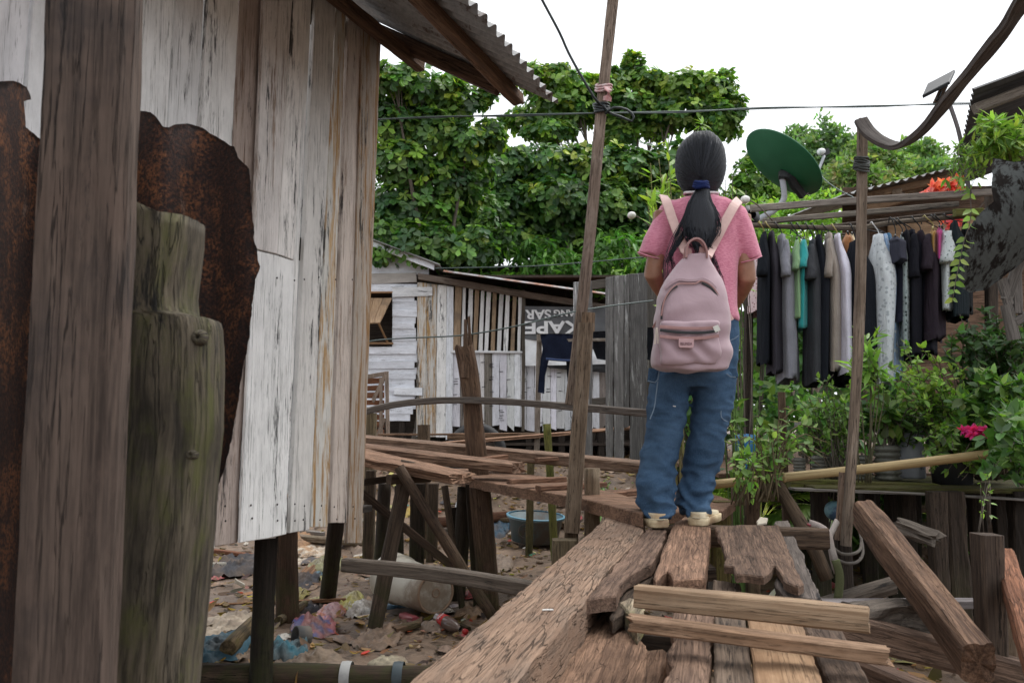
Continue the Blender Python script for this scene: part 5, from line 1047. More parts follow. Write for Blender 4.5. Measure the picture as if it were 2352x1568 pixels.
# ---- shack behind the laundry
sh = thing('timber_shack', 'brown timber shack with low corrugated roof behind the laundry row', 'shack', P(2150, 900, 7.9)); SY = 7.9
mb = MB(); y = 430
while y < 960:
    h = random.uniform(17, 26); t = random.uniform(.4, .7); slab(mb, [P(1936, y, SY+.004*(int(y)%3)), P(2520, y-6, SY+.004*(int(y)%3)), P(2520, y+h-5, SY), P(1936, y+h+1, SY)], Vector((0, .02, 0)), grain=(1, 0, 0), tint=(t, t*.92, t*.85), jag=.003, step=.08, fill=.4); y += h
mb.build('wall', M['brown'], sh)
mb = MB(); slab(mb, [P(2055, 425, SY-.03), P(2120, 410, SY-.03), P(2120, 440, SY-.03), P(2060, 447, SY-.03)], Vector((0, .02, 0)), grain=(1, 0, 0), tint=(.9, .85, .8)); slab(mb, [P(2040, 500, SY-.03), P(2350, 470, SY-.03), P(2350, 540, SY-.03), P(2040, 560, SY-.03)], Vector((0, .02, 0)), grain=(1, 0, 0), tint=(.95, .85, .75)); mb.build('patch_board', M['pale'], sh)
a, b = P(1944, 446, 7.2), P(2330, 352, 7.2); mb = MB(); corrugated(mb, a+Vector((0, 0, .0)), (b-a), Vector((0, 1, .12)), (b-a).length, 2.4, period=.085, amp=.013, su=.017); mb.build('roof', M['galv'], sh)
for (x0, y0, x1, y1) in ((1962, 447, 2200, 392), (1990, 470, 2100, 440)): beam('rafter', 'pale', [P(x0, y0+10, 7.35), P(x1, y1+12, 7.35)], .06, .07, parent=sh, tint=(.5, .42, .36))
beam('rafter', 'pole', [P(2060, 445, 7.3), P(2078, 425, 7.9)], .08, .08, parent=sh, tint=(1, .9, .8)); beam('corner_post', 'post', [P(1985, 1010, 7.8), P(1985, 440, 7.8)], .09, .08, parent=sh, up=CAMUP)
beam('brace', 'post', [P(1975, 520, 7.6), P(2030, 460, 7.6)], .06, .05, parent=sh, tint=(.9, .8, .7))
# ---- near right roof and curled sheet
nr_ = thing('right_roof', 'dark corrugated roof corner entering at the upper right edge', 'roof', P(2300, 250, 4.4))
mb = MB(); a = P(2190, 430, 5.9); b = P(2236, 203, 4.2); U_ = b-a; V_ = P(2440, 128, 4.2)-b
corrugated(mb, a, U_, V_, U_.length, V_.length+1.2, period=.08, amp=.012, edge=0, su=.015); mb.build('sheet', plain('dark_corrugated_iron', (.05, .05, .055), (.03, .03, .032), rough=.7), nr_)
beam('rafter', 'grey', [P(2238, 252, 4.35), P(2440, 176, 4.3)], .05, .055, parent=nr_, tint=(.8, .75, .7))
beam('rafter', 'dark', [P(2200, 345, 5.0), P(2420, 330, 4.9)], .05, .06, parent=nr_)
ds_ = NT('dirty_curled_iron'); co = ds_.n('TexCoord').outputs['Object']; n1 = ds_.noise(co, 5, None, 7, .75); n2 = ds_.noise(co, 22, (1, 1, .35), 6, .7)
c = ds_.mix(ds_.ramp(ds_.math('ADD', ds_.math('MULTIPLY', n1, .5), ds_.math('MULTIPLY', n2, .5)), .47, .54), (.065, .07, .068), (.010, .008, .007)); M['curl'] = ds_.done(ds_.bsdf(c, .95, n2, .4, .003, **{'Specular IOR Level': .1}))
def cY(x, y):
    s = (x-2215)*.6+(y-360)*.8; t = (x-2215)*.8-(y-360)*.6
    return 3.7-.25*math.sin(max(0, min(1, s/300))*math.pi)+.010*math.sin(t*.42)*.12
o = sheet('curled_sheet', [(2281, 362), (2330, 372), (2420, 360), (2420, 590), (2352, 598), (2300, 640), (2262, 668), (2228, 672), (2196, 656), (2206, 625), (2216, 602), (2214, 566), (2222, 535), (2236, 508), (2262, 480), (2284, 462), (2278, 420)], cY, M['curl'], step=5, jag=2.5, seed=8)
tag(o, 'curled blackened iron sheet hanging at the right edge above the bushes', 'metal sheet')
wf = thing('timber_lattice', 'broken white-grey timber lattice hanging under the curled iron sheet', 'lattice', P(2320, 780, 3.8))
for (x0, y0, x1, y1, w) in ((2290, 582, 2400, 576, .045), (2312, 690, 2342, 600, .05), (2312, 700, 2330, 780, .05), (2335, 620, 2338, 720, .04), (2330, 740, 2400, 700, .04), (2300, 640, 2318, 700, .04)): beam('bar', 'grey', [P(x0, y0, 3.75), P(x1, y1, 3.75)], w, .03, parent=wf, up=CAMUP, tint=(.6, .6, .6))
# ---- plant shelf, pots
PZZ = .765
def z5(u, v): return 1664.6+.2929*u, 803.6+.2929*v
mb = MB(); [slab(mb, [Vector((1.35, 5.25+k*.32, PZZ)), Vector((5.5, 5.25+k*.32, PZZ)), Vector((5.5, 5.55+k*.32, PZZ)), Vector((1.35, 5.55+k*.32, PZZ))], Vector((0, 0, -.03)), grain=(1, 0, 0), fill=.4, step=.2, tint=(.6, .55, .5)) for k in range(12)]; mb.build('floor', M['brown'], sh)  # shack floor added to darken the space under and behind the shelf
ps = thing('plant_shelf', 'mossy plank shelf on dark posts carrying the potted plants', 'shelf', (2.5, 4.6, .2))
for k in range(4): beam('board', 'mossy', [Vector((1.55, 4.25+k*.24, PZZ-.012)), Vector((3.3, 4.32+k*.24, PZZ-.03))], .22, .03, parent=ps, tint=(.8, .8, .8), n=4)
beam('edge_beam', 'mossy', [P(1812, 1110, 4.3), P(2150, 1122, 4.35)], .05, .055, parent=ps, tint=(.9, .95, .8))
beam('front_strip', 'grey', [P(1818, 1122, 4.15), P(2130, 1134, 4.15), P(2400, 1150, 4.15)], .10, .012, parent=ps, tint=(.85, .85, .85))
for x, Y in ((1880, 4.5), (2080, 4.6), (2240, 4.7), (1990, 5.1)):
    p = P(x, 1125, Y); beam('leg', 'dark', [Vector((p.x, p.y, -.05)), Vector((p.x, p.y, PZZ-.03))], .08, .08, parent=ps, up=CAMUP, tint=(.7, .7, .7))
beam('bamboo_pole', 'cane', [P(1640, 1112, 4.0), P(1990, 1076, 3.95), P(2290, 1040, 3.9)], .046, .046, 'long yellow bamboo cane sloping up to the right behind the long pole', 'bamboo pole', rnd=True, wob=.02)
mb = MB()
for x, y in ((1700, 1106), (1800, 1096), (1980, 1077), (2135, 1060)): lathe(mb, P(x, y, 3.96), [(.024, -.006), (.027, 0), (.024, .006)], (1, 0, .1), 18, cap0=False)
mb.build('cane_node', M['cane'], bpy.data.objects['bamboo_pole'])
def pot(name, u0, u1, v0, v1, prof, mat, label, cat, Y=4.55, K=28, zfix=None):
    x0, y0 = z5(u0, v0); x1, y1 = z5(u1, v1); w = (x1-x0)*Y/F/2; b = P((x0+x1)/2, y1, Y); H = P((x0+x1)/2, y0, Y).z-b.z
    if zfix is not None: b.z = zfix
    mb = MB(); lathe(mb, b, [(r*w, h*H) for r, h in prof], (0, 0, 1), K); return tag(mb.build(name, mat), label, cat)
ring = [(.8, 0)]+[q for i in range(6) for q in ((.98, .03+i*.165), (.92, .10+i*.165), (.80, .155+i*.165))]+[(.85, 1), (.76, 1), (.74, .85), (0, .82)]
GP = plain('dull_grey_plastic', (.10, .10, .085), (.17, .165, .14), rough=.55, scale=6, dirt=(.05, .05, .035))
pot('ringed_pot', 1180, 1385, 745, 1018, ring, GP, 'ringed grey pot directly left of the printed cylinder', 'plant pot')
pot('ringed_pot', 680, 842, 825, 1000, ring, GP, 'small ringed grey pot under the lidded pail', 'plant pot', Y=4.5)
pot('ringed_pot', 540, 640, 845, 1000, ring, GP, 'narrow ringed pot, leftmost on the plant shelf', 'plant pot', Y=4.5)
pot('ringed_pot', 918, 1160, 825, 1010, ring, GP, 'ringed grey pot just behind the long pole', 'plant pot', Y=4.6)
pot('lidded_pail', 568, 825, 565, 830, [(.86, 0), (.95, .85), (1.04, .85), (1.04, .97), (.95, 1.0), (.5, 1.02), (0, 1.02)], plain('grey_pail', (.26, .27, .25), (.20, .21, .19), scale=5, dirt=(.1, .1, .08)), 'weathered grey lidded pail left of the long pole', 'pail', Y=5.0)
pot('black_jug', 785, 978, 462, 830, [(.85, 0), (.98, .1), (1, .7), (.93, .88), (.6, .97), (0, 1)], plain('glossy_black_plastic', (.018, .022, .03), (.012, .014, .02), rough=.25), 'glossy dark rounded jug left of the long pole', 'jug', Y=5.1)
pot('printed_cylinder', 838, 925, 640, 990, [(.95, 0), (1, .5), (.97, 1), (0, 1)], plain('grey_cylinder', (.27, .28, .30), (.21, .22, .24), scale=4), 'grey cylinder container half hidden by the long pole', 'container', Y=4.7)
pc = pot('printed_cylinder', 1375, 1568, 650, 1005, [(.93, 0), (1, .05), (.97, 1), (.9, 1), (.9, .9), (0, .9)], bpy.data.materials['grey_cylinder'], 'tall pale grey printed cylinder right of the ringed pot', 'container', Y=4.62)
pk = plain('dark_print', (.03, .03, .04))
for j, (v, w) in enumerate(((705, .10), (715, .09), (820, .05), (828, .06), (905, .07), (915, .10), (925, .11), (934, .09))):
    x, y = z5(1450, v); c0 = P(z5(1471, v)[0], y, 4.62); rr_ = 28.3*4.62/F*.972; mb = MB()
    ang = [-.95+k*.05 for k in range(int(w/.0035))]
    for k, a in enumerate(ang[:-1]):
        if (k*7+j*3) % 5 == 0: continue
        q = [c0+Vector((math.sin(t)*rr_*1.012, -math.cos(t)*rr_*1.012, zz)) for t, zz in ((a, -.0022), (a+.042, -.0022), (a+.042, .0022), (a, .0022))]; mb.face([mb.vert(p) for p in q])
    mb.build('printed_line', pk, pc)
pot('big_black_pot', 1622, 1955, 700, 1092, [(.82, 0), (.9, .5), (.97, .9), (1.05, .9), (1.05, 1), (.95, 1), (.93, .88), (0, .85)], plain('matt_black_pot', (.012, .013, .015), (.02, .02, .022), rough=.6), 'large black pot with wide rim at the right of the shelf', 'plant pot', Y=4.45)
x0, y0 = z5(1725, 475); x1, y1 = z5(1900, 690); mb = MB(); a = P(x0, y0, 4.9); b = P(x1, y1, 4.9); box(mb, (a+b)/2+Vector((.02, .08, 0)), b.x-a.x, .2, a.z-b.z, (1, .1, 0), (-.1, 1, 0)); box(mb, (a+b)/2+Vector((.02, .08, (a.z-b.z)/2)), b.x-a.x+.03, .23, .02, (1, .1, 0), (-.1, 1, 0)); tag(mb.build('white_box', plain('white_foam', (.62, .63, .62), (.52, .53, .5), scale=4)), 'white plastic box above the black pot at right', 'box')
pot('green_basin', 1060, 1240, 500, 585, [(.8, 0), (.95, .8), (1.02, .85), (1.02, 1), (.95, 1), (.9, .3), (0, .25)], plain('green_plastic', (.01, .16, .10), (.01, .12, .08), rough=.4), 'dark green basin right of the long pole', 'basin', Y=5.0)
pot('blue_drum', 75, 275, 655, 985, [(.85, 0), (1, .12), (1, .3), (.95, .36), (1, .42), (1, .8), (.8, .97), (0, 1)], plain('blue_drum_plastic', (.02, .13, .30), (.03, .17, .36), rough=.5, dirt=(.02, .04, .07)), 'blue plastic drum behind the thin stems right of the girl\'s legs', 'drum', Y=4.7)
pot('grey_crate', 1570, 1900, 600, 700, [(.9, 0), (1, .9), (1, 1), (0, 1)], plain('grey_tub', (.05, .06, .07)), 'dark grey tub between the cylinder and white box', 'tub', Y=5.1)
pot('striped_bin', 1190, 1560, 520, 660, [(.9, 0), (1, .2), (.95, .25), (1, .5), (.95, .55), (1, .9), (.9, 1), (0, 1)], plain('dark_ribbed_bin', (.07, .075, .08)), 'dark ribbed bin behind the printed cylinder', 'bin', Y=5.15)
c = P(1917, 1172, 4.3); mb = MB(); lathe(mb, c, [(.052*math.sin(t), -.052*math.cos(t)) for t in [math.pi*i/14 for i in range(15)]], (.2, -.3, 1), 24, cap0=False); tag(mb.build('ball', plain('pale_blue_ball', (.18, .33, .38), (.04, .08, .14), rough=.4, scale=1.8, lo=.45, hi=.5)), 'pale and dark blue ball in the mud left of the long pole\'s foot', 'ball')
# stems and stumps at the right of the girl's legs
for (x0, y0, x1, y1, Y, w, mt, lab, ti, kw) in (
    (1727, 1078, 1722, 1260, 4.1, 29, 'post', 'square-cut stump in front of the bamboo cane end', .9, {}),
    (1700, 1120, 1700, 1230, 4.6, 36, 'post', 'grey-brown stub left of the square-cut stump', 1.1, {}),
    (1795, 900, 1806, 1210, 4.7, 15, 'post', 'thin split branch post behind the leaning trunk', 1.0, {}),
    (1655, 1150, 1650, 1240, 3.9, 40, 'mossy', 'blocky stub behind the girl\'s right shoe', 1.0, {})):
    vpost('garden_post', mt, x0, y0, x1, y1, Y, w, lab, ground=True, tint=(ti, ti*.9, ti*.8), **kw)
beam('dead_tree_trunk', 'post', [P(1738, 1042, 4.1), P(1790, 1120, 3.95), P(1852, 1225, 3.75), P(1900, 1330, 3.7)], .065, .06, 'dead leaning trunk slanting down right of the girl\'s legs', 'trunk', up=CAMUP, rnd=True, wob=.25, tint=(.8, .75, .65))
rr2 = random.Random(5)
for i, (x, Y, w) in enumerate(((2010, 5.4, 20), (2052, 4.9, 34), (2148, 4.0, 36), (2186, 4.1, 40), (2245, 5.0, 24), (2290, 4.6, 26), (2335, 4.2, 30), (2100, 5.8, 22), (2205, 5.9, 22), (1980, 6.2, 20), (1905, 5.6, 22), (1850, 6.0, 24), (2320, 5.6, 22), (2360, 5.0, 26), (1760, 5.8, 20), (2075, 6.4, 18))):
    p = P(x, 1130, Y); vpost('under_post', 'dark', x, 1128, x+rr2.uniform(-10, 14), 1250, Y, w, ['dark post in the shade under the plant shelf, %s' % s for s in ('second right of the ball', 'thick one near the slanting beam top', 'pale-lit one above the slanting beam', 'leaning one right of the pale-lit one', 'far one left of the sprig post', 'one behind the sprig post', 'one right of the sprig post', 'far thin one right of the ball', 'far thin one behind the leaning post', 'far one behind the long pole', 'far one above the bearer beam', 'far one behind the leaning trunk', 'far one near the right edge', 'one at the very right edge', 'far one left of the leaning trunk', 'farthest one right of the long pole')][i], ground=True, tint=(.8, .75, .7) if i in (2, 3) else (.4, .38, .36), wob=.2)  # shade under the shelf put into the tints, lighter on the lit ones
mb = MB(); sweep(mb, [P(2196, 1136, 4.12), P(2197, 1182, 4.12)], .07, .06, up=CAMUP, tint=(1.2, 1.2, 1.1)); tag(mb.build('hanging_block', M['mossy']), 'short block hanging beneath the plant shelf edge', 'wood block')
beam('fallen_pole', 'dark', [P(2105, 1235, 5.2), P(2215, 1160, 5.4)], .05, .05, 'thin pole lying in the shade under the plant shelf', 'pole', rnd=True, tint=(.5, .5, .5))
# ---- rope
rpm = NT('braided_rope'); co = rpm.attr('gc').outputs['Vector']; w_ = rpm.n('TexWave', {'Vector': rpm.n('VectorMath', {0: co, 1: (1, 6, 6)}, operation='MULTIPLY').outputs[0], 'Scale': 90., 'Distortion': 5.}).outputs[0]
c = rpm.mix(rpm.ramp(w_, .2, .7), (.30, .28, .25), (.52, .48, .44)); c = rpm.mix(1., c, rpm.attr('tint').outputs['Color'], 'MULTIPLY'); M['rope'] = rpm.done(rpm.bsdf(c, .9, w_, .8, .004))
rp_ = thing('braided_rope', 'frayed white and mossy braided rope looped at the foot of the long pole', 'rope', P(1915, 1350, 3.0))
mb = MB(); sweep(mb, [P(1858, 1200, 3.05), P(1880, 1208, 3.03), P(1900, 1222, 3.0), P(1907, 1245, 2.98), P(1914, 1282, 2.97), P(1924, 1315, 2.97)], .016*1.6, .012, up=CAMUP, rnd=True, wob=.15, tint=(1.1, 1.0, 1.0)); sweep(mb, [P(1923, 1196, 3.05), P(1914, 1215, 3.02), P(1906, 1235, 2.99), P(1912, 1262, 2.97), P(1920, 1290, 2.96)], .024, .012, up=CAMUP, rnd=True, wob=.15, tint=(1.05, 1, 1)); mb.build('frayed_strand', M['rope'], rp_)
mb = MB(); sweep(mb, [P(1918, 1285, 2.96), P(1928, 1320, 2.96), P(1927, 1350, 2.96), P(1923, 1376, 2.96)], .028, .02, up=CAMUP, rnd=True, wob=.3, tint=(.35, .42, .2)); mb.build('mossy_end', M['rope'], rp_)
mb = MB(); sweep(mb, [P(1912, 1255, 3.0), P(1930, 1270, 3.0), P(1955, 1272, 3.04), P(1975, 1262, 3.1), P(1978, 1235, 3.15), P(1968, 1200, 3.18)], .012, .012, rnd=True, tint=(.45, .43, .4)); sweep(mb, [P(1916, 1280, 3.0), P(1940, 1292, 3.0), P(1968, 1290, 3.05), P(1982, 1270, 3.1), P(1976, 1225, 3.16)], .012, .012, rnd=True, tint=(.4, .38, .36)); mb.build('loop', M['rope'], rp_)
mb = MB(); sweep(mb, [P(1855, 1203, 3.05), P(1862, 1207, 3.04)], .01, .01, rnd=True); mb.build('red_tip', bpy.data.materials['dull_red_plastic'], rp_)
c = P(1740, 1206, 3.2); mb = MB(); slab(mb, [c, c+Vector((.04, 0, .01)), c+Vector((.05, .02, .03)), c+Vector((.02, .02, .04)), c+Vector((0, .01, .02))], Vector((0, .005, -.004)), jag=.004, step=.01, fill=.02); tag(mb.build('paper_scrap', plain('cream_paper', (.6, .53, .42))), 'small cream paper scrap on the far edge of the dark broken board', 'paper scrap')
c = PZ(1258, 1399, DZ+.004); mb = MB(); slab(mb, [c+Vector((-.012, 0, 0)), c+Vector((.012, -.002, 0)), c+Vector((.011, .004, 0)), c+Vector((-.01, .005, 0))], Vector((0, 0, -.002)), jag=.001, step=.01, fill=.02, bev=.0005); tag(mb.build('paper_scrap', bpy.data.materials['eggshell_white']), 'tiny white scrap lying on the crackled plank', 'paper scrap')
# ================================================================ the girl
PY = 3.2
pers = thing('person', 'girl in pink t-shirt and blue cargo jeans seen from behind, wearing a mauve backpack', 'person', P(1560, 1200, 3.22))
skin = NT('skin_brown'); co = skin.n('TexCoord').outputs['Object']; n = skin.noise(co, 30, None, 5, .6)
M['skin'] = skin.done(skin.bsdf(skin.mix(skin.ramp(n, .3, .7), (.26, .125, .075), (.34, .17, .105)), .5, n, .15, .002, **{'Subsurface Weight': .08, 'Subsurface Radius': (.01, .004, .002)}))
def pr(xl, xr, y, d, Y=PY, **k):
    c = P((xl+xr)/2, y, Y); return (c, (xr-xl)/2*Y/F, d)
def limb(mb, pts, K=16, flat=1.):
    """pts: (point, radius)"""
    R = []; ps = [Vector(p[0]) for p in pts]
    for i, (p, r) in enumerate(pts):
        T = (ps[min(i+1, len(ps)-1)]-ps[max(i-1, 0)]).normalized(); U = T.cross(Vector((0, 1, 0)));
        U = U.normalized() if U.length > .05 else T.cross(Vector((1, 0, 0))).normalized(); V = T.cross(U).normalized()
        R.append((ps[i], r, r*flat, U, V))
    loft(mb, R, K)
# --- body: one remeshed surface
mb = MB()
loft(mb, [pr(1594, 1628, 318, .04), pr(1578, 1642, 330, .075), pr(1568, 1652, 352, .09), pr(1565, 1655, 380, .097), pr(1568, 1652, 405, .092), pr(1576, 1644, 425, .08), pr(1588, 1632, 440, .06, PY+.02), pr(1597, 1623, 450, .04, PY+.03)], 24)
for sx in (1563, 1657): loft(mb, [(P(sx, 388+i*5, PY), .008+.006*math.sin(i*.8), .016) for i in range(5)], 10)     # ears
loft(mb, [(P(1610, 390+i*4, PY+.095+.004*i), .008+.0015*i, .012) for i in range(4)], 10)                          # nose
for sx in (1597, 1623): loft(mb, [(P(sx, 383+i*2, PY+.088), .006+.004*math.sin(i*1.0), .008) for i in range(4)], 8)     # eyes
loft(mb, [(P(1610, 413+i*2, PY+.086), .018, .008) for i in range(3)], 10)                                         # mouth
loft(mb, [pr(1590, 1630, 425, .055), pr(1588, 1634, 445, .055), pr(1570, 1650, 458, .06), pr(1535, 1690, 478, .075)], 20)
loft(mb, [pr(1535, 1690, 478, .07), pr(1522, 1700, 510, .09), pr(1530, 1690, 600, .10), pr(1530, 1684, 680, .09), pr(1515, 1696, 780, .115), pr(1520, 1690, 860, .11)], 24)
for (sh, el, wr, hd, s) in (((1528, 490), (1499, 628), (1538, 700), (1580, 716), 1), ((1698, 496), (1716, 636), (1690, 700), (1640, 722), -1)):
    A = P(*sh, PY); E = P(*el, PY-.01); Wp = P(*wr, PY+.16); H = P(*hd, PY+.20)
    limb(mb, [(A, .048), (A.lerp(E, .5), .040), (E.lerp(A, .12), .036), (E, .037), (E.lerp(Wp, .35), .035), (E.lerp(Wp, .8), .026), (Wp, .022), (H.lerp(Wp, .4), .024), (H, .028)])
    d = (H-Wp).normalized(); up = Vector((0, -.2, 1)); up = (up-d*up.dot(d)).normalized(); out = d.cross(up)
    for k, (L, o) in enumerate(((.070, .026), (.080, .009), (.075, -.009), (.058, -.026))):     # fingers curl round the other hand
        b = H+up*o+d*.018; limb(mb, [(b, .0085), (b+d*L*.45+out*s*.004, .0082), (b+d*L*.75-Vector((0, .018, 0)), .0075), (b+d*L*.85-Vector((0, .036, 0)), .006)], 8)
    b = H+up*.022-d*.01; limb(mb, [(b, .011), (b+up*.025+d*.02, .0095), (b+up*.035+d*.045, .0075)], 8)
for (hx, kx, ax_, s) in ((1545, 1522, 1508, -.05), (1642, 1620, 1598, .01)):
    limb(mb, [(P(hx, 840, PY), .07), (P((hx+kx)/2, 930, PY), .058), (P(kx, 1010, PY+s*.3), .042), (P((kx+ax_)/2, 1090, PY+.01+s*.6), .032), (P(ax_, 1150, PY+.01+s), .022)])
body = remesh(mb, 'body', M['skin'], .006, pers, 4)
# --- t-shirt
pk_ = NT('pink_crepe_fabric'); co = pk_.n('TexCoord').outputs['Object']
w1 = pk_.noise(co, 1, (70, 70, 260), 3, .6); w2 = pk_.noise(co, 9, None, 5, .6)
c = pk_.mix(pk_.ramp(w1, .35, .65), (.50, .155, .235), (.64, .25, .33)); c = pk_.mix(pk_.ramp(w2, .4, .75, 0, .35), c, (.66, .28, .38))
M['pink'] = pk_.done(pk_.bsdf(c, .9, w1, .6, .003, **{'Sheen Weight': .3, 'Specular IOR Level': .2}))
mb = MB()
loft(mb, [pr(1583, 1637, 447, .060), pr(1573, 1647, 451, .068), pr(1548, 1672, 458, .078), pr(1530, 1694, 466, .084), pr(1520, 1705, 478, .09), pr(1517, 1708, 500, .10), pr(1519, 1706, 540, .108), pr(1521, 1702, 600, .112), pr(1519, 1696, 660, .112), pr(1514, 1694, 705, .118), pr(1511, 1698, 730, .122), pr(1512, 1697, 738, .118)], 40)
def sleeve(pts):
    R = []
    for (x0, y0, x1, y1, d, Yo) in pts:
        a, b = P(x0, y0, PY+Yo), P(x1, y1, PY+Yo); ax = (b-a); R.append(((a+b)/2, ax.length/2, d, ax.normalized(), (0, 1, 0)))
    loft(mb, R, 28)
sleeve([(1560, 456, 1540, 560, .06, 0), (1530, 458, 1526, 590, .072, 0), (1514, 470, 1522, 600, .072, 0), (1497, 505, 1520, 598, .068, 0), (1482, 538, 1518, 594, .064, 0), (1467, 572, 1516, 594, .062, 0), (1463, 583, 1514, 597, .058, 0)])
sleeve([(1655, 462, 1680, 560, .06, 0), (1692, 462, 1694, 590, .072, 0), (1712, 476, 1696, 606, .072, 0), (1726, 510, 1697, 604, .068, 0), (1738, 546, 1698, 600, .064, 0), (1750, 586, 1700, 603, .060, 0), (1752, 592, 1702, 606, .056, 0)])
def shirt_d(x, y, z, n):
    f = 0
    f += .006*nz(x*9, z*5, y*4)+.004*math.sin((x*.9+z*.55)*42+3*nz(x*6, z*6))*max(0, min(1, (2.0-z)*3))*.8
    f += .0035*nz(x*24+3, z*8, y*10)
    return f-.004
shirt = remesh(mb, 't_shirt', M['pink'], .0065, pers, 3, shirt_d)
mb = MB(); K = 32; c = P(1610, 452, PY)
for (rx, ry, z0) in ((.062, .066, 0.0),):
    tube(mb, [P(1610+39*math.cos(a), 447+1.5*math.sin(a)-(4 if math.sin(a) < 0 else 0), PY+.075*math.sin(a)) for a in [i*math.pi/16 for i in range(33)]], .0055, 6)
mb.build('collar_trim', plain('white_collar', (.72, .68, .68), (.6, .55, .56)), shirt)
for pts in ([(1464, 581), (1490, 590), (1514, 596)], [(1702, 605), (1728, 599), (1750, 590)]):
    mb = MB(); tube(mb, [P(x, y-2, PY-.062+.02*abs(i-1)) for i, (x, y) in enumerate(pts)], .0028, 5); mb.build('cuff_seam', M['pink'], shirt)
# --- jeans
dn = NT('blue_denim'); co = dn.n('TexCoord').outputs['Object']
w1 = dn.noise(co, 1, (300, 300, 90), 3, .6); w2 = dn.noise(co, 6, None, 5, .65); w3 = dn.noise(co, 1, (14, 14, 34), 4, .6, 1.2)
c = dn.mix(dn.ramp(w2, .35, .68), (.027, .058, .108), (.060, .112, .19)); c = dn.mix(dn.ramp(w1, .35, .7, 0, .35), c, (.08, .14, .22)); c = dn.mix(dn.ramp(w3, .58, .75, 0, .3), c, (.09, .15, .23))
M['denim'] = dn.done(dn.bsdf(c, .9, w3, .5, .006, **{'Specular IOR Level': .15}))
mb = MB()
loft(mb, [pr(1514, 1698, 735, .105), pr(1508, 1698, 780, .125), pr(1502, 1696, 830, .135), pr(1496, 1690, 870, .128), pr(1494, 1688, 893, .11)], 40)
def leg(rows, d0):
    R = []
    for (y, a, b, d, Yo) in rows: R.append(pr(a-3*(a < 1510), b+3*(b > 1600), y, d, PY+Yo))
    loft(mb, R, 36)
leg([(860, 1497, 1588, .115, 0), (890, 1493, 1585, .115, 0), (930, 1489, 1581, .108, 0), (965, 1488, 1576, .10, 0), (1000, 1484, 1570, .095, 0), (1030, 1476, 1561, .092, 0), (1060, 1469, 1556, .09, 0), (1095, 1465, 1552, .09, -.005), (1115, 1464, 1552, .09, -.03), (1135, 1467, 1550, .088, -.04), (1155, 1470, 1548, .086, -.05), (1172, 1474, 1545, .095, -.06), (1180, 1475, 1543, .094, -.065), (1191, 1477, 1541, .094, -.07)], 0)
leg([(860, 1590, 1690, .115, 0), (890, 1590, 1687, .115, 0), (930, 1589, 1681, .108, 0), (965, 1587, 1674, .10, 0), (1000, 1581, 1666, .095, 0), (1030, 1574, 1659, .092, .01), (1060, 1569, 1653, .09, .02), (1090, 1566, 1645, .088, .03), (1110, 1563, 1637, .085, .02), (1130, 1553, 1635, .083, .01), (1147, 1550, 1635, .08, .01), (1163, 1555, 1633, .09, .0), (1170, 1559, 1632, .09, .0), (1181, 1563, 1630, .09, .0)], 0)
def jean_d(x, y, z, n):
    k = sm(1.05, .74, z)      # bunched low on the shin
    f = .0045*nz(x*7, z*9, y*4)
    f += (.003+.020*k)*(.5-abs(nz(x*9+z*5, z*21-x*4, y*8))*2.2)*(.75+.7*nz(x*5+5, z*6, y*5))
    f += .006*k*math.sin(z*66+9*nz(x*7, z*4, y*6)+x*14)
    f += .004*nz(x*14, z*34, y*9)*(.5+k)
    kn = math.exp(-((z-1.12)/.10)**2); f += .006*kn*(.4-abs(nz(x*12+z*8, z*26, y*7))*2)*1.6
    return f-.003
jeans = remesh(mb, 'cargo_jeans', M['denim'], .0065, pers, 2, jean_d)
st = plain('pale_seam_thread', (.16, .22, .29), (.11, .17, .24))
def pocket(px, Yf, th, nm):
    sl_ = MB(); slab(sl_, [P(x, y, Yf(x)) for x, y in px], Vector((0, .012, 0)), grain=(0, 0, 1), jag=.0006, relief=.003, step=.015, fill=.02, bev=.004); return sl_.build(nm, M['denim'], jeans)
def ribbon(name, px, Y, w, mat, parent, d=.004, up=CAMUP, tint=(1, 1, 1), step=None):
    mb = MB(); sweep(mb, [P(x, y, Y if not isinstance(Y, (list, tuple)) else Y[i]) for i, (x, y) in enumerate(px)], w, d, up=up, wob=.03, n=1, tint=tint, step=step or .015); return mb.build(name, mat, parent)
yl = lambda x: PY-.095+.0016*max(0, 1514-x); yr = lambda x: PY-.095+.0016*max(0, x-1668)
pocket([(1491, 845), (1516, 846), (1512, 872), (1505, 880), (1487, 876)], yl, .01, 'cargo_flap'); pocket([(1670, 843), (1687, 844), (1691, 862), (1690, 868), (1678, 866), (1668, 856)], yr, .01, 'cargo_flap')
ribbon('flap_seam', [(1488, 874), (1505, 878), (1511, 871), (1515, 847)], PY-.112, .004, st, jeans); ribbon('flap_seam', [(1669, 858), (1678, 865), (1690, 866)], PY-.112, .004, st, jeans)
ribbon('pocket_seam', [(1511, 876), (1507, 905), (1503, 935), (1493, 962)], PY-.104, .004, st, jeans); ribbon('pocket_seam', [(1668, 852), (1662, 890), (1657, 930), (1657, 958), (1671, 968)], PY-.098, .004, st, jeans)
ribbon('yoke_seam', [(1676, 782), (1688, 777), (1697, 770)], PY-.11, .004, st, jeans)
ribbon('lint', [(1546, 932), (1552, 933)], PY-.108, .004, plain('white_lint', (.7, .7, .7)), jeans)
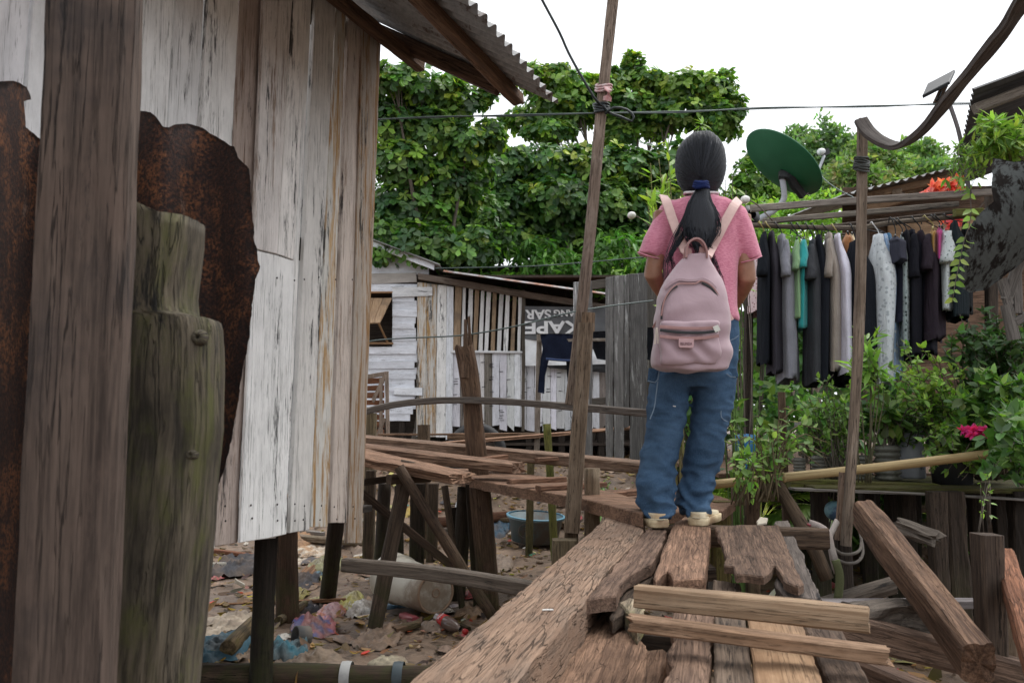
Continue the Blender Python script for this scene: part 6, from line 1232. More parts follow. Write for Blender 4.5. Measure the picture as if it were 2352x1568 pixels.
# --- shoes
SH = plain('cream_canvas_shoe', (.66, .58, .42), (.55, .46, .31), rough=.7, scale=14, bump=.2, dirt=(.42, .29, .16)); SO = plain('cream_rubber_sole', (.62, .52, .34), (.46, .35, .21), rough=.6, scale=16, dirt=(.25, .16, .09))
for (hx, hy, yaw, Yh, sc) in ((1514, 1200, -.16, 3.05, 1.05), (1602, 1190, .50, 3.105, 1.08)):
    hl = P(hx, hy, Yh); hl.z = DZ+.005; d = Vector((math.sin(yaw), math.cos(yaw), 0)); s = Vector((d.y, -d.x, 0))
    def prof(f): return [(.0, .018), (.02, .028), (.07, .034), (.15, .0355), (.35, .033), (.55, .040), (.75, .043), (.9, .036), (.97, .022), (1.0, .008)]
    sh_ = mk('shoe', None, hl+d*.1, pers)
    for nm, mt, z0, z1, gr in (('sole', SO, 0, .028, .005), ('upper', SH, .026, .050, -.004)):
        mb = MB(); R = []
        zs_ = [z0, z0+(z1-z0)*.15, z0+(z1-z0)*.6, z1] if nm == 'sole' else [z0, z0+(z1-z0)*.4, z0+(z1-z0)*.75, z1]
        for q, z in enumerate(zs_):
            row = []; k = (1-.12*(q == 0)) if nm == 'sole' else 1-.10*q/3
            P_ = prof(0); side = [(f*.225*sc, w*k+gr) for f, w in P_]; zz = lambda f: z if nm == 'sole' else DZ*0+z0+(z-z0)*(1-.45*sm(.3, 1, f/.225))
            for f, w in side: row.append(mb.vert(hl+d*(f-.015)+s*w+Vector((0, 0, zz(f)))))
            for f, w in side[::-1]: row.append(mb.vert(hl+d*(f-.015)-s*w+Vector((0, 0, zz(f)))))
            R.append(row)
        n_r = len(R[0])
        for i in range(3):
            for k in range(n_r): mb.face((R[i][k], R[i][(k+1) % n_r], R[i+1][(k+1) % n_r], R[i+1][k]), 0, True)
        mb.face(R[0][::-1]); mb.face(R[-1]); mb.build(nm, mt, sh_)
    mb = MB(); tube(mb, [hl+d*(-.018+.0)+s*.0+Vector((0, 0, .030))+q for q in (s*.034+d*.05, s*.031+d*.012, Vector((0, 0, 0))-d*.002, -s*.031+d*.012, -s*.034+d*.05)], .0025, 5); mb.build('foxing_line', plain('shoe_piping', (.7, .62, .45)) if 'shoe_piping' not in bpy.data.materials else bpy.data.materials['shoe_piping'], sh_)
# --- hair
hr = NT('black_hair'); co = hr.attr('gc').outputs['Vector']; n = hr.noise(co, 1, (8, 260, 260), 4, .7); n2 = hr.noise(co, 1, (3, 60, 60), 3, .6)
c = hr.mix(hr.ramp(n, .35, .7), (.005, .006, .009), (.018, .022, .033)); M['hair'] = hr.done(hr.bsdf(c, .5, hr.math('ADD', n, n2), .8, .003, **{'Specular IOR Level': .35}))
HC = P(1609, 372, PY); rx, ry, rz = 57*PY/F, .112, 67*PY/F
tie = P(1610, 424, PY-.115)
mb = MB()
for i in range(1): loft(mb, [pr(1600, 1618, 308, .03), pr(1583, 1635, 314, .068), pr(1567, 1650, 327, .094), pr(1556, 1661, 346, .108), pr(1552, 1665, 372, .112), pr(1553, 1665, 392, .110), pr(1557, 1661, 410, .105), pr(1563, 1656, 424, .095), pr(1571, 1648, 436, .075, PY-.01), pr(1584, 1636, 443, .055, PY-.02)], 40, tint=(1, 1, 1))
b0 = mb.v
hair = remesh(mb, 'hair', M['hair'], .007, pers, 4)
from mathutils.bvhtree import BVHTree
hbv = BVHTree.FromPolygons([v.co+Vector(WL[hair.name]) for v in hair.data.vertices], [tuple(p.vertices) for p in hair.data.polygons])
mb = MB(); r4 = random.Random(11)
td = (tie-HC)
def onhead(v, off=0):   # push direction to the cap surface
    v = v.normalized(); h_ = hbv.ray_cast(HC, v)
    if h_[0] is not None: return h_[0]+v*off
    k = 1/math.sqrt((v.x/rx)**2+(v.y/ry)**2+(v.z/rz)**2); return HC+v*(k+off)
te = td.normalized()
for i in range(1500):
    a = r4.uniform(-math.pi, math.pi); lat = r4.uniform(.15, 1.15)
    st_ = Vector((math.sin(a)*1.0, .25+.75*math.cos(a)*.9, lat)).normalized() if r4.random() < .5 else Vector((r4.choice((-1, 1)), r4.uniform(-.5, .8), r4.uniform(-1.0, .5))).normalized()
    off = r4.uniform(.0002, .0035); path = []
    for k in range(9):
        t = k/8; d = st_.slerp(te, t) if st_.angle(te) < 3.1 else te
        q = onhead(d, off*(1-t)+.001); path.append(q)
    w = r4.uniform(.0007, .0017); tint = (1, 1, 1); seed = i*.37
    sweep(mb, path, w*2, w*1.1, rnd=True, K=4, wob=0, taper=.6, step=.02, seed=seed, up=(0, -1, 0), tint=(r4.uniform(.6, 1.5),)*3)
mb.build('hair_strands', M['hair'], hair)
# ponytail
env = [(424, 1599, 1622), (440, 1596, 1630), (460, 1582, 1634), (480, 1575, 1645), (500, 1569, 1653), (520, 1566, 1655), (540, 1572, 1650), (555, 1582, 1640), (572, 1590, 1630)]
def envx(y):
    for (a, l, r), (b, l2, r2) in zip(env, env[1:]):
        if y <= b: f = (y-a)/(b-a); return l+(l2-l)*f, r+(r2-r)*f
    return env[-1][1:]
mb = MB()
loft(mb, [(P((l+r)/2, y, PY-.14-.01*min(1, (y-424)/60)), (r-l)/2*PY/F*.8, .022) for y, l, r in env], 20)
for i in range(430):
    u = r4.uniform(-1, 1); dpt = r4.uniform(-1, 1); y1 = r4.uniform(490, 600) if abs(u) < .7 else r4.uniform(480, 590); path = []; ph = r4.uniform(0, 6)
    y = 426
    while y < y1:
        l, r = envx(y); f = (y-426)/160; wv = 5.0*math.sin(f*8+ph*.5+u*2)*f+2.2*math.sin(f*21+ph)*f
        path.append(P((l+r)/2+(r-l)/2*u*(1-.0*f)+wv, y, PY-.14-.028*math.sqrt(max(0, 1-u*u))*(.3+f)-.006*dpt)); y += 13
    if len(path) > 2: w = r4.uniform(.001, .0022); sweep(mb, path, w*2, w*2, rnd=True, K=4, wob=0, taper=.5, step=.02, seed=i*.7, tint=(r4.uniform(.6, 1.6),)*3)
# loose tresses down the back either side of the bag
for (pts, n, spread) in (([(1580, 520), (1555, 560), (1540, 590), (1546, 615), (1530, 650)], 46, 11), ([(1572, 500), (1548, 555), (1530, 600), (1528, 640)], 22, 12), ([(1628, 560), (1640, 600), (1655, 640), (1660, 668)], 26, 7)):
    for i in range(n):
        ph = r4.uniform(0, 6); u = r4.gauss(0, .5); nn = r4.randint(3, len(pts)); path = []
        for k, (x, y) in enumerate(pts[:nn]): path.append(P(x+u*spread*(.4+.6*k/len(pts))+3*math.sin(ph+k*1.7), y+r4.uniform(-5, 5), PY-.128-.01*r4.random()))
        sweep(mb, path, .0018, .0018, rnd=True, K=4, wob=0, taper=.5, step=.012, seed=i)
for i in range(130):     # fly-aways
    a = r4.uniform(-2.6, 2.6); d = Vector((math.sin(a), -.1, math.cos(a))); p = onhead(d); path = [p, p+d*.004+Vector((r4.uniform(-.01, .01), 0, -.015)), p+d*.006+Vector((r4.uniform(-.02, .02), -.01, -.04))]
    sweep(mb, path, .0007, .0007, rnd=True, K=3, wob=0, step=.012)
mb.build('ponytail', M['hair'], hair)
mb = MB()
for k in range(3): tube(mb, [P(1610.5+(14+k)*math.cos(a), 420+k*4.5+1.5*math.sin(a*3+k), PY-.138+.034*math.sin(a)) for a in [i*math.pi/8 for i in range(17)]], .008, 8)
o = mb.build('scrunchie', fabric('navy_velvet', (.012, .022, .085), (.008, .014, .06), sheen=.6), hair)
# ================================================================ backpack
BY = 2.985
bp = thing('backpack', 'dusty mauve backpack worn on the girl\'s back', 'backpack', P(1586, 845, BY))
bc = NT('mauve_nylon'); co = bc.n('TexCoord').outputs['Object']; w1 = bc.noise(co, 220, None, 2, .5); w2 = bc.noise(co, 8, (1, 1, .7), 6, .6, 1.); w3 = bc.noise(co, 3, None, 4, .6)
c = bc.mix(bc.ramp(w3, .35, .7), (.37, .26, .29), (.43, .315, .345)); c = bc.mix(bc.ramp(w1, .3, .7, 0, .12), c, (.5, .36, .39)); M['mauve'] = bc.done(bc.bsdf(c, .62, w2, .35, .012, **{'Sheen Weight': .25, 'Specular IOR Level': .3}))
ML = plain('mauve_leather', (.36, .20, .19), (.30, .16, .15), rough=.45, scale=20, bump=.15); MP = plain('pale_pink_strap', (.66, .46, .42), (.58, .39, .36), rough=.6, scale=20, bump=.1)
mb = MB(); dep = lambda y: .035+.055*sm(590, 720, y)
rows = [(584, 1574, 1626), (600, 1560, 1632), (620, 1544, 1645), (642, 1529, 1657), (662, 1518, 1664), (685, 1511, 1669), (720, 1507, 1672), (750, 1503, 1675), (780, 1498, 1677), (805, 1495, 1679), (822, 1496, 1678), (836, 1501, 1673), (845, 1512, 1664), (850, 1535, 1650)]
loft(mb, [(P((l+r)/2+(6 if y > 840 else 0), y+(3 if y > 830 else 0), BY+.01), (r-l)/2*BY/F, dep(y)) for y, l, r in rows], 48, pw=3.2)
def bp_d(x, y, z, n):
    c0 = P(1586, 730, BY); g = math.exp(-((z-P(0, 790, BY).z)/.12)**2)
    return .008*nz(x*8, z*7, 3)+.006*math.sin((x*.7-z)*38+4*nz(x*6, z*6))*g+.0025*nz(x*20, z*20)
shell = remesh(mb, 'shell', M['mauve'], .006, bp, 3, bp_d)
# top flap seam, piping, pocket
def bY(x, y, o=0): return BY+.01-dep(y)*(1-abs((x-1588)/88)**3.2*.8)-.009-o
def onbag(name, px, w, mat, parent, o=0., d=.004): return ribbon(name, px, [bY(x, y, o) for x, y in px], w, mat, parent, d, step=.01)
onbag('piping', [(1519, 725), (1523, 700), (1530, 680), (1543, 662), (1558, 652), (1575, 651), (1598, 651), (1608, 645), (1622, 648), (1638, 660), (1650, 678), (1657, 700), (1659, 735)], .006, ML, shell, .004)
onbag('zip', [(1519, 733), (1521, 704), (1529, 684), (1542, 666), (1556, 657)], .007, BP, shell, .002); onbag('zip', [(1612, 649), (1632, 661), (1647, 680), (1654, 700), (1657, 732)], .007, BP, shell, .002)
onbag('flap_fold', [(1526, 662), (1545, 648), (1560, 642), (1580, 644), (1600, 643), (1612, 640), (1630, 648), (1644, 662)], .012, M['mauve'], shell, .001, .008)
mb = MB(); fp = [(737, 1519, 1649), (742, 1515, 1652), (760, 1514, 1652), (790, 1515, 1653), (815, 1516, 1652), (828, 1516, 1650), (836, 1520, 1646)]
loft(mb, [(P((l+r)/2, y, BY-.078), (r-l)/2*BY/F*.98, .020 if 740 < y < 834 else .012) for y, l, r in fp], 40, pw=5)
def fp_d(x, y, z, n):
    zz = P(0, 800, BY).z; return .006*nz(x*12, z*14, 8)+.008*math.sin((x+ (z-zz)*.8)*60+4*nz(x*9, z*9))*math.exp(-((z-zz)/.06)**2)
fpo = remesh(mb, 'front_pocket', M['mauve'], .005, bp, 2, fp_d); FY = BY-.114
ribbon('leather_trim', [(1515, 750), (1560, 753), (1610, 754), (1650, 751)], FY, .008*1.4, ML, fpo); ribbon('leather_trim', [(1515, 772), (1560, 776), (1610, 776), (1651, 771)], FY, .010*1.2, ML, fpo)
ribbon('zip', [(1516, 758), (1560, 763), (1610, 764), (1648, 760)], FY-.003, .010, BP, fpo); ribbon('pale_tab', [(1640, 757), (1652, 752)], FY-.004, .022, plain('worn_white_tab', (.68, .68, .62), (.5, .5, .46)), fpo)
mb = MB(); slab(mb, [P(1559, 777, FY-.006), P(1594, 778, FY-.006), P(1594, 795, FY-.006), P(1591, 799, FY-.006), P(1562, 798, FY-.006), P(1559, 795, FY-.006)], Vector((0, .003, 0)), jag=0, step=.02, fill=.03, relief=0, bev=.001); lb = mb.build('name_patch', plain('pink_patch', (.50, .32, .33), (.45, .28, .29), rough=.5), fpo)
text('BELINDA', 'lettering', P(1576.5, 789, FY-.0075), 27*FY/F, 6.6*FY/F, (1, 0, 0), (0, .05, 1), plain('debossed_letters', (.16, .08, .10)), lb, ext=.0008)
onbag('pocket_edge', [(1652, 745), (1663, 740), (1672, 734)], .006, ML, shell, -.02); onbag('pocket_edge', [(1500, 752), (1506, 742), (1510, 735)], .008, ML, shell, -.02)
ribbon('zip_pull', [(1508, 752), (1506, 770), (1504, 790)], BY-.07, .006, plain('cream_cord', (.68, .60, .52)), shell); ribbon('zip_pull', [(1509, 752), (1511, 772), (1511, 789)], BY-.07, .005, bpy.data.materials['cream_cord'], shell)
ribbon('webbing', [(1668, 708), (1672, 722), (1680, 736)], BY+.05, .022, MP, bp)
# shoulder straps and handle
for px in ([(1524, 450), (1530, 462), (1545, 505), (1560, 545), (1574, 578), (1578, 586)], [(1697, 460), (1688, 470), (1668, 505), (1650, 540), (1634, 570), (1626, 586)]):
    mb = MB(); sweep(mb, [P(x, y, [PY-.02, PY-.098, PY-.118, PY-.125, PY-.13, BY+.02][i]) for i, (x, y) in enumerate(px)], .036, .008, up=CAMUP, wob=.03, n=2, step=.015); o = mb.build('shoulder_strap', MP, bp)
mb = MB(); sweep(mb, [P(1575, 592, BY-.01), P(1576, 572, BY-.015), P(1583, 556, BY-.02), P(1598, 549, BY-.022), P(1612, 556, BY-.02), P(1621, 574, BY-.015), P(1622, 592, BY-.01)], .008, .034, up=CAMUP, wob=.02, n=2, step=.01); mb.build('top_handle', ML, bp)
for xs_ in ((1574, 1588), (1608, 1624)):
    mb = MB(); slab(mb, [P(xs_[0]-1, 566, BY-.012), P(xs_[1], 572, BY-.012), P(xs_[1]+ (6 if xs_[0] < 1600 else 1), 592, BY-.03), P(xs_[0]-(3 if xs_[0] < 1600 else 0), 592, BY-.03)], Vector((0, .006, 0)), jag=0, relief=0, step=.02, fill=.03, bev=.001); mb.build('leather_anchor', ML, bp)
# ================================================================ vegetation
def tree_parts(root, base, clumps, r0=.14, nb=None, tint=(1, 1, 1)):
    base = Vector(base); top = sum((Vector(c[0]) for c in clumps), Vector())/len(clumps); fork = base.lerp(top, .55)+Vector((.1, 0, -.1))
    mb = MB(); sweep(mb, [base-Vector((0, 0, .2)), base.lerp(fork, .5)+Vector((.12, 0, 0)), fork], r0*2, r0*2, rnd=True, taper=.7, step=.12, wob=.12, tint=tint); mb.build('trunk', M['bark'], root)
    for c in clumps[:nb]:
        q = Vector(c[0]); m = fork.lerp(q, .5)+Vector((0, 0, -.12)); mb = MB(); sweep(mb, [fork, m, q], r0*.42, r0*.42, rnd=True, taper=.22, step=.12, K=7, tint=tint)
        for k in range(4):
            e = q+Vector((random.uniform(-1, 1)*c[1], random.uniform(-1, 1)*c[2], random.uniform(-.6, .8)*c[3]))*.8; s = m.lerp(q, random.uniform(.3, .9)); sweep(mb, [s, s.lerp(e, .5)+Vector((0, 0, .05)), e], r0*.12, r0*.12, rnd=True, taper=.35, step=.12, K=5, tint=tint)
        mb.build('branch', M['bark'], root)
def C(x, y, Y, rx, rz, ry=None):
    k = Y/F; p = P(x, y, Y); return (tuple(p), rx*k, (ry or max(rx, rz)*.8)*k, rz*k)
DG = [(.040, .092, .034), (.048, .112, .036), (.03, .075, .03), (.062, .13, .04)]
MG = [(.075, .155, .035), (.10, .19, .042), (.055, .125, .032), (.13, .215, .05)]
YG = [(.13, .22, .045), (.17, .26, .05), (.10, .19, .04)]
def almond(name, label, cl, dens, size, pal, bright_share, base, r0=.16, nb=None, group=None, k=7, kind='ob', up=.35, droop=.25, fill=.35):
    root = thing(name, label, 'tree', base, group); tree_parts(root, base, cl, r0, nb)
    ex = []
    for c, rx, ry, rz in cl:
        for _ in range(4):
            a = random.uniform(-.5, 3.6); s_ = random.uniform(.25, .45); ex.append(((c[0]+rx*math.cos(a), c[1]+random.uniform(-.5, .3)*ry, c[2]+rz*math.sin(a)), rx*s_, ry*s_, rz*s_*1.2))
    Cc, A = clump_pts(cl+ex, dens, fill); L = Leaves(); hi = Cc[:, 2] > np.median(Cc[:, 2])
    rosettes(L, Cc[hi], A[hi], size, pal, k, kind, up, droop, bright_share*1.6); rosettes(L, Cc[~hi], A[~hi], size, pal, k, kind, up, droop, bright_share*.35)  # brighter leaf tones drawn more often in the upper half of the crown
    L.build('crown', M['leaf'], root)
A1 = [C(905, 185, 9.5, 50, 30), C(965, 205, 9.8, 75, 40), C(1045, 235, 10, 75, 45), C(900, 270, 9.8, 60, 55), C(990, 300, 10, 85, 50), C(1075, 330, 10, 70, 45), C(920, 370, 10, 80, 60), C(1010, 420, 10.3, 90, 60), C(1100, 385, 10.6, 55, 40), C(930, 470, 10.3, 90, 60), C(1020, 510, 10.5, 90, 55), C(880, 560, 10.6, 60, 50), C(1090, 480, 10.8, 60, 50), C(950, 565, 10.0, 80, 50), C(1040, 575, 10.1, 80, 45), C(1110, 560, 10.6, 60, 45)]
almond('almond_tree', 'broad-leaved dark tree rising beside the plank house eave', A1, 480, .118, DG+MG[:2], .13, (P(960, 1000, 10.5).x, 10.8, .72), .2)
A2 = [C(1240, 180, 12.5, 60, 26), C(1310, 200, 12.5, 80, 30), C(1400, 195, 12.7, 55, 22), C(1460, 150, 12.7, 20, 28), C(1475, 190, 12.7, 60, 28), C(1560, 200, 12.5, 70, 32), C(1640, 205, 12.5, 55, 36), C(1300, 255, 12.7, 110, 28), C(1430, 250, 12.7, 90, 36), C(1560, 262, 12.7, 90, 34), C(1655, 275, 12.5, 40, 52), C(1200, 285, 12.5, 45, 18), C(1270, 305, 12.3, 55, 22), C(1420, 305, 12.7, 45, 36), C(1500, 290, 12.9, 45, 26)]
almond('almond_tree', 'flat-topped spreading tree against the sky above the girl\'s head', A2, 430, .125, MG+DG[:2], .30, (P(1430, 1000, 13).x, 13.2, .8), .2)
A3 = [C(1180, 385, 11.5, 70, 38), C(1270, 375, 11.5, 80, 42), C(1360, 390, 11.5, 70, 42), C(1450, 385, 11.6, 60, 46), C(1530, 375, 11.8, 55, 40), C(1170, 460, 11.5, 90, 50), C(1280, 460, 11.3, 90, 55), C(1390, 470, 11.4, 80, 50), C(1480, 470, 11.8, 70, 60), C(1180, 540, 11.6, 90, 55), C(1290, 540, 11.8, 90, 50), C(1400, 550, 11.8, 90, 50), C(1500, 560, 12, 80, 60), C(1080, 580, 11.5, 80, 55), C(1600, 480, 12.4, 60, 90)]
almond('almond_tree', 'dense dark green tree mass in the middle behind the leaning pole', A3, 430, .12, DG+MG[:1], .14, (P(1330, 1000, 12).x, 12.3, .8), .2)
A4 = [C(1725, 420, 13, 50, 34), C(1690, 470, 13, 40, 40), C(1735, 370, 13, 22, 22), C(1680, 560, 12.5, 60, 60)]
almond('almond_tree', 'small almond-leaved tree between the girl\'s head and the dish', A4, 430, .12, MG, .3, (P(1700, 1000, 13).x, 13.3, .8), .1)
# droopy mango-like shrubs
def droopy(name, label, cl, dens, size, pal, base, r0=.06, mat='leaf', cat='tree'):
    root = thing(name, label, cat, base); tree_parts(root, base, cl, r0); Cc, A = clump_pts(cl, dens, .3); L = Leaves(); n = len(Cc); b = tints(n, pal, .2)
    for j in range(6):
        D = unit(n)*.8+A*.5+np.array([0, 0, -.85]); L.add(Cc+unit(n)*.03, D, A+.3*rng.normal(size=(n, 3)), size*(.7+.5*rng.random(n)), b*(1+.15*rng.normal(size=(n, 1))), 'lan', .3)
    L.build('crown', M[mat], root)
droopy('mango_tree', 'fresh green drooping-leaved tree above the lean-to roof', [C(1215, 590, 11, 45, 45), C(1275, 600, 11, 50, 50), C(1330, 625, 10.8, 40, 40), C(1380, 590, 10.8, 40, 55), C(1440, 575, 10.8, 50, 50), C(1480, 620, 10.8, 50, 50), C(1400, 650, 10.6, 60, 25), C(1150, 650, 10.9, 60, 30)], 330, .15, [(.065, .16, .03), (.05, .13, .03), (.10, .21, .045)], (P(1350, 900, 11).x, 11.3, .75))
droopy('mango_tree', 'small pale drooping tree top above the white gable', [C(935, 560, 10.7, 45, 30), C(970, 585, 10.7, 30, 25), C(905, 575, 10.8, 30, 30)], 400, .13, [(.12, .24, .05), (.09, .2, .04)], (P(935, 900, 11.5).x, 12.1, .8))
# far light trees behind the dish
def feathery(name, label, cl, dens, size, pal, base, r0=.12, kind='ov'):
    root = thing(name, label, 'tree', base); tree_parts(root, base, cl, r0, tint=(1.3, 1.3, 1.2)); Cc, A = clump_pts(cl, dens, .4); L = Leaves(); n = len(Cc); b = tints(n, pal, .25)
    for j in range(4): L.add(Cc+unit(n)*.10, unit(n)+A*.5, A+.6*rng.normal(size=(n, 3)), size*(.6+.7*rng.random(n)), b, kind, .2)
    L.build('crown', M['leafm'], root)
FG = [(.12, .20, .075), (.10, .18, .07), (.155, .24, .085), (.085, .15, .065), (.15, .17, .09)]
feathery('hillside_tree', 'feathery grey-green tree with thin top behind the dish', [C(1830, 320, 19, 40, 25), C(1860, 365, 18, 60, 50), C(1900, 315, 18, 42, 26), C(1935, 355, 18, 60, 45), C(1880, 440, 17, 90, 45), C(1893, 272, 18, 10, 8)], 420, .13, [(.085, .15, .075), (.07, .13, .065), (.11, .18, .085)], (P(1880, 900, 18).x, 18.5, 1))
feathery('hillside_tree', 'light olive bushy tree behind the long pole top', [C(1990, 360, 17, 55, 45), C(2040, 385, 17, 50, 45), C(1990, 430, 16, 70, 50), C(1950, 410, 16, 50, 50)], 420, .13, FG, (P(2000, 900, 17).x, 17.5, 1))
feathery('hillside_tree', 'rounded light green tree right of the bent strip', [C(2100, 350, 19, 50, 30), C(2140, 350, 19, 32, 26), C(2080, 400, 18, 60, 40), C(2150, 390, 18, 50, 20)], 420, .13, FG[:3]+[(.07, .14, .07)], (P(2110, 900, 19).x, 19.5, 1))
feathery('hillside_tree', 'yellow-green bushy tree below the dish', [C(1780, 460, 13, 60, 45), C(1830, 500, 12.5, 60, 45), C(1740, 510, 12, 50, 50), C(1890, 490, 13, 60, 50), C(1940, 530, 12.5, 60, 40), C(1700, 580, 12, 50, 60), C(1790, 580, 12, 80, 60)], 520, .105, [(.14, .25, .05), (.18, .28, .07), (.10, .19, .05)], (P(1800, 900, 12.5).x, 13, .85))
# far wooded bank closing gaps
L = Leaves(); n = 7000; X = rng.uniform(-9, 16, n); Yb = rng.uniform(21, 24, n); Zb = 1+rng.random(n)**.8*(3.2+1.1*np.sin(X*.9)+.6*np.sin(X*2.3)); L.add(np.stack([X, Yb, Zb], 1), unit(n), unit(n)+np.array([0, -.5, .4]), .35+.3*rng.random(n), tints(n, [(.06, .12, .05), (.08, .15, .06), (.045, .1, .045)], .2), 'ov')
tag(L.build('far_woods', M['leafm']), 'dark wooded bank far behind the trees', 'woods', None, 'stuff')
# --- shrubs and garden plants
def shrub(name, label, base, c, r, nstem, nleaf, size, pal, kind='ov', cat='shrub', stemtint=(1, 1, 1), mat='leaf', sw=.008, up=.3, fl=None, arch=.15, ros=1, tip=.35):
    base, c = Vector(base), Vector(c); root = thing(name, label, cat, base); mb = MB(); L = Leaves(); CC, DD = [], []
    for i in range(nstem):
        v = unit(1)[0]; rr_ = random.random()**.4; e = c+Vector((v[0]*r[0], v[1]*r[1], v[2]*r[2]))*rr_; b = base+Vector((random.uniform(-.05, .05), random.uniform(-.05, .05), 0))
        m = b.lerp(e, .55)+Vector((random.uniform(-.5, .5)*arch, random.uniform(-.5, .5)*arch, arch)); pts = resample([b, m, e], .03)
        sweep(mb, [b, m, e], sw*2, sw*2, rnd=True, K=5, taper=.35, step=.05, wob=.1, tint=stemtint)
        for k in range(nleaf):
            t = tip+(1-tip)*random.random(); p = pts[int(t*(len(pts)-1))]; CC.append(tuple(p)); d = (e-m).normalized(); DD.append(tuple(d))
    mb.build('stems', M['bark'], root); CC, DD = np.array(CC), np.array(DD); n = len(CC)
    b = tints(n, pal, .22); D = unit(n)+DD*.5+np.array([0, -.15, up]); Nn = unit(n)*.5+np.array([0, -.35, .9])
    L.add(CC, D, Nn, size*(.55+.65*rng.random(n)), b, kind, .2); L.build('leaves', M[mat], root)
    if fl:
        col, nf, at, fr, fs = fl; L = Leaves(); n = nf*14; q = np.array(at)[rng.integers(0, len(at), nf)]; q = np.repeat(q+rng.normal(size=(nf, 3))*fr, 14, 0); L.add(q, unit(n), unit(n), fs*(.7+.5*rng.random(n)), tints(n, [col], .15), 'ov', .1); L.build('blossom', M['leafm'], root)
    return root
def B(x, y, Y): p = P(x, y, Y); p.z = gz(p.x, p.y); return p
def S(x, y, Y): p = P(x, y, Y); p.z = PZZ+.02; return p
RX = lambda px, Y: px*Y/F
BG = [(.065, .13, .035), (.045, .10, .028), (.11, .19, .05), (.03, .07, .022)]
# orchid-like plant left of the girl, upper
shrub('sapling', 'yellow-green strappy sapling behind the girl\'s left shoulder', B(1560, 800, 4.4), P(1520, 420, 4.4), (.14, .12, .22), 12, 16, .10, [(.17, .27, .05), (.13, .22, .045), (.22, .31, .07)], 'lan', 'sapling', (1.6, 1.7, .9), sw=.006, tip=.72)
shrub('sapling', 'little leaf sprig sticking up above the girl\'s head', P(1605, 420, 4.4), P(1606, 300, 4.4), (.03, .03, .02), 3, 5, .07, [(.15, .25, .06)], 'lan', 'sapling', sw=.004, tip=.9)
shrub('sapling', 'thin dark-leaved growth just right of the girl\'s neck', B(1700, 800, 4.6), P(1690, 430, 4.6), (.06, .1, .14), 6, 14, .08, [(.10, .19, .05), (.14, .24, .06)], 'lan', 'sapling', sw=.005, tip=.75)
# plants behind/below laundry
shrub('cane_plant', 'clump of upright green canes beside the girl\'s right leg', B(1690, 1180, 4.3), P(1700, 900, 4.3), (.12, .12, .24), 11, 5, .07, BG, 'ov', 'plant', (.9, 1.8, .6), sw=.008, arch=.03, tip=.3)
shrub('herb_bush', 'straggly grey-green mint bush between the girl\'s legs and the long pole', P(1760, 1150, 3.9), P(1775, 1010, 3.9), (.30, .16, .24), 26, 11, .05, [(.12, .20, .07), (.16, .25, .085), (.085, .15, .05)], 'ov', 'bush', (1.2, 1.1, .8), mat='leafm', sw=.005, tip=.3)
shrub('herb_bush', 'low trailing mint stems left of the dead leaning trunk', P(1700, 1160, 3.7), P(1700, 1120, 3.7), (.16, .12, .10), 12, 10, .045, [(.12, .20, .06), (.17, .27, .08)], 'ov', 'bush', (1.2, 1.1, .8), mat='leafm', sw=.004, tip=.3)
shrub('euphorbia', 'spatulate-leaved plant with one yellow leaf below the grey trousers', B(1880, 1100, 4.6), P(1870, 935, 4.6), (.10, .1, .12), 7, 12, .08, [(.10, .2, .07), (.14, .24, .09)], 'ob', 'plant', sw=.006, tip=.7)
def palm(label, base, n, L_, pal, tilt=.9):
    base = Vector(base); root = thing('palm_plant', label, 'palm', base); L = Leaves(); mb = MB()
    for i in range(n):
        a = random.uniform(0, 2*math.pi); el = random.uniform(.35, 1.35); d = Vector((math.cos(a)*math.cos(el), math.sin(a)*math.cos(el), math.sin(el))); l = L_*random.uniform(.7, 1.1); pts = [base+d*l*t+Vector((0, 0, -.5*l*t*t)) for t in [k/12 for k in range(13)]]
        sweep(mb, [pts[0], pts[6], pts[12]], .010, .010, rnd=True, K=5, taper=.3, step=.05); t = tints(1, pal, .2)[0]
        for k in range(3, 13):
            T = (pts[k]-pts[k-1]).normalized(); s = T.cross(Vector((0, 0, 1))).normalized()
            for sg in (-1, 1): L.add([tuple(pts[k]), tuple(pts[k]-T*.02)], [tuple(T+s*sg*1.0+Vector((0, 0, -.2)))]*2, [(0, 0, 1)]*2, l*.42*(1-.5*abs(k/12-.5)), [t, t*1.1], 'strap', .25)
    mb.build('fronds', M['leafm'], root); L.build('leaflets', M['leaf'], root)
palm('bright palm clump behind the leftmost black trousers', B(1740, 1000, 5.6)+Vector((0, 0, .35)), 22, .75, [(.13, .22, .04), (.17, .26, .05), (.09, .17, .04)])
palm('darker palm clump under the grey and charcoal trousers', B(1880, 1000, 6.0)+Vector((0, 0, .3)), 22, .8, [(.06, .13, .035), (.08, .16, .04)])
palm('shaded palm clump behind the long pole foot', B(1990, 1000, 6.2)+Vector((0, 0, .3)), 18, .8, [(.04, .09, .03), (.06, .12, .035)])
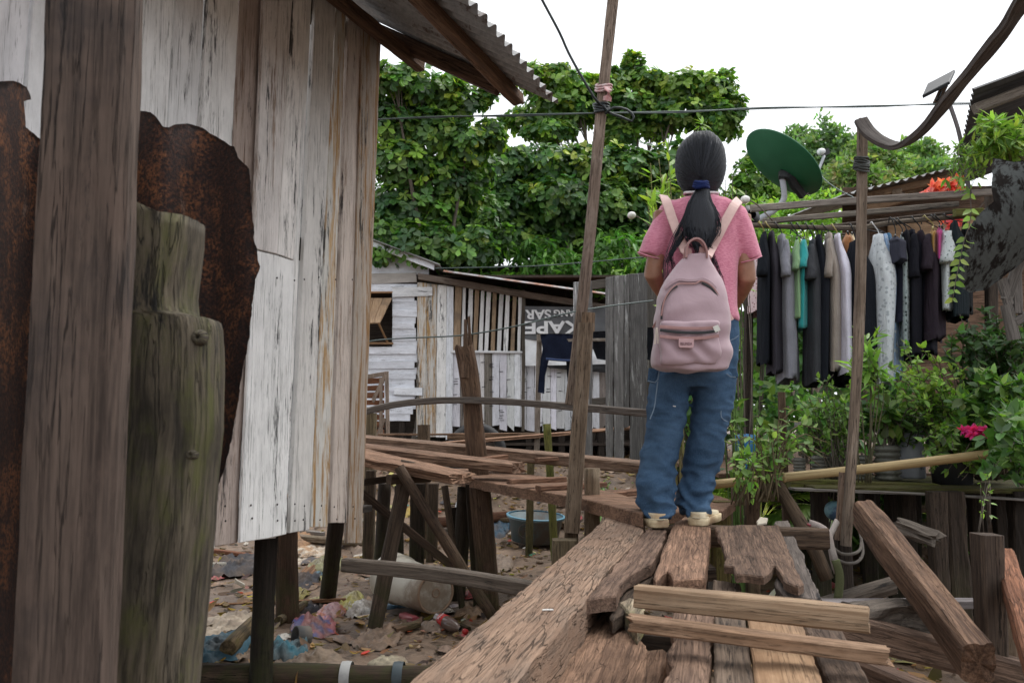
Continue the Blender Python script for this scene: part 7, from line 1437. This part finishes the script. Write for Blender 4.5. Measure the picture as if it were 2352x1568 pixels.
for i, (x, y, Y, rx, rz, lab) in enumerate(((1720, 760, 6.8, 70, 90, 'leafy dark hedge behind the dotted dress'), (1860, 780, 7.2, 110, 110, 'dark hedge behind the middle of the laundry'), (1850, 960, 6.6, 130, 90, 'shaded undergrowth behind the pots, left half'), (2020, 930, 6.8, 110, 120, 'shaded undergrowth behind the pots, right half'), (1680, 900, 7.2, 70, 110, 'hedge glimpsed between the girl\'s legs and the canes'), (1600, 950, 7.4, 90, 110, 'hedge directly behind the girl\'s legs'))):
    root = thing('hedge', lab, 'hedge', B(x, y, Y)); cl = [C(x+dx, y+dz, Y, rx*.6, rz*.6) for dx, dz in ((-rx*.45, -rz*.4), (rx*.45, -rz*.35), (0, 0), (-rx*.5, rz*.45), (rx*.5, rz*.5))]
    Cc, A = clump_pts(cl, 170, .5); L = Leaves(); n = len(Cc); b = tints(n, DG+MG[:2] if i else MG+DG, .25)
    for j in range(4): L.add(Cc+unit(n)*.04, unit(n)+A*.4, A+.5*rng.normal(size=(n, 3)), .09*(.6+.7*rng.random(n)), b*(1+.15*rng.normal(size=(n, 1))), 'ov', .2)
    L.build('leaves', M['leaf'], root)
    mb = MB(); bb = B(x, y, Y)
    for c_ in cl: sweep(mb, [bb, Vector(c_[0])], .03, .03, rnd=True, K=6, taper=.5, step=.1)
    mb.build('stems', M['bark'], root)
# right-hand bushes in front of and below the clothes
shrub('bougainvillea', 'large ovate-leaved bougainvillea with magenta flowers at the right edge', S(2290, 1060, 4.5), P(2280, 960, 3.9), (RX(110, 3.9), .3, RX(120, 3.9)), 70, 44, .07, BG, 'ov', 'bush', (1.2, 1.1, 1), sw=.006, fl=((.42, .02, .18), 9, [tuple(P(2228, 992, 3.6)), tuple(P(2240, 989, 3.6)), tuple(P(2252, 986, 3.6))], .010, .035), tip=.3)
shrub('bougainvillea', 'nearest glossy leaves of bougainvillea spilling past the right edge', S(2370, 1060, 4.2), P(2330, 1040, 3.2), (RX(75, 3.2), .2, RX(90, 3.2)), 40, 34, .07, [(.05, .11, .035), (.036, .085, .028), (.08, .15, .05)], 'ov', 'bush', sw=.005, tip=.35)
shrub('bush', 'twiggy lime-leaved bush in front of the black dresses', S(2180, 1060, 4.5), P(2120, 860, 4.35), (RX(110, 4.35), .2, RX(90, 4.35)), 38, 20, .05, [(.15, .25, .05), (.10, .19, .045), (.19, .29, .07)], 'ov', 'bush', (1.1, 1.05, 1), sw=.005, tip=.45)
shrub('bush', 'dense mid-green bush under the light grey pyjamas', S(2060, 1060, 4.7), P(2110, 950, 4.55), (RX(120, 4.55), .25, RX(55, 4.55)), 40, 26, .055, BG, 'lan', 'bush', sw=.005, tip=.3)
shrub('bush', 'dark shaded bush below the curled iron sheet', S(2290, 1060, 4.9), P(2270, 780, 4.4), (RX(110, 4.4), .3, RX(100, 4.4)), 60, 44, .06, [(.035, .075, .03), (.045, .095, .035), (.03, .06, .028)], 'ov', 'bush', sw=.006, tip=.3)
shrub('bush', 'slender papaya-like sprig crossing the long pole', S(1990, 1080, 4.2), P(1975, 800, 4.0), (RX(70, 4), .1, RX(70, 4)), 10, 16, .09, [(.14, .25, .055), (.11, .2, .05)], 'lan', 'bush', (1.1, 1.2, .9), sw=.004, tip=.72)
for x, Y, lab, pal in ((1870, 4.55, 'broad-leaved succulent in the narrow ringed pot', [(.10, .2, .07)]), (1960, 4.6, 'dark glossy leafy plant in the pot behind the long pole', [(.03, .07, .025), (.05, .1, .03)]), (2040, 4.55, 'drooping leafy plant in the ringed pot with one brown leaf', [(.06, .12, .03), (.09, .15, .035)]), (2170, 4.5, 'pointed-leaf seedling growing from the black pot', [(.09, .17, .045)])):
    shrub('potted_plant', lab, P(x, 1030, Y), P(x, 985, Y), (.12, .1, .08), 10, 12, .09, pal, 'ob' if x != 2170 else 'lan', 'plant', sw=.005, tip=.35)
shrub('seedling', 'small rosette seedling in the mud behind the stubby round post', B(1383, 1115, 6), P(1383, 1105, 5.5), (.06, .05, .05), 6, 6, .09, [(.10, .2, .05)], 'lan', 'plant', sw=.004, tip=.3)
tw = shrub('sprig', 'bare curling twig with tiny leaves on the dark square post', P(2268, 1226, 2.6), P(2272, 1190, 2.62), (.012, .01, .05), 3, 9, .022, [(.14, .24, .06)], 'ov', 'twig', sw=.002, tip=.2)
shrub('bush', 'tangled light green trailing shrub hanging over the shelf edge at the right', S(2260, 1080, 4.4), P(2230, 1040, 4.0), (RX(120, 4.0), .2, RX(75, 4.0)), 44, 26, .05, [(.10, .18, .045), (.14, .23, .055), (.06, .12, .03)], 'ov', 'bush', (1.1, 1.1, 1), sw=.004, tip=.25)
shrub('bush', 'loose twiggy growth with pale tips in front of the black jug', S(1930, 1060, 4.4), P(1900, 930, 4.3), (RX(90, 4.3), .15, RX(80, 4.3)), 26, 14, .045, [(.12, .2, .06), (.09, .16, .045)], 'ov', 'bush', sw=.004, tip=.3)
# upper right vines
shrub('vine', 'lime-green hanging vine over the right roof corner', P(2330, 380, 4.3), P(2290, 330, 4.1), (RX(90, 4.1), .2, RX(70, 4.1)), 34, 24, .085, [(.18, .28, .06), (.13, .23, .05), (.22, .31, .08), (.09, .17, .045)], 'lan', 'vine', (1.2, 1.5, .8), sw=.004, arch=.1, tip=.2)
shrub('vine', 'thin tangled vine drooping beside the solar lamp pole', P(2270, 380, 4.5), P(2215, 420, 4.4), (RX(45, 4.4), .15, RX(45, 4.4)), 24, 16, .06, [(.15, .25, .06), (.11, .2, .05)], 'lan', 'vine', sw=.003, tip=.2)
vr = thing('bean_vine', 'hanging string of oval yellow-green leaves in front of the curled iron sheet', 'vine', P(2225, 580, 3.5)); mb = MB(); vp = [z6(*q) for q in ((1990, 130), (1995, 230), (1985, 330), (1955, 420), (1930, 520), (1912, 620), (1890, 720), (1872, 830))]
pts = [P(x, y, 3.45) for x, y in vp]; sweep(mb, pts, .004, .004, rnd=True, K=5, step=.03); mb.build('stem', M['bark'], vr); pts = resample(pts, .045); L = Leaves(); n = len(pts)*2
q = np.array([tuple(p) for p in pts for _ in (0, 1)]); L.add(q, np.stack([np.tile([-1, 1], n//2), rng.normal(size=n)*.2, -.6*np.ones(n)], 1), rng.normal(size=(n, 3))*.2+np.array([0, -1, .2]), .032+.02*rng.random(n), tints(n, [(.13, .20, .045), (.10, .16, .04)], .15), 'ov', .1); L.build('leaves', M['leaf'], vr)
for pts_, nf, lab, col in (([(2142, 433), (2170, 430), (2192, 425)], 7, 'coral pink bougainvillea flowers above the grey rails', (.50, .12, .13)), ([(2180, 505), (2190, 515)], 4, 'pink flower cluster hanging behind the rail end', (.5, .1, .14))):
    root = thing('flower_spray', lab, 'flowers', P(*pts_[0], 5.6)); L = Leaves(); q = []
    for i in range(nf*3): x, y = random.choice(pts_); q.append(tuple(P(x+random.gauss(0, 8), y+random.gauss(0, 5), 5.6+random.uniform(-.05, .05))))
    q = np.repeat(np.array(q), 7, 0); n = len(q); L.add(q, unit(n), unit(n), .05+.03*rng.random(n), tints(n, [col, tuple(min(1, c*1.2) for c in col)], .1), 'ov', .15); L.build('petals', M['leafm'], root)
    mb = MB(); tube(mb, [P(pts_[0][0]-10, pts_[0][1]+6, 5.62), P(pts_[0][0]+30, pts_[0][1]+12, 5.65), P(2290, 430, 5.7)], .006, 5); mb.build('stem', M['bark'], root)
# ================================================================ ground, sky, sun
mb = MB()
def axis(lo, hi, step, far, out):
    a = list(np.arange(lo, hi+1e-6, step)); s = step; x = lo; L = []
    while x > -out: s *= 1.5; x -= s; L.append(x)
    s = step; x = hi; R = []
    while x < out: s *= 1.5; x += s; R.append(x)
    return L[::-1]+a+R
xs = axis(-3.6, 4.4, .045, 0, 300); ys = axis(2.4, 11.5, .045, 0, 300)
idx = [[mb.vert((x, y, gz(x, y)), (x, y, 0)) for x in xs] for y in ys]
for j in range(len(ys)-1):
    for i in range(len(xs)-1): mb.face((idx[j][i], idx[j][i+1], idx[j+1][i+1], idx[j+1][i]), 0, True)
g = NT('wet_mud'); co = g.n('NewGeometry').outputs['Position']
n1 = g.noise(co, 1.6, None, 6, .65); n2 = g.noise(co, 14, None, 6, .7); n3 = g.noise(co, 60, None, 4, .7)
c = g.mix(g.ramp(n1, .35, .65), (.105, .068, .045), (.235, .16, .108)); c = g.mix(g.ramp(n2, .45, .68, 0, .8), c, (.055, .036, .024)); c = g.mix(g.ramp(n3, .58, .72, 0, .6), c, (.24, .18, .13))
h = g.math('ADD', n2, g.math('MULTIPLY', n3, .4))
gm = g.done(g.bsdf(c, g.ramp(n1, .3, .7, .38, .75), h, .9, .02, **{'Specular IOR Level': .4}))
o = mb.build('ground', gm, origin=(0, 0, 0)); tag(o, None, None, None, 'structure'); o['label'] = 'brown tidal mud between the stilts'
# litter: leaves and scraps no one could count
LT = Leaves(); n = 7500
X = rng.uniform(-2.6, 4.0, n); Y = 2.6+8.6*rng.random(n)**1.2; k = rng.random(n)
Z = np.array([gz(x, y) for x, y in zip(X, Y)])
pal = [(.10, .06, .035), (.16, .095, .05), (.07, .045, .03), (.22, .15, .09), (.045, .03, .025), (.13, .09, .06)]
T = tints(n, pal, .25); q = rng.random(n); T[q > .93] = tints((q > .93).sum(), [(.5, .48, .44), (.45, .42, .38), (.05, .12, .2), (.4, .06, .06), (.45, .33, .08), (.3, .3, .32), (.05, .2, .22)], .15)
D = unit(n); D[:, 2] *= .25; N_ = unit(n)*.45+np.array([0, 0, 1])
LT.add(np.stack([X, Y, Z+.012], 1), D, N_, .035+.07*rng.random(n)**2, T, 'ov', -.15)
o = LT.build('leaf_litter', M['leafm']); tag(o, 'dead leaves and small scraps strewn over the mud', 'litter', None, 'stuff')
mb = MB(); rr5 = random.Random(21)
for i in range(260):
    x, y = rr5.uniform(-2.3, 3.4), 3.0+7.5*rr5.random()**1.3; r = rr5.uniform(.02, .085); sd = rr5.random()*90; col = rr5.choice([(.42, .36, .28), (.30, .20, .13), (.24, .15, .09), (.5, .47, .42), (.05, .05, .06), (.07, .06, .06), (.35, .24, .15), (.06, .13, .17), (.36, .07, .07), (.30, .27, .10), (.2, .13, .09), (.45, .40, .33)])
    el = rr5.uniform(.5, 1.8); yw = rr5.uniform(0, 3); c0 = mb.vert((x, y, gz(x, y)+.02+r*.25), (0, 0, 0), col); prev = None
    for q in (.45, .8, 1):
        row = []
        for j in range(12):
            a = 2*math.pi*j/12; rr_ = r*q*(1+.5*nz(math.cos(a)*1.5+sd, math.sin(a)*1.5)); u, v = rr_*math.cos(a)*el, rr_*math.sin(a)/el**.5; X, Y_ = x+u*math.cos(yw)-v*math.sin(yw), y+u*math.sin(yw)+v*math.cos(yw)
            row.append(mb.vert((X, Y_, gz(X, Y_)+.012+(1-q)*r*.3+.35*r*nz(X*30+sd, Y_*30)), (0, 0, 0), tuple(k*(1+.5*nz(X*40, Y_*40, sd)) for k in col)))
        for j in range(12):
            j2 = (j+1) % 12
            if prev: mb.face((prev[j], row[j], row[j2], prev[j2]), 0, True)
            else: mb.face((c0, row[j], row[j2]), 0, True)
        prev = row
s_ = NT('muddy_scraps'); cc = s_.attr('tint').outputs['Color']; nn = s_.noise(s_.n('NewGeometry').outputs['Position'], 45, None, 5, .7); cc = s_.mix(s_.ramp(nn, .48, .6, 0, .8), cc, (.09, .06, .043))
tag(mb.build('scraps', s_.done(s_.bsdf(cc, .55, nn, .6, .006))), 'small torn scraps of plastic, cloth and card trodden into the mud', 'litter', None, 'stuff')
# mud clods
mb = MB(); rr3 = random.Random(2)
for i in range(420):
    x, y = rr3.uniform(-2.4, 3.6), rr3.uniform(2.9, 9); r = rr3.uniform(.008, .035); z = gz(x, y); b0 = len(mb.v); sd = rr3.random()*50
    bm = None; pts = [(0, 0, 1), (0, 0, -1)]+[(math.cos(a)*s, math.sin(a)*s, zz) for zz, s in ((.45, .85), (-.35, .9)) for a in [k*math.pi/3+zz for k in range(6)]]
    for p in pts: q = 1+.4*nz(p[0]*2+sd, p[1]*2, p[2]*2); mb.vert((x+p[0]*r*q*1.3, y+p[1]*r*q, z+p[2]*r*q*.7))
    for k in range(6):
        k2 = (k+1) % 6; mb.face((b0, b0+2+k, b0+2+k2), 0, True); mb.face((b0+2+k, b0+8+k, b0+8+k2, b0+2+k2), 0, True); mb.face((b0+1, b0+8+k2, b0+8+k), 0, True)
tag(mb.build('mud_clods', gm), 'lumps of mud scattered over the flat', 'mud', None, 'stuff')
w = bpy.data.worlds.new('World'); SC.world = w; w.use_nodes = True; nt = w.node_tree; nt.nodes.clear()
ELE, AZ = math.radians(62), math.radians(60)     # sun: high, ahead and to the right, veiled by cloud; veiled by cloud
sky = nt.nodes.new('ShaderNodeTexSky'); sky.sky_type = 'NISHITA'; sky.sun_disc = False; sky.sun_elevation = ELE; sky.sun_rotation = AZ; sky.dust_density = 6; sky.air_density = 1.; sky.ozone_density = 1
hs = nt.nodes.new('ShaderNodeHueSaturation'); hs.inputs['Saturation'].default_value = .12
cl = nt.nodes.new('ShaderNodeMix'); cl.data_type = 'RGBA'; cl.inputs[0].default_value = .72; cl.inputs[7].default_value = (12.2, 12.6, 13.2, 1)   # even cloud cover
bg = nt.nodes.new('ShaderNodeBackground'); bg.inputs[1].default_value = .1; out = nt.nodes.new('ShaderNodeOutputWorld')
nt.links.new(sky.outputs[0], hs.inputs['Color']); nt.links.new(hs.outputs[0], cl.inputs[6]); nt.links.new(cl.outputs[2], bg.inputs[0]); nt.links.new(bg.outputs[0], out.inputs[0])
sd_ = bpy.data.lights.new('sun', 'SUN'); sd_.energy = 1.3; sd_.angle = math.radians(35); sd_.color = (1, .97, .92); so = bpy.data.objects.new('sun', sd_); COL.objects.link(so)
so.rotation_euler = (math.pi/2-ELE, 0, math.pi-AZ) if False else (0, 0, 0)
dirv = Vector((math.sin(AZ)*math.cos(ELE), math.cos(AZ)*math.cos(ELE), math.sin(ELE))); so.rotation_euler = dirv.to_track_quat('Z', 'Y').to_euler(); so.location = (0, 0, 8)
SC.view_settings.view_transform = 'Standard'; SC.view_settings.look = 'None'; SC.view_settings.exposure = .52; SC.view_settings.gamma = 1; SC.view_settings.use_curve_mapping = False
SC.render.engine = 'CYCLES'; SC.cycles.max_bounces = 6; SC.cycles.transparent_max_bounces = 4
